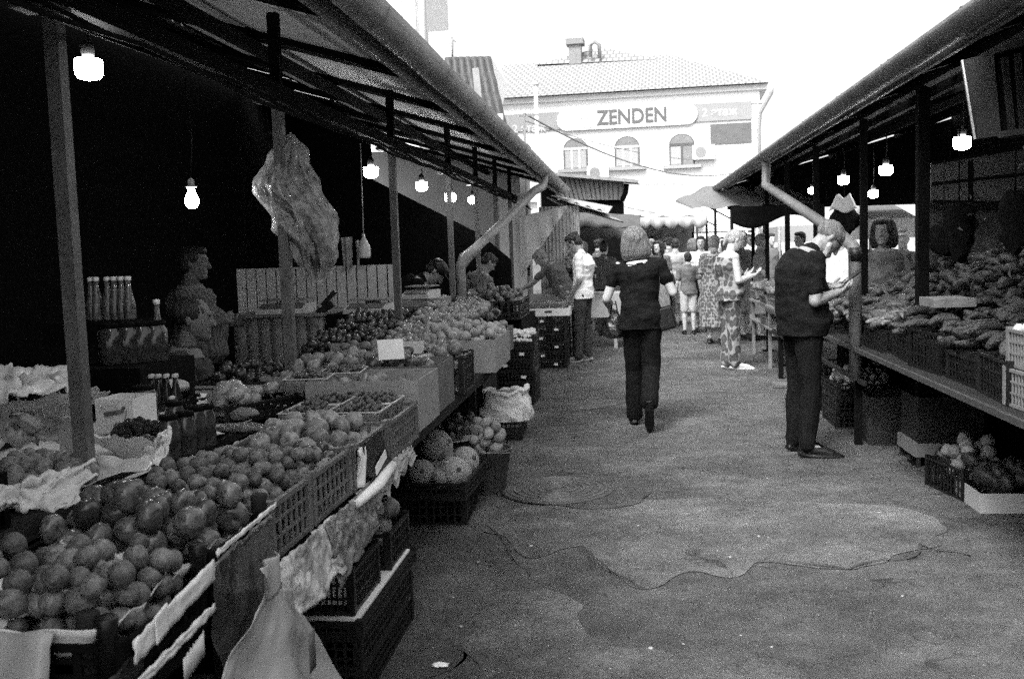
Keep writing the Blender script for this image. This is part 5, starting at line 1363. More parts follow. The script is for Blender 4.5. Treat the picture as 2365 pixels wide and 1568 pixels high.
# trays of tomatoes behind melons
q = PY(1052, 1035, 6.78)
st = thing('low_stool', 'low dark stool carrying the two tomato plates behind the melons', 'stool', (q.x, q.y + .05, 0))
b = MB(); b.box((q.x, q.y + .05, .22), (.36, .46, .02)); b.build('stool_top', M_wood, st)
for sx in (-1, 1):
    for sy in (-1, 1): b = MB(); b.box((q.x + sx * .15, q.y + .05 + sy * .19, .105), (.035, .035, .21)); b.build('leg', M_wood, st)
for i, (dy, dz) in enumerate(((-.08, .0), (.16, .045))):
    c = V((q.x + .0, q.y + dy, .232 + dz)); b = MB(); b.lathe([(.09, 0), (.14, .012), (.15, .022), (.145, .024), (.09, .006), (.01, .005)], c, 24); single(b, 'plate', M_whitepl, ('near white plate of tomatoes behind the melons', 'far white plate of tomatoes behind the melons')[i], 'plate')
    fruits('tomato', 'apple', .034, M_tomato, 8, (c.x - .13, c.x + .13, c.y - .10, c.y + .10), c.z + .008, ('tomato on the near white plate', 'tomato on the far white plate')[i], 'tomato', ('tomatoes on the near plate', 'tomatoes on the far plate')[i], seed=46 + i)
    if i: b = MB(); b.box((c.x, c.y, .254), (.2, .2, .045)); single(b, 'plate_block', M_wood, 'block lifting the far tomato plate', 'block')
# white sack on crates
q = PZ(1160, 1020, 0)
crate('black crate on the asphalt under the white sack', (q.x - .03, q.y + .32, 0), .36, .56, .11, R(2), M_black, tagm=-1)
sk = thing('woven_sack', 'bulging white woven sack standing open on a black crate', 'sack', (q.x + .0, q.y + .30, .115))
b = MB()
def sack(a, c):
    an = 2 * math.pi * a; ex = .225 - .035 * c + .02 * math.sin(math.pi * c * 1.3); ey = .19 - .06 * c
    sc_ = lambda t: math.copysign(abs(t) ** .75, t)
    k = 1.0 if c > .06 else .8 + c * 3
    n1 = .02 * noise.noise(V((math.cos(an) * 2.2 + c, math.sin(an) * 2.2, c * 2.5))) - .03 * abs(noise.noise(V((math.cos(an) * 2.4 + c, math.sin(an) * 2.4, c * 1.6)))) - .012 * abs(noise.noise(V((math.cos(an) * 7 + c * 2, math.sin(an) * 7, c * 6))))
    return (q.x + (ex * k + n1) * sc_(math.cos(an)), q.y + .30 + (ey * k + n1) * sc_(math.sin(an)), .12 + .25 * c + .05 * c * noise.noise(V((math.cos(an) * 1.6, math.sin(an) * 1.6, 4))) + .015 * c * math.sin(an * 5))
b.grid(sack, 64, 40, th=.003); b.build('sack_wall', mat('woven_white', .72, .7, 90, .2, .5, 150), sk)
b = MB(); b.grid(lambda a, c: (q.x + (.180 + .026 * math.cos(2 * math.pi * c) + .02 * noise.noise(V((a * 9, 2, 1)))) * math.cos(2 * math.pi * a), q.y + .30 + (.115 + .022 * math.cos(2 * math.pi * c)) * math.sin(2 * math.pi * a), .37 + .022 * math.sin(2 * math.pi * c) + .05 * noise.noise(V((math.cos(2 * math.pi * a) * 1.6, math.sin(2 * math.pi * a) * 1.6, 4))) + .02 * noise.noise(V((math.cos(2 * math.pi * a) * 6, math.sin(2 * math.pi * a) * 6, c * 2)))), 60, 10); b.build('rolled_hem', mat('woven_white', .62), sk)
blob_heap('grain_fill', .03, M_woodl, lambda q_, t: V((q.x + q_.uniform(-.15, .15), q.y + .30 + q_.uniform(-.08, .08), .345)), 60, 'pale contents showing in the open mouth of the sack', 'grain', 9)
# crate behind the sack in the shade with dark fruit
q = PZ(1060, 985, .0)
crate('black crate of dark fruit in the shade under the counter end', (-1.42, 8.6, .16), .40, .56, .16, 0, M_black, tagm=1); crate('empty black crate supporting the shaded dark fruit crate', (-1.42, 8.6, .0), .40, .56, .155, 0, M_black)
fruits('plum', 'plum', .033, M_darkf, 70, (-1.60, -1.24, 8.35, 8.85), .24, 'dark fruit in the shaded crate under the counter end', 'fruit', 'dark fruit in the shaded crate', seed=50, keep=.28)
# stacks of black crates
q = PZ(1238, 936, 0); sx_ = q.x - .21; sy_ = q.y + .3
for i in range(6):
    crate('black crate, number ' + ('one', 'two', 'three', 'four', 'five', 'six')[i] + ' from the ground, in the shorter stack beside the sack', (sx_ + .004 * (i % 3), sy_ + .006 * (i % 2), .114 * i), .40, .58, .112, R(1.2 * ((i * 7) % 3 - 1)), M_black, 'black crates stacked beside the sack', tagm=((-1) ** i), nb=11)
blob_heap('garlic_heap', .026, mat('garlic', .6, .6, 12, .2), lambda q_, t: V((sx_ + q_.uniform(-.17, .17), sy_ + q_.uniform(-.26, .26), .67 + q_.uniform(0, .04))), 170, 'white garlic filling the top crate of the shorter stack', 'garlic', 11, 1.1)
blob_heap('garlic_heap', .018, mat('garlic', .6), lambda q_, t: V((sx_ + q_.uniform(-.18, .18), sy_ - .285 + q_.uniform(-.006, .006), .64 + q_.uniform(0, .02))), 26, 'white garlic bulging over the near rim of the shorter stack', 'garlic', 12, 1.1)
q = PZ(1312, 850, 0); tx_ = q.x - .24; ty_ = q.y + .3
for i in range(6):
    crate('black crate, number ' + ('one', 'two', 'three', 'four', 'five', 'six')[i] + ' from the ground, in the taller stack by the leaning vendor', (tx_ + .004 * (i % 3), ty_, .112 * i), .46, .60, .110, R(1.0 * ((i * 5) % 3 - 1)), M_black, 'black crates stacked by the leaning vendor', tagm=((-1) ** i), nb=11)
carton('white fruit carton with dark printed mark on the taller stack', (tx_, ty_ - .02, .675), .56, .42, .10, 0, M_cardw, name='white_carton', cat='carton', ink=lambda t, T: [MB().prism([T @ V((x, -.214, z)) for x, z in ((-.04, .04), (.04, .04), (.05, .055), (.04, .07), (-.04, .07), (-.05, .055))], (0, -.001, 0)).build('printed_mark', M_ink, t)])
for i in range(2):
    punnet(V((tx_ - .13 + .26 * i, ty_ - .02, .76)), .22, .34, .09, 0, ('left', 'right')[i] + ' dark punnet in the white carton on the taller stack', 70 + i, 60, M_darkf)
crate('crate of pale fruit beyond the taller stack', (tx_ + .1, ty_ + .9, .0), .4, .6, .7, 0, M_dark)

# black crates at the bottom of the picture, beside the counter
crate('bottom black crate of the stack at the lower edge', (-1.135, 3.58, .0), .42, .80, .118, R(0), M_black, nb=12)
crate('second black crate of the stack at the lower edge', (-1.135, 3.58, .120), .42, .80, .116, R(0), M_black, nb=12)
crate('notched shallow black crate on the stack at the lower edge', (-1.135, 3.60, .238), .44, .86, .055, R(0), M_black, nb=16)
b = MB(); b.box((-1.135, 3.60, .292), (.40, .80, .008)); single(b, 'card_sheet', M_cardw, 'white card laid over the notched crate', 'card sheet')
crate('upper black mesh crate standing on the white card', (-1.125, 3.40, .300), .34, .36, .155, R(0), M_black, nb=16)
crate('rear black crate of pale fruit at the back of the low stack', (-1.125, 3.88, .300), .36, .34, .14, R(0), M_black, nb=11)
crate('shallow black crate tucked between the low stack and the counter', (-1.16, 3.62, .442), .3, .26, .06, R(0), M_black)
fruits('apple', 'apple', .045, M_pale, 14, (-1.285, -.965, 3.73, 4.03), .33, 'pale fruit in the rear crate of the low stack', 'apple', 'pale fruit in the rear low crate', seed=52)
b = MB(); b.box((-1.135, 3.26, .375), (.28, .008, .10)); single(b, 'white_board', M_paper, 'white board standing inside the upper mesh crate', 'board')
q = PZ(1018, 1541, 0); b = MB(); b.grid(lambda a, c: (q.x - .03 + .06 * a, q.y - .02 + .04 * c, .012 + .012 * math.sin(a * 3) * math.sin(c * 4) + .006 * noise.noise(V((a * 4, c * 4, 0)))), 8, 6, th=.002); single(b, 'litter_scrap', M_paper, 'small white scrap of litter on the asphalt at the bottom', 'litter')
for i in range(16):
    r_ = random.Random(900 + i); u, v = r_.uniform(1000, 2100), r_.uniform(1080, 1540); q = PZ(u, v, 0); s_ = r_.uniform(.005, .012)
    b = MB(); b.ell((q.x, q.y, s_ * .5), (s_, s_ * .8, s_ * .5), n=7, m=5); b.jitter(s_ * .3, 90, i); single(b, 'pebble', M_paperd, 'tiny pale pebble lying on the asphalt', 'pebble', 'pebbles on the asphalt')
# ------------------------------------------------------------------ right stalls
rs = thing('stall_shelf', 'long dark shelf of the right stalls with a pale front edge', 'shelf', (2.4, 5.5, 0))
b = MB(); b.box((2.35, 7.6, .735), (1.44, 9.0, .03)); b.build('shelf_top', M_wood, rs)
b = MB(); b.box((1.62, 7.6, .735), (.02, 9.0, .03)); b.build('front_edge', mat('edge_wood', .035, .8, 12, .3), rs)
b = MB(); b.box((1.66, 9.6, .50), (.03, 4.6, .03)); b.build('lower_rail', M_wood, rs)
for y in (4.2, 7.6, 9.2, 11.4):
    for x in (1.68, 3.0): b = MB(); b.box((x, y, .36), (.05, .05, .72)); b.build('leg', M_dark, rs)
b = MB(); b.box((2.45, 7.6, .36), (.03, 9.0, .70)); b.build('back_board', M_dark, rs)
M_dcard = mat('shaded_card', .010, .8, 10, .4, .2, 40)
# row of boxes and crates on the shelf edge
row = [(4.9, 'dark box behind the white baskets at right'), (5.45, 'dark box under the heaped corn nearest the thick post'), (6.05, 'dark box just before the thick post'), (6.65, 'dark box just past the thick post'), (7.25, 'dark box left of the thick post')]
for i, (y, lb_) in enumerate(row):
    crate(lb_, (1.93 + .03 * (i % 2), y, .75), .46, .50, (.20, .15, .23)[i % 3], R(4 * (i % 3 - 1)), M_black, nb=9)
    b = MB(); b.box((1.97, y, .83), (.36, .42, .15)); single(b, 'dark_filler', M_wood, 'added dark filler inside the ' + ('first', 'second', 'third', 'fourth', 'fifth', 'sixth')[i] + ' crate on the right shelf counted from the white baskets', 'board')  # block added to keep the inside of each crate dark
for i, y in enumerate((8.75, 9.3, 9.85, 10.4)):
    crate(('first', 'second', 'third', 'fourth')[i] + ' sloping crate of vegetables past the drainpipe', (1.90, y, .75), .48, .50, .14, 0, M_black, tagm=1, tilt=(0, R(-8), 0))
def veg(r, L, m, name='cucumber', bend=.12):
    mb = MB(); pts = []; rs_ = []
    for i in range(9):
        t = i / 8; pts.append((L * (t - .5), bend * L * (1 - (2 * t - 1) ** 2), 0)); rs_.append(r * max(.12, math.sin(math.pi * min(.98, max(.04, t))) ** .45))
    mb.tube(pts, rs_, 9); mb.jitter(r * .22, .35 / r, r * 99); return mb.mesh(name, m)
def veg_heap(name, me, n, x0, x1, y0, y1, zf_, label, group, seed, yaw=None, cat=None):
    q = random.Random(seed)
    for i in range(n):
        x, y = q.uniform(x0, x1), q.uniform(y0, y1)
        o = bpy.data.objects.new(name, me[q.randrange(len(me))]); col.objects.link(o); o.location = (x, y, zf_(x, y) + q.uniform(-.02, .035))
        o.rotation_euler = (q.uniform(-3, 3), q.uniform(-.25, .25), (yaw if yaw is not None else q.uniform(0, 6.3)) + q.uniform(-.5, .5)); ty = ['near', 'middle', 'far'][min(2, int(3 * (y - y0) / (y1 - y0)))]; tx = ['front edge', 'front half', 'back half', 'rear'][min(3, int(4 * (x - x0) / (x1 - x0)))]; tag(o, label + ', ' + ty + ' part, ' + tx, cat or name, group)
hz_ = lambda x, y: .98 + .32 * (x - 1.75)
veg_heap('maize_cob', [veg(.028, .20, mat('maize_husk', .026, .55, 60, .6, .6, 90, rv=.7)), veg(.022, .15, mat('maize_husk', .24)), veg(.034, .17, mat('maize_husk', .24), bend=.3)], 170, 1.72, 2.7, 4.75, 6.7, hz_, 'long husked vegetable heaped right of the thick post', 'long vegetables heaped right of the thick post', 3, .4)
veg_heap('marrow', [veg(.032, .16, mat('marrow_skin', .05, .5, 60, .5, .3, 60, rv=.6)), veg(.038, .12, mat('marrow_skin', .32)), veg(.026, .19, mat('marrow_skin', .32), bend=.25)], 190, 1.72, 2.8, 7.0, 8.8, lambda x, y: .97 + .38 * (x - 1.75), 'pale marrow heaped between drainpipe and thick post', 'marrows heaped left of the thick post', 5)
veg_heap('cucumber', [veg(.024, .17, M_green), veg(.022, .15, M_green)], 100, 1.68, 2.25, 7.0, 8.6, lambda x, y: .93 + .28 * (x - 1.7), 'dark cucumber in front of the marrows', 'cucumbers before the marrows', 7)
blob_heap('pepper_heap', .045, mat('pepper_mix', .10, .3, 14, .7, .1, 30), slope_fn(1.68, 2.4, 8.5, 10.8, lambda x, y: .90 + .30 * (x - 1.7), .03), 420, 'mixed peppers and greens filling the crates past the drainpipe', 'vegetables', 21, .8)
blob_heap('cabbage_heap', .06, mat('cabbage_mix', .09, .6, 14, .6, .4, 30), slope_fn(2.4, 3.3, 6.9, 10.6, lambda x, y: 1.10 + .30 * min(1, x - 2.4), .05), 330, 'high heap of pale leafy vegetables at the back of the right stall', 'vegetables', 22, .7)
def leaf_heap(name, m, fn, n, s, label, cat, seed):
    q = random.Random(seed); mb = MB()
    for i in range(n):
        c = fn(q, 0); Mx = Euler((q.uniform(-1.2, 1.2), q.uniform(-1.2, 1.2), q.uniform(0, 6.3))).to_matrix(); a = s * q.uniform(.6, 1.3)
        vs = [c + Mx @ V(p) for p in ((0, 0, 0), (a * .5, a * .25, a * .12), (a * 1.3, 0, 0), (a * .5, -a * .25, a * .12))]
        mb.add(vs, [(0, 1, 2), (0, 2, 3)])
    return single(mb, name, m, label, cat, kind='stuff')
leaf_heap('herb_bunches', mat('herb_leaf', .05, .6, 9, .4, rv=.2), lambda q, t: V((q.gauss(3.0, .28), q.gauss(6.2, .35), q.gauss(1.50, .17))), 2600, .05, 'dark mass of dill and herbs standing behind the long vegetables', 'herbs', 31)
leaf_heap('herb_bunches', mat('herb_leaf', .05), lambda q, t: V((q.gauss(3.3, .2), q.gauss(7.3, .2), q.gauss(1.85, .16))), 1200, .05, 'darker bunch of greenery hanging left of the dangling garments', 'herbs', 32)
b = MB(); q0, q1 = PY(2140, 690, 6.2), PY(2235, 690, 6.2); b.box(((q0.x + q1.x) / 2, 6.2, q0.z - .02), (q1.x - q0.x, .3, .05)); single(b, 'pale_box', M_woodl, 'pale box lid among the vegetables right of the thick post', 'box')
# white latticed baskets
def basket(label, loc, L, W, H, rz):
    crate(label, loc, L, W, H, rz, M_whitepl2, 'white latticed baskets at the right edge', nb=12, cat='basket')['label'] = label
M_whitepl2 = mat('shaded_white_plastic', .17, .5, 10, .12, .1, 50)  # white plastic with the dimness of the stall put into its colour
q = PZ(2290, 955, .76)
basket('lower white latticed basket at the right edge of the shelf', (q.x + .36, q.y + .05, .755), .40, .50, .17, R(3))
basket('upper white latticed basket at the right edge of the shelf', (q.x + .37, q.y + .06, .93), .40, .50, .17, R(1))
b = MB()
for s in ((.0, -.245, .38, .004), (.0, .245, .38, .004)): b.box((q.x + .365 + s[0], q.y + .05 + s[1] * .94, .925), (s[2] * .97, s[3], .31))
for s in (-1, 1): b.box((q.x + .365 + s * .185, q.y + .05, .925), (.004, .45, .31))
single(b, 'basket_lining', M_card, 'pale lining inside the white latticed baskets', 'lining')
blob_heap('egg_heap', .024, mat('eggish', .55, .5), lambda q_, t: V((q.x + .37 + q_.uniform(-.17, .17), q.y + .06 + q_.uniform(-.22, .22), 1.09 + q_.uniform(0, .02))), 110, 'pale small produce heaped in the upper white basket', 'produce', 33)
for i in range(3):
    p = V((q.x + .28 + .1 * i, q.y + .1, 1.11)); jar(p, .042, .10, ('left', 'middle', 'right')[i] + ' dark jar standing on the upper white basket')
# hanging garments / bags on the right, dark
for i, (u, v, y, w_, h_) in enumerate(((2215, 470, 6.9, .10, .36), (2345, 440, 6.0, .09, .34), (1950, 480, 9.6, .13, .24), (2180, 520, 8.0, .12, .22))):
    q = PY(u, v, y); b = MB()
    b.grid(lambda a, c, q=q, w_=w_, h_=h_, y=y: (q.x + w_ * math.cos(2 * math.pi * a) * (.25 + .75 * math.sin(math.pi * (.12 + .8 * c))) + .05 * noise.noise(V((a * 6, c * 4, i * 3))), y + w_ * .4 * math.sin(2 * math.pi * a), q.z - h_ * c * (1 + .1 * math.sin(a * 12))), 28, 14, th=.003)
    b.tube([q, q + V((0, 0, .5))], .005, 5)
    single(b, 'hanging_bag', M_cloth_b, ('dark hanging bundle left of the rightmost one in the right stall', 'rightmost dark bundle hanging in the right stall', 'black bag hanging over the drainpipe bend', 'small dark bundle hanging beside the thick post')[i], 'bag')
q = PY(1952, 452, 9.5); b = MB(); b.grid(lambda a, c: (q.x - .02 + .13 * (a - .5) * (1 + c), 9.5, q.z + .0 - .14 * c + .02 * math.sin(a * 8)), 10, 6, th=.002); single(b, 'paper_tag', M_paper, 'pale paper scrap hanging above the black bag', 'paper')
# lattice frame hanging top right
la = thing('lattice_frame', 'dark hanging board with an inset barred panel in the upper right corner', 'frame', PY(2300, 200, 5.4))
A0, A1, A2, A3 = PY(2222, 140, 5.4), PY(2252, 322, 5.4), PY(2400, 300, 5.2), PY(2400, 90, 5.2)
M_fr = mat('frame_grey', .02, .7, 9, .3)
b = MB(); b.prism([A0, A0.lerp(A3, .42), A1.lerp(A2, .42), A1], (0, .03, 0)); b.bar(A0.lerp(A3, .42), A3, .05, .03); b.bar(A1.lerp(A2, .42), A2, .10, .03); b.build('side_board', M_fr, la)
b = MB(); b.prism([A0.lerp(A3, .42) + V((0, .03, 0)), A3 + V((0, .03, 0)), A2 + V((0, .03, 0)), A1.lerp(A2, .42) + V((0, .03, 0))], (0, .01, 0)); b.build('dark_panel', M_dark, la)
for k in range(3):
    t = .55 + k * .17; p0, p1 = A0.lerp(A3, t), A1.lerp(A2, t + .04); b = MB(); b.bar(p0.lerp(p1, .1), p1, .03, .02); b.build('bar', M_fr, la)
b = MB(); b.bar(A0 + V((-.004, -.01, 0)), A1 + V((-.004, -.01, 0)), .008, .01); b.build('edge_strip', M_paper, la)
# rear divider with panels behind (upper right)
rd = thing('panel_screen', 'framed grey screen hanging behind the right stall below its roof', 'screen', (4.2, 9.0, 1.8))
a0, a1, a2, a3 = PX(2150, 470, 4.0), PX(2150, 385, 4.0), PY(2420, 330, 7.0), PY(2420, 440, 7.0)
yy = 8.6
a0, a1, a2, a3 = PY(2150, 465, yy), PY(2150, 378, yy), PY(2430, 330, yy), PY(2430, 470, yy)
b = MB(); b.prism([a0, a3, a2, a1], (0, .02, 0)); b.build('panel', mat('screen_panel', .07, .8, 3, .2), rd)
b = MB()
for p0, p1 in ((a0, a3), (a1, a2), (PY(2150, 425, yy), PY(2430, 395, yy)), (PY(2240, 372, yy), PY(2240, 465, yy)), (PY(2370, 345, yy), PY(2370, 465, yy))): b.bar(p0 - V((0, .02, 0)), p1 - V((0, .02, 0)), .035, .02)
b.build('frame_bars', M_dark, rd)
b = MB(); b.grid(lambda a, c: (PY(2145, 470, 8.8).x + 2.2 * a, 8.8 + .03 * math.sin(a * 20), PY(2145, 470, 8.8).z + .03 - (.95 + .1 * math.sin(a * 5)) * c), 40, 14, th=.003); single(b, 'patterned_curtain', mat('patterned_cloth', .05, .8, 7, .9), 'dim patterned cloth hanging behind the herbs at right', 'curtain')
# ground level goods at right
q = PZ(1905, 948, 0)
for i in range(3):
    crate(('bottom', 'middle', 'top')[i] + ' black crate of the pile behind the bending man', (1.90, 8.55, .12 * i), .50, .56, .118, R(i), M_black, 'black crates behind the bending man', tagm=1, nb=12)
fruits('potato', 'pear', .036, M_potato, 60, (1.68, 2.12, 8.3, 8.8), .30, 'potato in the top crate behind the bending man', 'potato', 'potatoes behind the bending man', seed=61, keep=.33)
crate('taller black crate with white marks behind the potatoes', (1.95, 9.3, 0), .5, .6, .42, 0, M_black, nb=14)
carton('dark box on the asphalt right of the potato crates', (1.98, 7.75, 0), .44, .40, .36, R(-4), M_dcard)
sb = thing('low_pallet', 'pale low wooden tray on short feet under the right shelf', 'pallet', (2.05, 6.9, 0)); q = PZ(2060, 1015, 0)
b = MB(); b.box((2.10, 7.02, .115), (.46, .44, .09)); b.build('tray', mat('pallet_wood', .17, .8, 8, .15), sb)
for x in (1.895, 2.305):
    for y in (6.82, 7.22): b = MB(); b.box((x, y, .035), (.025, .025, .07)); b.build('foot', M_wood, sb)
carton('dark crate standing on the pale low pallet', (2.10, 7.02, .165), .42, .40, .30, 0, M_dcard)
q = PZ(2135, 1095, 0)
crate('black crate of onions on the asphalt at right', (2.02, 6.15, 0), .36, .44, .18, R(12), M_black, tagm=1)
fruits('onion', 'onion', .042, M_onion, 26, (1.87, 2.17, 5.97, 6.33), .08, 'onion in the black crate on the asphalt at right', 'onion', 'onions in the right floor crate', seed=63, keep=.12)
q = PZ(2200, 1130, 0); lump((q.x + .12, q.y + .18, 0), (.16, .18, .13), 'black plastic sack slumped beside the onion crate', mat('glossy_black_bag', .015, .22, 9, .3, .5, 14), 9, 'rubbish_sack', 'sack', .35)
b = MB(); b.box((q.x + .02, q.y - .02, .12), (.03, .003, .06)); b.box((q.x + .17, q.y - .03, .09), (.03, .003, .02)); single(b, 'pale_tag', M_paper, 'pale tags stuck on the front of the black sack', 'tag')
q = PZ(2258, 1185, 0); b = MB()
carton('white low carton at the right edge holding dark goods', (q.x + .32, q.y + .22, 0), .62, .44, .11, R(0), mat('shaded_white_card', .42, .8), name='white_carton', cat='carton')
blob_heap('dark_goods', .05, mat('dark_goods', .03, .5, 9, .6), lambda q_, t: V((q.x + .32 + q_.uniform(-.24, .26), q.y + .22 + q_.uniform(-.16, .16), .12 + q_.uniform(0, .10))), 60, 'dark produce filling the white low carton at the right edge', 'produce', 64, 1.4)

# low stands beyond the bending man: trays with tags
for i, (y, z) in enumerate(((10.9, .80), (11.8, .82), (12.8, .82), (13.8, .84))):
    crate(('nearest', 'second', 'third', 'farthest')[i] + ' tray of greens between the patterned dress and the bending man', (1.95, y, z), .55, .6, .10, 0, M_greypl, tagm=-1, tilt=(0, R(-10), 0))
blob_heap('greens_heap', .04, mat('greens_mix', .13, .5, 6, .7, .3, 30), slope_fn(1.68, 2.2, 10.6, 14.1, lambda x, y: .95 + .15 * (x - 1.7), .03), 500, 'mixed greens on the trays beside the patterned dress', 'greens', 24, .8)
tb_ = thing('display_table', 'thin legged table with two tiers beyond the bending man', 'table', (1.9, 12.4, 0))
b = MB(); b.box((1.95, 12.3, .76), (.6, 3.6, .03)); b.box((1.9, 12.3, .50), (.5, 3.4, .02)); b.build('table_top', M_woodl, tb_)
for y in (10.6, 10.75, 12.4, 14.0): b = MB(); b.box((1.70, y, .38), (.04, .04, .76)); b.build('leg', M_woodl, tb_)
b = MB(); b.box((1.72, 10.62, .05), (.5, .04, .03)); b.build('foot_rail', M_woodl, tb_)
for i in range(3): crate(('first', 'second', 'third')[i] + ' shallow tray on the lower tier beyond the bending man', (1.9, 11.2 + .8 * i, .52), .45, .6, .09, 0, M_greypl, tagm=1)

# ------------------------------------------------------------------ awnings and tents at the far end
M_awn = mat('pale_awning', .30, .8, 3, .1, .1, 20)
M_awnd = mat('dark_awning', .07, .8, 3, .2, .1, 20)
M_tent = mat('white_tent', .85, .8, 3, .03)
def striped(name, a, b_, sc):
    m = bpy.data.materials.new(name); m.use_nodes = True; n, l = m.node_tree.nodes, m.node_tree.links; p = n['Principled BSDF']; p.inputs['Roughness'].default_value = .8
    tc = n.new('ShaderNodeTexCoord'); w = n.new('ShaderNodeTexWave'); w.wave_type = 'BANDS'; w.bands_direction = 'X'; w.inputs['Scale'].default_value = sc; w.inputs['Distortion'].default_value = .3
    r = n.new('ShaderNodeMapRange'); r.inputs[1].default_value = .35; r.inputs[2].default_value = .65; r.inputs[3].default_value = a; r.inputs[4].default_value = b_
    l.new(tc.outputs['Object'], w.inputs['Vector']); l.new(w.outputs['Fac'], r.inputs[0]); l.new(r.outputs[0], p.inputs['Base Color']); return m
def awning(label, A, B, C, D, m, y_val=.22, nsc=6, posts=True, up=.0):
    """A,B rear (upper) edge left/right; C,D front (lower) edge left/right; scalloped valance on the front"""
    A, B, C, D = V(A), V(B), V(C), V(D); c = (C + D) / 2
    t = thing('awning', label, 'awning', (c.x, c.y, 0)); b = MB()
    b.grid(lambda a, q: A.lerp(B, a).lerp(C.lerp(D, a), q) + V((0, 0, up * math.sin(math.pi * q) + .02 * math.sin(a * 25) * q)), 40, 12, th=.01); b.build('canvas', m, t)
    b = MB(); b.grid(lambda a, q: C.lerp(D, a) + V((0, -.01, -q * y_val * (.62 + .38 * abs(math.sin(a * math.pi * nsc))))), nsc * 10, 2, th=.006); b.build('valance', m, t)
    if posts:
        for p in (C, D): q = MB(); q.tube([(p.x, p.y + .05, 0), (p.x, p.y + .05, p.z)], .025, 8); q.build('post', M_dark, t)
    return t
awning('large pale striped awning with scalloped edge in the middle distance', PY(1430, 425, 27), PY(1590, 425, 27), PY(1405, 503, 22.5), PY(1632, 500, 22.5), striped('striped_canvas', .40, .28, 1.4), .26, 7)
awning('second pale scalloped awning below the large striped one', PY(1400, 500, 27), PY(1620, 500, 27), PY(1440, 518, 23.5), PY(1600, 516, 23.5), M_awn, .28, 6)
awning('dark arched awning with scalloped edge right of the plastic curtain', PY(1320, 492, 19), PY(1480, 500, 19), PY(1300, 526, 17.2), PY(1478, 528, 17.2), M_awnd, .20, 6, up=.10)
awning('pale folded awning at the end of the left gutter', PY(1272, 452, 17.5), PY(1415, 478, 17.0), PY(1300, 462, 15.6), PY(1405, 492, 15.2), M_awn, .02, 3, posts=False)
b = MB(); b.prism([PY(1262, 455, 16.4), PY(1290, 470, 16.0), PY(1395, 500, 15.4), PY(1440, 512, 15.2), PY(1400, 494, 15.6)], (0, .04, -.02)); single(b, 'awning_flap', M_paintg, 'grey underside flap below the folded pale awning', 'flap')
def tent(label, u0, u1, v0, v1, y, m=M_tent, depth=3.0, val=.25):
    L, Rr = PY(u0, v1, y), PY(u1, v1, y); z0 = (L.z + Rr.z) / 2; zt = PY((u0 + u1) / 2, v0, y).z; cx_ = (L.x + Rr.x) / 2; w = (Rr.x - L.x) / 2
    t = thing('market_tent', label, 'tent', (cx_, y + depth / 2, 0)); b = MB(); ap = V((cx_, y + depth / 2, zt + .3)); cs = [V((cx_ - w, y, z0)), V((cx_ + w, y, z0)), V((cx_ + w, y + depth, z0)), V((cx_ - w, y + depth, z0))]
    for k in range(4): b.add([cs[k], cs[(k + 1) % 4], ap], [(0, 1, 2)])
    b.build('canvas', m, t); b = MB()
    for k in range(4):
        p, q = cs[k], cs[(k + 1) % 4]; b.add([p, q, q - V((0, 0, val)), p - V((0, 0, val))], [(0, 1, 2, 3)])
    b.build('valance', m, t)
    for p in cs: b = MB(); b.tube([(p.x * .999, p.y, 0), (p.x * .999, p.y, z0)], .03, 8); b.build('post', M_paintg, t)
tent('bright white market tent right of the street end', 1610, 1745, 492, 512, 27)
tent('farther white tent behind the bright one', 1590, 1720, 470, 492, 38)
tent('pale tent behind the right stalls near the drainpipe', 1990, 2120, 470, 505, 16, M_tent, 3, .3)
tent('pale tent seen between the drainpipe and the right posts', 1800, 1975, 500, 520, 20, M_awn, 3, .3)
tent('white tent far behind the walking woman', 1480, 1600, 525, 535, 33, M_awn)
# grey domed tarp at the end of the right canopy
b = MB(); A, B_ = PY(1560, 466, 17.2), PY(1760, 425, 17.2); C_, D_ = PY(1600, 482, 14.5), PY(1900, 470, 14.5); mid = PY(1640, 425, 17.2)
b.grid(lambda a, q: A.lerp(B_, a).lerp(C_.lerp(D_, a), q) + V((0, 0, .16 * math.sin(math.pi * min(1, a * 1.4) * .62) * (1 - q) + .02 * math.sin(a * 24)))  , 30, 12, th=.008)
single(b, 'domed_tarp', mat('grey_tarp', .13, .7, 5, .2, .2, 12, stretch=(.3, 3, 1)), 'grey domed tarpaulin stretched at the far end of the right canopy', 'tarpaulin')
b = MB(); b.grid(lambda a, q: PY(1690, 478, 14.4).lerp(PY(1905, 470, 13.2), a) + V((0, 0, -.22 * q * (1 + .4 * math.sin(a * 7)))), 20, 5, th=.006); single(b, 'dark_tarp_edge', M_dark, 'dark sagging tarp edge under the right canopy end', 'tarpaulin')

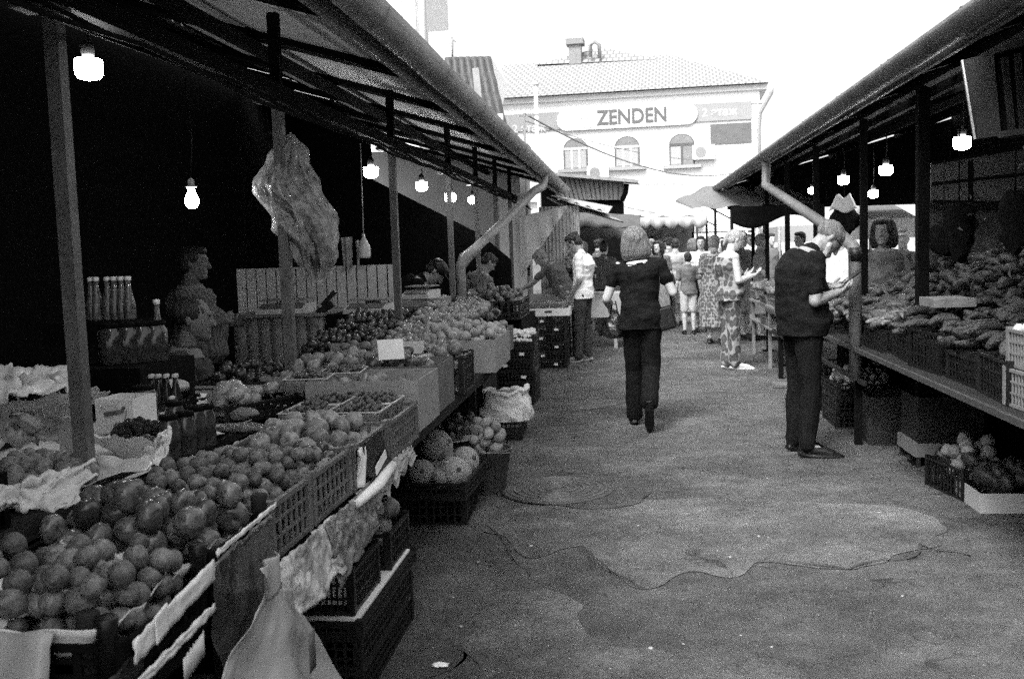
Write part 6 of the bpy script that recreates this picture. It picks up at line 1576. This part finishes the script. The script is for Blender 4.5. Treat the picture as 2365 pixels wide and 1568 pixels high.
# far stalls: tables with produce and rear screens on both sides of the street end
for i, (u, y, lb_) in enumerate(((1345, 15.6, 'white cloth table behind the man in the white tee'), (1430, 19.0, 'white cloth table under the dark arched awning'), (1960, 15.5, 'white cloth table beyond the right stalls'), (2060, 14.0, 'white table behind the right hand vendor'))):
    q = PY(u, 640, y); b = MB(); b.box((q.x, y, .66), (1.6 if i < 3 else 1.2, .8, .36)); [b.box((q.x + sx * .5, y + sy * .3, .24), (.05, .05, .48)) for sx in (-1, 1) for sy in (-1, 1)]; b.jitter(.01, 3, i); single(b, 'cloth_table', mat('table_cloth', .32, .85, 5, .2), lb_, 'table')
crate('dark crate of piled fruit beside the corrugated wall', (PY(1335, 600, 15.3).x, 15.3, .95), .7, .5, .30, 0, M_black, tagm=1)
q = PY(1330, 590, 15.3); blob_heap('fruit_pyramid', .05, M_tomato, lambda q_, t: (lambda s: V((q.x + q_.uniform(-.3, .3) * s, 15.3 + q_.uniform(-.2, .2) * s, 1.22 + .32 * (1 - s))))(math.sqrt(q_.random())), 130, 'pyramid of fruit piled beside the corrugated wall', 'fruit', 71)
q = PY(1425, 600, 18.8); blob_heap('fruit_pyramid', .06, M_tomato, lambda q_, t: (lambda s: V((q.x + q_.uniform(-.5, .5) * s, 18.8 + q_.uniform(-.3, .3) * s, .86 + .4 * (1 - s))))(math.sqrt(q_.random())), 130, 'heap of fruit on the white table under the dark awning', 'fruit', 72)
b = MB(); b.box((-1.0, 24.5, 1.15), (5.2, .2, 2.3)); single(b, 'far_stall_screen', mat('far_screen', .22, .8, 4, .3), 'dim screen behind the stalls on the far left', 'screen')
b = MB(); b.box((5.6, 26.5, 1.1), (4.0, .2, 2.2)); single(b, 'far_stall_screen', mat('far_screen2', .4, .8, 4, .3), 'mid grey screen behind the stalls on the far right', 'screen')
b = MB(); b.box((9.5, 16.0, 2.2), (.2, 18, 4.4)); single(b, 'pale_side_wall', M_wall, 'pale wall in daylight beyond the right stalls', 'wall')
b = MB(); b.box((7.6, 18.5, 1.5), (3.6, .2, 3.0)); single(b, 'pale_rear_wall', mat('rear_wall', .5, .8, 5, .35), 'mottled pale hoarding beyond the right stalls', 'hoarding')
for i, (u, y) in enumerate(((1505, 24), (1652, 26), (1690, 20), (1766, 18), (1590, 30))):
    q = PY(u, 500, y); b = MB(); b.tube([(q.x, y, 0), (q.x, y, 2.5)], .035, 8); b.bar((q.x - .5, y, 2.3), (q.x + .02, y, 2.0), .03); single(b, 'tent_pole', M_dark, ('first', 'second', 'third', 'fourth', 'fifth')[i] + ' slim dark pole counted at the crowded street end', 'pole')
# ------------------------------------------------------------------ the people
def dots(name, a, b_, sc, kind='voronoi'):
    m = bpy.data.materials.new(name); m.use_nodes = True; n, l = m.node_tree.nodes, m.node_tree.links; p = n['Principled BSDF']; p.inputs['Roughness'].default_value = .85
    tc = n.new('ShaderNodeTexCoord'); mp = n.new('ShaderNodeMapping'); mp.inputs['Scale'].default_value = (1, 1, .75); l.new(tc.outputs['Object'], mp.inputs[0])
    w = n.new('ShaderNodeTexVoronoi'); w.inputs['Scale'].default_value = sc; w.inputs['Randomness'].default_value = .6; l.new(mp.outputs[0], w.inputs['Vector'])
    r = n.new('ShaderNodeValToRGB'); r.color_ramp.elements[0].position = .48; r.color_ramp.elements[0].color = (a, a, a, 1); r.color_ramp.elements[1].position = .58; r.color_ramp.elements[1].color = (b_, b_, b_, 1)
    e = r.color_ramp.elements.new(.15); e.color = (a * 1.8, a * 1.8, a * 1.8, 1)
    l.new(w.outputs['Distance'], r.inputs[0]); l.new(r.outputs[0], p.inputs['Base Color']); return m
M_tee = mat("white_tee", .78, .9, 10, .08, .2, 60)
M_jean = mat('dark_denim', .035, .85, 30, .4, .2, 100)
M_greyt = mat('grey_tee', .12, .9, 10, .2, .2, 60)
M_short = mat('pale_shorts', .42, .9, 10, .1)
M_floral = dots('floral_print', .045, .24, 12)
M_dotd = dots('dotted_print', .05, .24, 26)
M_skinl = mat('skin_light', .42, .55, 30, .12, .1, 200, sub=.1)

# 1 woman in black walking away
g = PZ(1493, 985, 0)
P = pose(pelvis=(-.01, 0, .95), hipL=(-.085, .0, .93), hipR=(.08, .0, .93), kneeL=(-.08, .12, .50), ankL=(-.085, .12, .085), toeL=(-.095, .28, .03),
         kneeR=(.07, .02, .50), ankR=(.055, -.34, .26), toeR=(.055, -.31, .10),
         waist=(-.015, .01, 1.11), chest=(-.02, .02, 1.30), neck=(-.03, .02, 1.46), head=(-.05, .05, 1.61), shL=(-.20, .0, 1.40), shR=(.165, .02, 1.41),
         elL=(-.30, -.01, 1.13), wrL=(-.29, .20, 1.05), elR=(.27, .03, 1.17), wrR=(.20, .20, 1.30), fwd=(-.1, 1, 0), up=(-.08, .05, 1))
w1 = person('woman in black tee and trousers walking away carrying bags in the centre', (g.x - .02, g.y, 0), R(-2), P, 1.70, near=True, skin=M_skinl, hair=('bob', M_hairg), w=1.0, legw=.98, sleeve=.5,
            hands={'L': ((.1, .8, -.5), (.9, 0, -.2)), 'R': ((-.2, .6, .6), (-1, 0, 0))}, seed=2, top=(M_cloth_t, 'short'), legs=(M_cloth_b, 'wide'))
Tw = Matrix.Translation(w1.location) @ Matrix.Rotation(R(-2), 4, 'Z') @ Matrix.Scale(1.70 / 1.75, 4); nk = V(P['neck'])
b = MB(); b.loft([(nk + V((0, -.02, -.025)), V((.098, 0, .01)), V((0, .085, 0))), (nk + V((0, -.018, -.008)), V((.092, 0, .01)), V((0, .08, 0)))], 24, caps=False); b.v = [Tw @ p for p in b.v]; b.build('collar', M_whitepl, w1)
def hang_bag(label, top, w, d, h, m, seed, name='plastic_bag', handle=.2, rz=0, cat='bag', amp=.12):
    t = thing(name, label, cat, V(top)); b = MB(); T0 = V(top)
    def fn(a, c):
        an = 2 * math.pi * a; k = (.35 + .65 * min(1, c * 1.5)) * (1 if c < .93 else 1 - (c - .93) * 6)
        n_ = 1 + amp * 2 * noise.noise(V((math.cos(an) * 2, math.sin(an) * 2, c * 4 + seed)))
        x, y = w * k * n_ * math.cos(an), d * k * n_ * math.sin(an)
        return T0 + Matrix.Rotation(rz, 3, 'Z') @ V((x, y, -handle - h * c))
    b.grid(fn, 32, 22, th=.0015); b.build('bag_body', m, t)
    b = MB()
    for s in (-1, 1): b.tube([T0 + V((s * .012, 0, 0)), T0 + Matrix.Rotation(rz, 3, 'Z') @ V((s * w * .35, 0, -handle - .02))], .006, 6)
    b.build('handle', m, t); return t
M_blackbag = mat('glossy_black_bag', .015, .22)
hang_bag('black plastic carrier bag hanging from the walking woman left arm', PY(1418, 695, g.y + .12), .085, .06, .24, mat('shiny_black_film', .02, .16, 9, .4, .9, 25), 3, handle=.08)
hb_ = thing('handbag', 'black leather handbag under the right arm of the walking woman', 'handbag', PY(1535, 700, g.y - .02)); q = PY(1537, 735, g.y - .02)
b = MB(); b.box((0, 0, 0), (.16, .085, .20)); 
me_ = b.mesh('t'); bm = bmesh.new(); bm.from_mesh(me_); bmesh.ops.bevel(bm, geom=bm.edges[:], offset=.02, segments=3, affect='EDGES')
bm.transform(Matrix.Rotation(R(-14), 4, 'Y')); bm.transform(Matrix.Translation(q - hb_.location)); bm.to_mesh(me_); bm.free(); me_.materials.append(M_black); o = bpy.data.objects.new('bag_body', me_); col.objects.link(o); o.parent = hb_
b = MB(); s0 = PY(1525, 590, g.y); b.tube([q + V((-.07, 0, .09)), q + V((-.045, -.01, .3)), s0 + V((0, -.01, .02)), s0 + V((.02, .08, .0)), q + V((.06, .05, .10))], .007, 6); b.build('strap', M_black, hb_)

# 2 man bending over his phone
g = PZ(1862, 1056, 0)
P = pose(hipL=(-.095, 0, .92), hipR=(.095, 0, .92), kneeL=(-.10, .0, .49), kneeR=(.10, .02, .49), ankL=(-.12, -.02, .085), ankR=(.12, -.02, .085), toeL=(-.15, .14, .03), toeR=(.16, .14, .03),
         waist=(0, -.03, 1.11), chest=(0, -.02, 1.31), neck=(0, .07, 1.47), head=(0, .20, 1.545), shL=(-.20, .03, 1.40), shR=(.20, .03, 1.40),
         elL=(-.23, .02, 1.12), elR=(.235, .00, 1.12), wrL=(-.07, .23, 1.20), wrR=(.10, .235, 1.17), fwd=(0, .62, -.78), up=(0, .78, .62))
mrz = R(-78)
m2 = person('bearded man in black polo bending his head over a phone at right', (g.x, g.y + .12, 0), mrz, P, 1.74, near=True, skin=M_skin, hair=('buzz', M_hairg), fat=.042, w=1.07, legw=1.08,
            hands={'L': ((.55, .8, .15), (.3, -.2, 1)), 'R': ((-.35, .9, .25), (-.6, -.2, 1))}, curl=(30, 45), seed=4, top=(M_cloth_t, 'short'), legs=(M_cloth_b, 'trousers'))
T = Matrix.Translation(m2.location) @ Matrix.Rotation(mrz, 4, 'Z') @ Matrix.Scale(1.74 / 1.75, 4)
L_, r_, f_, u_ = head_frame(P)
b = MB(); b.ell(L_(0, .055, -.098), (.050, .045, .042)); b.ell(L_(0, .085, -.075), (.030, .022, .022)); b.limb(L_(-.058, .02, -.04), L_(-.03, .06, -.10), .022, .024); b.limb(L_(.058, .02, -.04), L_(.03, .06, -.10), .022, .024)
b.v = [T @ p for p in b.v]; remesh(b, 'beard', mat('grey_beard', .36, .8, 60, .3, .5, 200), .007, 1, m2, (.003, 90, 30, 1))
b = MB()
for s in (-1, 1):
    b.tube([L_(s * .036 + .026 * math.cos(k * math.pi / 8), .105, .02 + .02 * math.sin(k * math.pi / 8)) for k in range(17)], .0022, 5); b.tube([L_(s * .06, .10, .022), L_(s * .084, .0, .016)], .0022, 5)
b.tube([L_(-.01, .107, .024), L_(.01, .107, .024)], .002, 5); b.v = [T @ p for p in b.v]; b.build('glasses', M_black, m2)
# collar
b = MB(); n_ = V(P['neck']); b.loft([(n_ + V((0, -.01, -.035)), V((.085, 0, 0)), V((0, .085, -.03))), (n_ + V((0, .005, .01)), V((.074, 0, 0)), V((0, .072, -.025)))], 20); b.v = [T @ p for p in b.v]; b.build('collar', M_cloth_b, m2)
q = T @ V((.015, .36, 1.27)); ph = thing('phone', 'dark phone held in both hands by the bending man', 'phone', q); b = MB(); b.box((0, 0, 0), (.075, .155, .009)); o = b.mesh('phone_body', M_black)
o.transform(Matrix.Rotation(mrz, 4, 'Z') @ Matrix.Rotation(R(35), 4, 'X')); oo = bpy.data.objects.new('phone_body', o); col.objects.link(oo); oo.parent = ph

# 3 woman in patterned dress
g = PZ(1688, 855, 0)
P = pose(chest=(0, -.02, 1.31), neck=(0, .02, 1.48), head=(0, .10, 1.615), fwd=(0, .88, -.45), up=(0, .45, .88), shL=(-.19, .0, 1.41), shR=(.19, .0, 1.41),
         elL=(-.24, .02, 1.12), elR=(.24, .02, 1.12), wrL=(-.16, .28, 1.18), wrR=(.16, .27, 1.18), ankL=(-.07, -.02, .085), ankR=(.07, .03, .085), toeL=(-.08, .15, .03), toeR=(.09, .20, .03))
w3 = person('woman in patterned jumpsuit reading her phone beside the vegetable trays', (g.x, g.y + .1, 0), R(-72), P, 1.70, skin=M_skinl, hair=('tied', M_hairl), top=(M_floral, 'tank'), legs=(M_floral, 'wide'), shoes=M_whitepl, w=1.08, seed=6, fat=.03,
            hands={'L': ((.4, .8, .3), (.5, -.2, 1)), 'R': ((-.4, .8, .3), (-.5, -.2, 1))}, near=True, legw=1.05)
T = Matrix.Translation(w3.location) @ Matrix.Rotation(R(-72), 4, 'Z')
ph = thing('phone', 'dark phone in the hands of the woman in the patterned jumpsuit', 'phone', T @ V((0, .38, 1.22))); b = MB(); b.box((0, 0, 0), (.08, .17, .01)); o = b.mesh('phone_body', M_black); o.transform(Matrix.Rotation(R(-72), 4, 'Z') @ Matrix.Rotation(R(40), 4, 'X')); oo = bpy.data.objects.new('phone_body', o); col.objects.link(oo); oo.parent = ph

# 4 man in white tee looking down at the crates
g = PZ(1352, 836, 0)
P = pose(chest=(0, -.02, 1.32), neck=(0, .03, 1.49), head=(0, .12, 1.62), fwd=(0, .85, -.5), up=(0, .5, .85), shL=(-.19, .0, 1.42), shR=(.19, .0, 1.42), elL=(-.22, -.02, 1.12), elR=(.22, -.02, 1.12), wrL=(-.15, .14, .90), wrR=(.15, .14, .90),
         ankL=(-.10, .06, .085), toeL=(-.12, .23, .03), kneeL=(-.1, .05, .5))
person('young man in white tee and dark trousers looking down at the crates', (g.x, g.y, 0), R(75), P, 1.74, near=True, hair=('curly', M_haird), top=(M_tee, 'loose'), legs=(M_jean, 'trousers'), shoes=mat('striped_trainers', .22, .6, 14, .9, .1, 30), seed=8)

# 5 vendor leaning over the crates
g = PZ(1298, 815, 0)
P = pose(pelvis=(0, -.05, .93), waist=(0, .03, 1.08), chest=(0, .14, 1.26), neck=(0, .26, 1.41), head=(0, .39, 1.51), fwd=(0, .75, -.66), up=(0, .66, .75), shL=(-.18, .22, 1.36), shR=(.18, .22, 1.36),
         elL=(-.22, .44, 1.14), elR=(.24, .14, 1.10), wrL=(-.18, .68, 1.02), wrR=(.06, .30, 1.06), hipL=(-.09, -.06, .9), hipR=(.09, -.06, .9))
v5 = person('vendor woman leaning over the fruit with one arm stretched out', (g.x + .08, g.y - .1, 0), R(78), P, 1.64, near=True, hair=('short', mat('mid_grey_hair', .2, .5, 22, .6, .6, 40, stretch=(4, 4, .35))), top=(mat('dark_blouse', .08, .9, 9, .4), 'short'), legs=(striped('striped_skirt', .30, .12, 9), (.30, .24)), seed=10, fat=.03, w=1.06)

# 6 boy
g = PZ(1592, 772, 0)
person('boy in grey tee and pale shorts walking away from the camera', (g.x, g.y, 0), R(4), pose(toeR=(.12, .15, .03), wrL=(-.27, .05, .90), wrR=(.27, .05, .9)), 1.40, skin=M_skinl, hair=('short', M_haird), top=(M_greyt, 'short'), legs=(M_short, 'shorts'), seed=12, w=.95)
# 7 woman facing the camera with a white bag
g = PZ(1622, 765, 0)
v7 = person('woman in pale tee facing the camera beside the boy', (g.x, g.y, 0), R(172), pose(wrL=(-.24, .08, .9), wrR=(.26, .04, .88)), 1.68, skin=M_skinl, hair=('long', M_haird), top=(M_tee, 'short'), legs=(M_cloth_b, (.42, .23)), seed=13)
hang_bag('white carrier bag hanging between the boy and the woman facing the camera', PY(1628, 655, g.y - .25), .15, .08, .40, M_tee, 5, handle=.12)
# 8 woman left of the boy, seen from behind
g = PY(1562, 700, 19.5)
person('woman in pale printed dress walking just left of the boy', (g.x, 19.5, 0), R(-5), pose(wrL=(-.26, .1, .95), wrR=(.26, .1, .95)), 1.66, skin=M_skinl, hair=('short', M_haird), top=(mat('pale_print', .3, .9, 14, .4), 'short'), legs=(mat('pale_print', .4), (.45, .24)), seed=14)
hang_bag('dark carrier bag at the side of the woman in the pale printed dress', PY(1548, 620, 19.2), .14, .08, .38, M_blackbag, 6, handle=.1)
# 9 woman in a dotted dress
g = PY(1652, 700, 15.6)
person('grey haired woman in long dotted dress behind the patterned jumpsuit', (g.x, 15.6, 0), R(-20), pose(wrL=(-.22, .2, 1.0), wrR=(.22, .2, 1.0)), 1.66, skin=M_skinl, hair=('short', M_hairl), top=(M_dotd, 'loose'), legs=(M_dotd, (.28, .28)), seed=15, fat=.04)
# 10 man in a white cap
g = PY(1735, 700, 18.5)
person('man in white cap and pale shirt facing the camera far right', (g.x, 18.5, 0), R(170), pose(), 1.76, skin=M_skin, hair=('short', M_haird), top=(mat('pale_shirt', .5, .9, 8, .2), 'short'), legs=(M_jean, 'trousers'), cap=M_tee, seed=16)
# 11.. crowd
crowd = [(1505, 21, 1.68, 20, 'bun', M_hairl, .35, 'woman in mid grey top partly hidden right of the walking woman'), (1382, 20, 1.72, -60, 'short', M_haird, .10, 'dark dressed man left of the walking woman far away'),
         (1408, 24, 1.66, 150, 'long', M_haird, .22, 'woman with long dark hair far left of centre'), (1365, 26, 1.74, 30, 'short', M_hairg, .5, 'pale shirted figure behind the dark dressed man'),
         (1535, 25, 1.70, 175, 'short', M_hairl, .6, 'fair haired figure in white beyond the walking woman'), (1580, 27, 1.74, -10, 'short', M_haird, .12, 'dark shirted man far beyond the boy'),
         (1605, 30, 1.72, 160, 'short', M_hairg, .6, 'white shirted man far beyond the boy'), (1640, 24, 1.72, 10, 'bob', M_hairl, .45, 'fair haired woman behind the dotted dress'),
         (1700, 22, 1.70, 140, 'short', M_hairg, .55, 'grey haired person in white behind the phone reader'), (1725, 27, 1.68, 60, 'bob', M_haird, .3, 'dark haired figure behind the white cap'),
         (1757, 16, 1.66, -80, 'short', M_hairl, .5, 'pale dressed shopper right of the white cap'), (1480, 28, 1.75, 0, 'short', M_haird, .5, 'far walker right behind the centre woman shoulder'),
         (1433, 30, 1.70, 180, 'short', M_haird, .4, 'distant figure just left of the centre woman head'), (1560, 31, 1.62, 0, 'bob', M_hairl, .6, 'distant fair haired walker above the boy'),
         (1668, 31, 1.75, 170, 'short', M_haird, .5, 'distant walker between the dotted dress and the white cap'), (1850, 17, 1.68, 120, 'short', M_haird, .4, 'shopper seen behind the bending man'),
         (2085, 12.5, 1.62, 160, 'short', M_hairl, .5, 'small pale hatted figure between the right hand vendor and thick post')]
crowd += [(1395, 17.5, 1.64, -20, 'short', M_haird, .08, 'dark blouse shopper just left of the walking woman shoulder'), (1520, 18.5, 1.62, 160, 'bob', M_haird, .12, 'dark haired woman right behind the handbag side'),
          (1545, 22.5, 1.72, 20, 'curly', M_haird, .2, 'curly haired walker behind the pale printed dress'), (1600, 22, 1.66, -30, 'bob', M_hairg, .25, 'grey haired woman between boy and facing woman, farther off'),
          (1675, 19.5, 1.60, 30, 'long', M_haird, .10, 'long haired woman in dark top behind the phone reader'), (1712, 16.5, 1.70, -140, 'short', M_haird, .30, 'shopper in grey leaning near the greens trays'),
          (1780, 20, 1.70, 200, 'short', M_haird, .15, 'dark shirted man behind the slim poles at right'), (1625, 27, 1.70, 90, 'short', M_haird, .4, 'sideways walker far behind the woman facing the camera'),
          (1500, 25, 1.68, 10, 'long', M_haird, .18, 'dark long haired walker far right of the centre woman head'), (1345, 19, 1.66, 100, 'bob', M_hairg, .2, 'shopper bending over fruit behind the white tee man')]
for i, (u, y, H, a, hs, hm, tv, lb_) in enumerate(crowd):
    q = PY(u, 600, y)
    person(lb_, (q.x, y, 0), R(a), pose(wrL=(-.24, .10, .92), wrR=(.24, .14, .95), ankR=(.1, .10, .085), toeR=(.11, .27, .03)), H, skin=M_skinl, hair=(hs, hm), top=(mat('crowd_top_%d' % int(tv * 100), tv * (.8 if i % 3 else .35), .9, 12, .25), 'short'),
           legs=((M_jean, 'trousers') if i % 2 else (mat('crowd_skirt', .25, .9, 14, .4), (.45, .24))), seed=20 + i, cap=M_tee if u == 2085 else None)

# stall keepers on the left
M_stripe = striped('striped_shirt', .11, .045, 11)
P = pose(head=(0, .04, 1.63), neck=(0, 0, 1.48), elL=(-.24, .03, 1.13), wrL=(-.20, .24, 1.16), elR=(.25, .02, 1.13), wrR=(.20, .22, 1.2))
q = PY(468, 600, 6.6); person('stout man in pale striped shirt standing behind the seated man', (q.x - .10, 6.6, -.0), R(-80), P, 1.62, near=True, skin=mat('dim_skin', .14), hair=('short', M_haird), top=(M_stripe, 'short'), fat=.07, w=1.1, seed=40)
P = pose(pelvis=(0, 0, .50), waist=(0, .0, .66), chest=(0, .02, .86), neck=(0, .05, 1.03), head=(0, .10, 1.18), hipL=(-.1, 0, .48), hipR=(.1, 0, .48), kneeL=(-.14, .42, .50), kneeR=(.14, .42, .50), ankL=(-.14, .42, .085), ankR=(.14, .42, .085), toeL=(-.15, .58, .03), toeR=(.15, .58, .03),
         shL=(-.19, .02, .97), shR=(.19, .02, .97), elL=(-.27, .12, .72), elR=(.27, .14, .72), wrL=(-.20, .36, .74), wrR=(.18, .38, .76))
q = PY(452, 740, 5.3)
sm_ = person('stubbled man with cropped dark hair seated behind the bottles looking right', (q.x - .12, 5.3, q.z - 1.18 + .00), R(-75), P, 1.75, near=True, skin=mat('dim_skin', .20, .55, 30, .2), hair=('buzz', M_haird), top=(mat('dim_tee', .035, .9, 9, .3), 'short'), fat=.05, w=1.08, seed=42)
st2 = thing('wooden_stool', 'rough stool under the seated dark haired man', 'stool', (q.x - .12, 5.3, 0)); b = MB(); b.box((q.x - .14, 5.3, (q.z - 1.18) + .40), (.38, .38, .04)); b.build('seat', M_wood, st2)
for sx in (-1, 1):
    for sy in (-1, 1): b = MB(); hgt = q.z - .80; b.box((q.x - .14 + sx * .15, 5.3 + sy * .15, hgt / 2), (.04, .04, hgt)); b.build('leg', M_wood, st2)
P = pose(pelvis=(0, -.02, .94), waist=(0, .05, 1.08), chest=(0, .19, 1.22), neck=(0, .32, 1.33), head=(0, .45, 1.40), fwd=(0, .6, -.8), up=(0, .8, .6), shL=(-.19, .27, 1.28), shR=(.19, .27, 1.28), elL=(-.26, .30, 1.02), elR=(.26, .30, 1.02), wrL=(-.12, .50, .96), wrR=(.12, .50, .96))
q = PY(1000, 605, 9.6); person('stooping vendor in dark cap and jacket behind the small scales', (q.x - .42, 9.6, 0), R(-80), P, 1.68, near=True, hair=('short', M_haird), top=(M_cloth_b, 'long'), cap=M_black, fat=.04, seed=43)
P = pose(neck=(0, .06, 1.46), head=(0, .15, 1.58), fwd=(0, .7, -.6), up=(0, .6, .75), wrL=(-.12, .28, 1.02), wrR=(.14, .28, 1.02))
q = PY(1105, 650, 11.6); person('stall keeper in mottled grey top behind the fourth left post', (q.x, 11.6, 0), R(-60), P, 1.55, hair=('short', M_haird), top=(mat('mottled_top', .12, .9, 12, .5), 'short'), fat=.08, w=1.15, seed=44)
q = PY(1168, 650, 12.9); person('bending keeper with pale sleeve near the leaning vendor', (q.x - .2, 12.9, 0), R(-70), P, 1.45, hair=('short', M_haird), top=(mat('mottled_top', .12), 'short'), seed=45)
# right vendor
P = pose(elL=(-.27, .05, 1.12), wrL=(-.02, .20, 1.10), elR=(.27, .05, 1.12), wrR=(.04, .23, 1.06))
q = PY(2040, 560, 9.4); person('woman vendor with arms folded behind the right vegetable heap', (q.x, 9.4, .0), R(155), P, 1.70, near=True, hair=('bob', M_haird), top=(mat('print_top', .11, .9, 16, .6), 'short'), fat=.05, w=1.05, seed=46)
bpy.data.scenes.remove(TS)
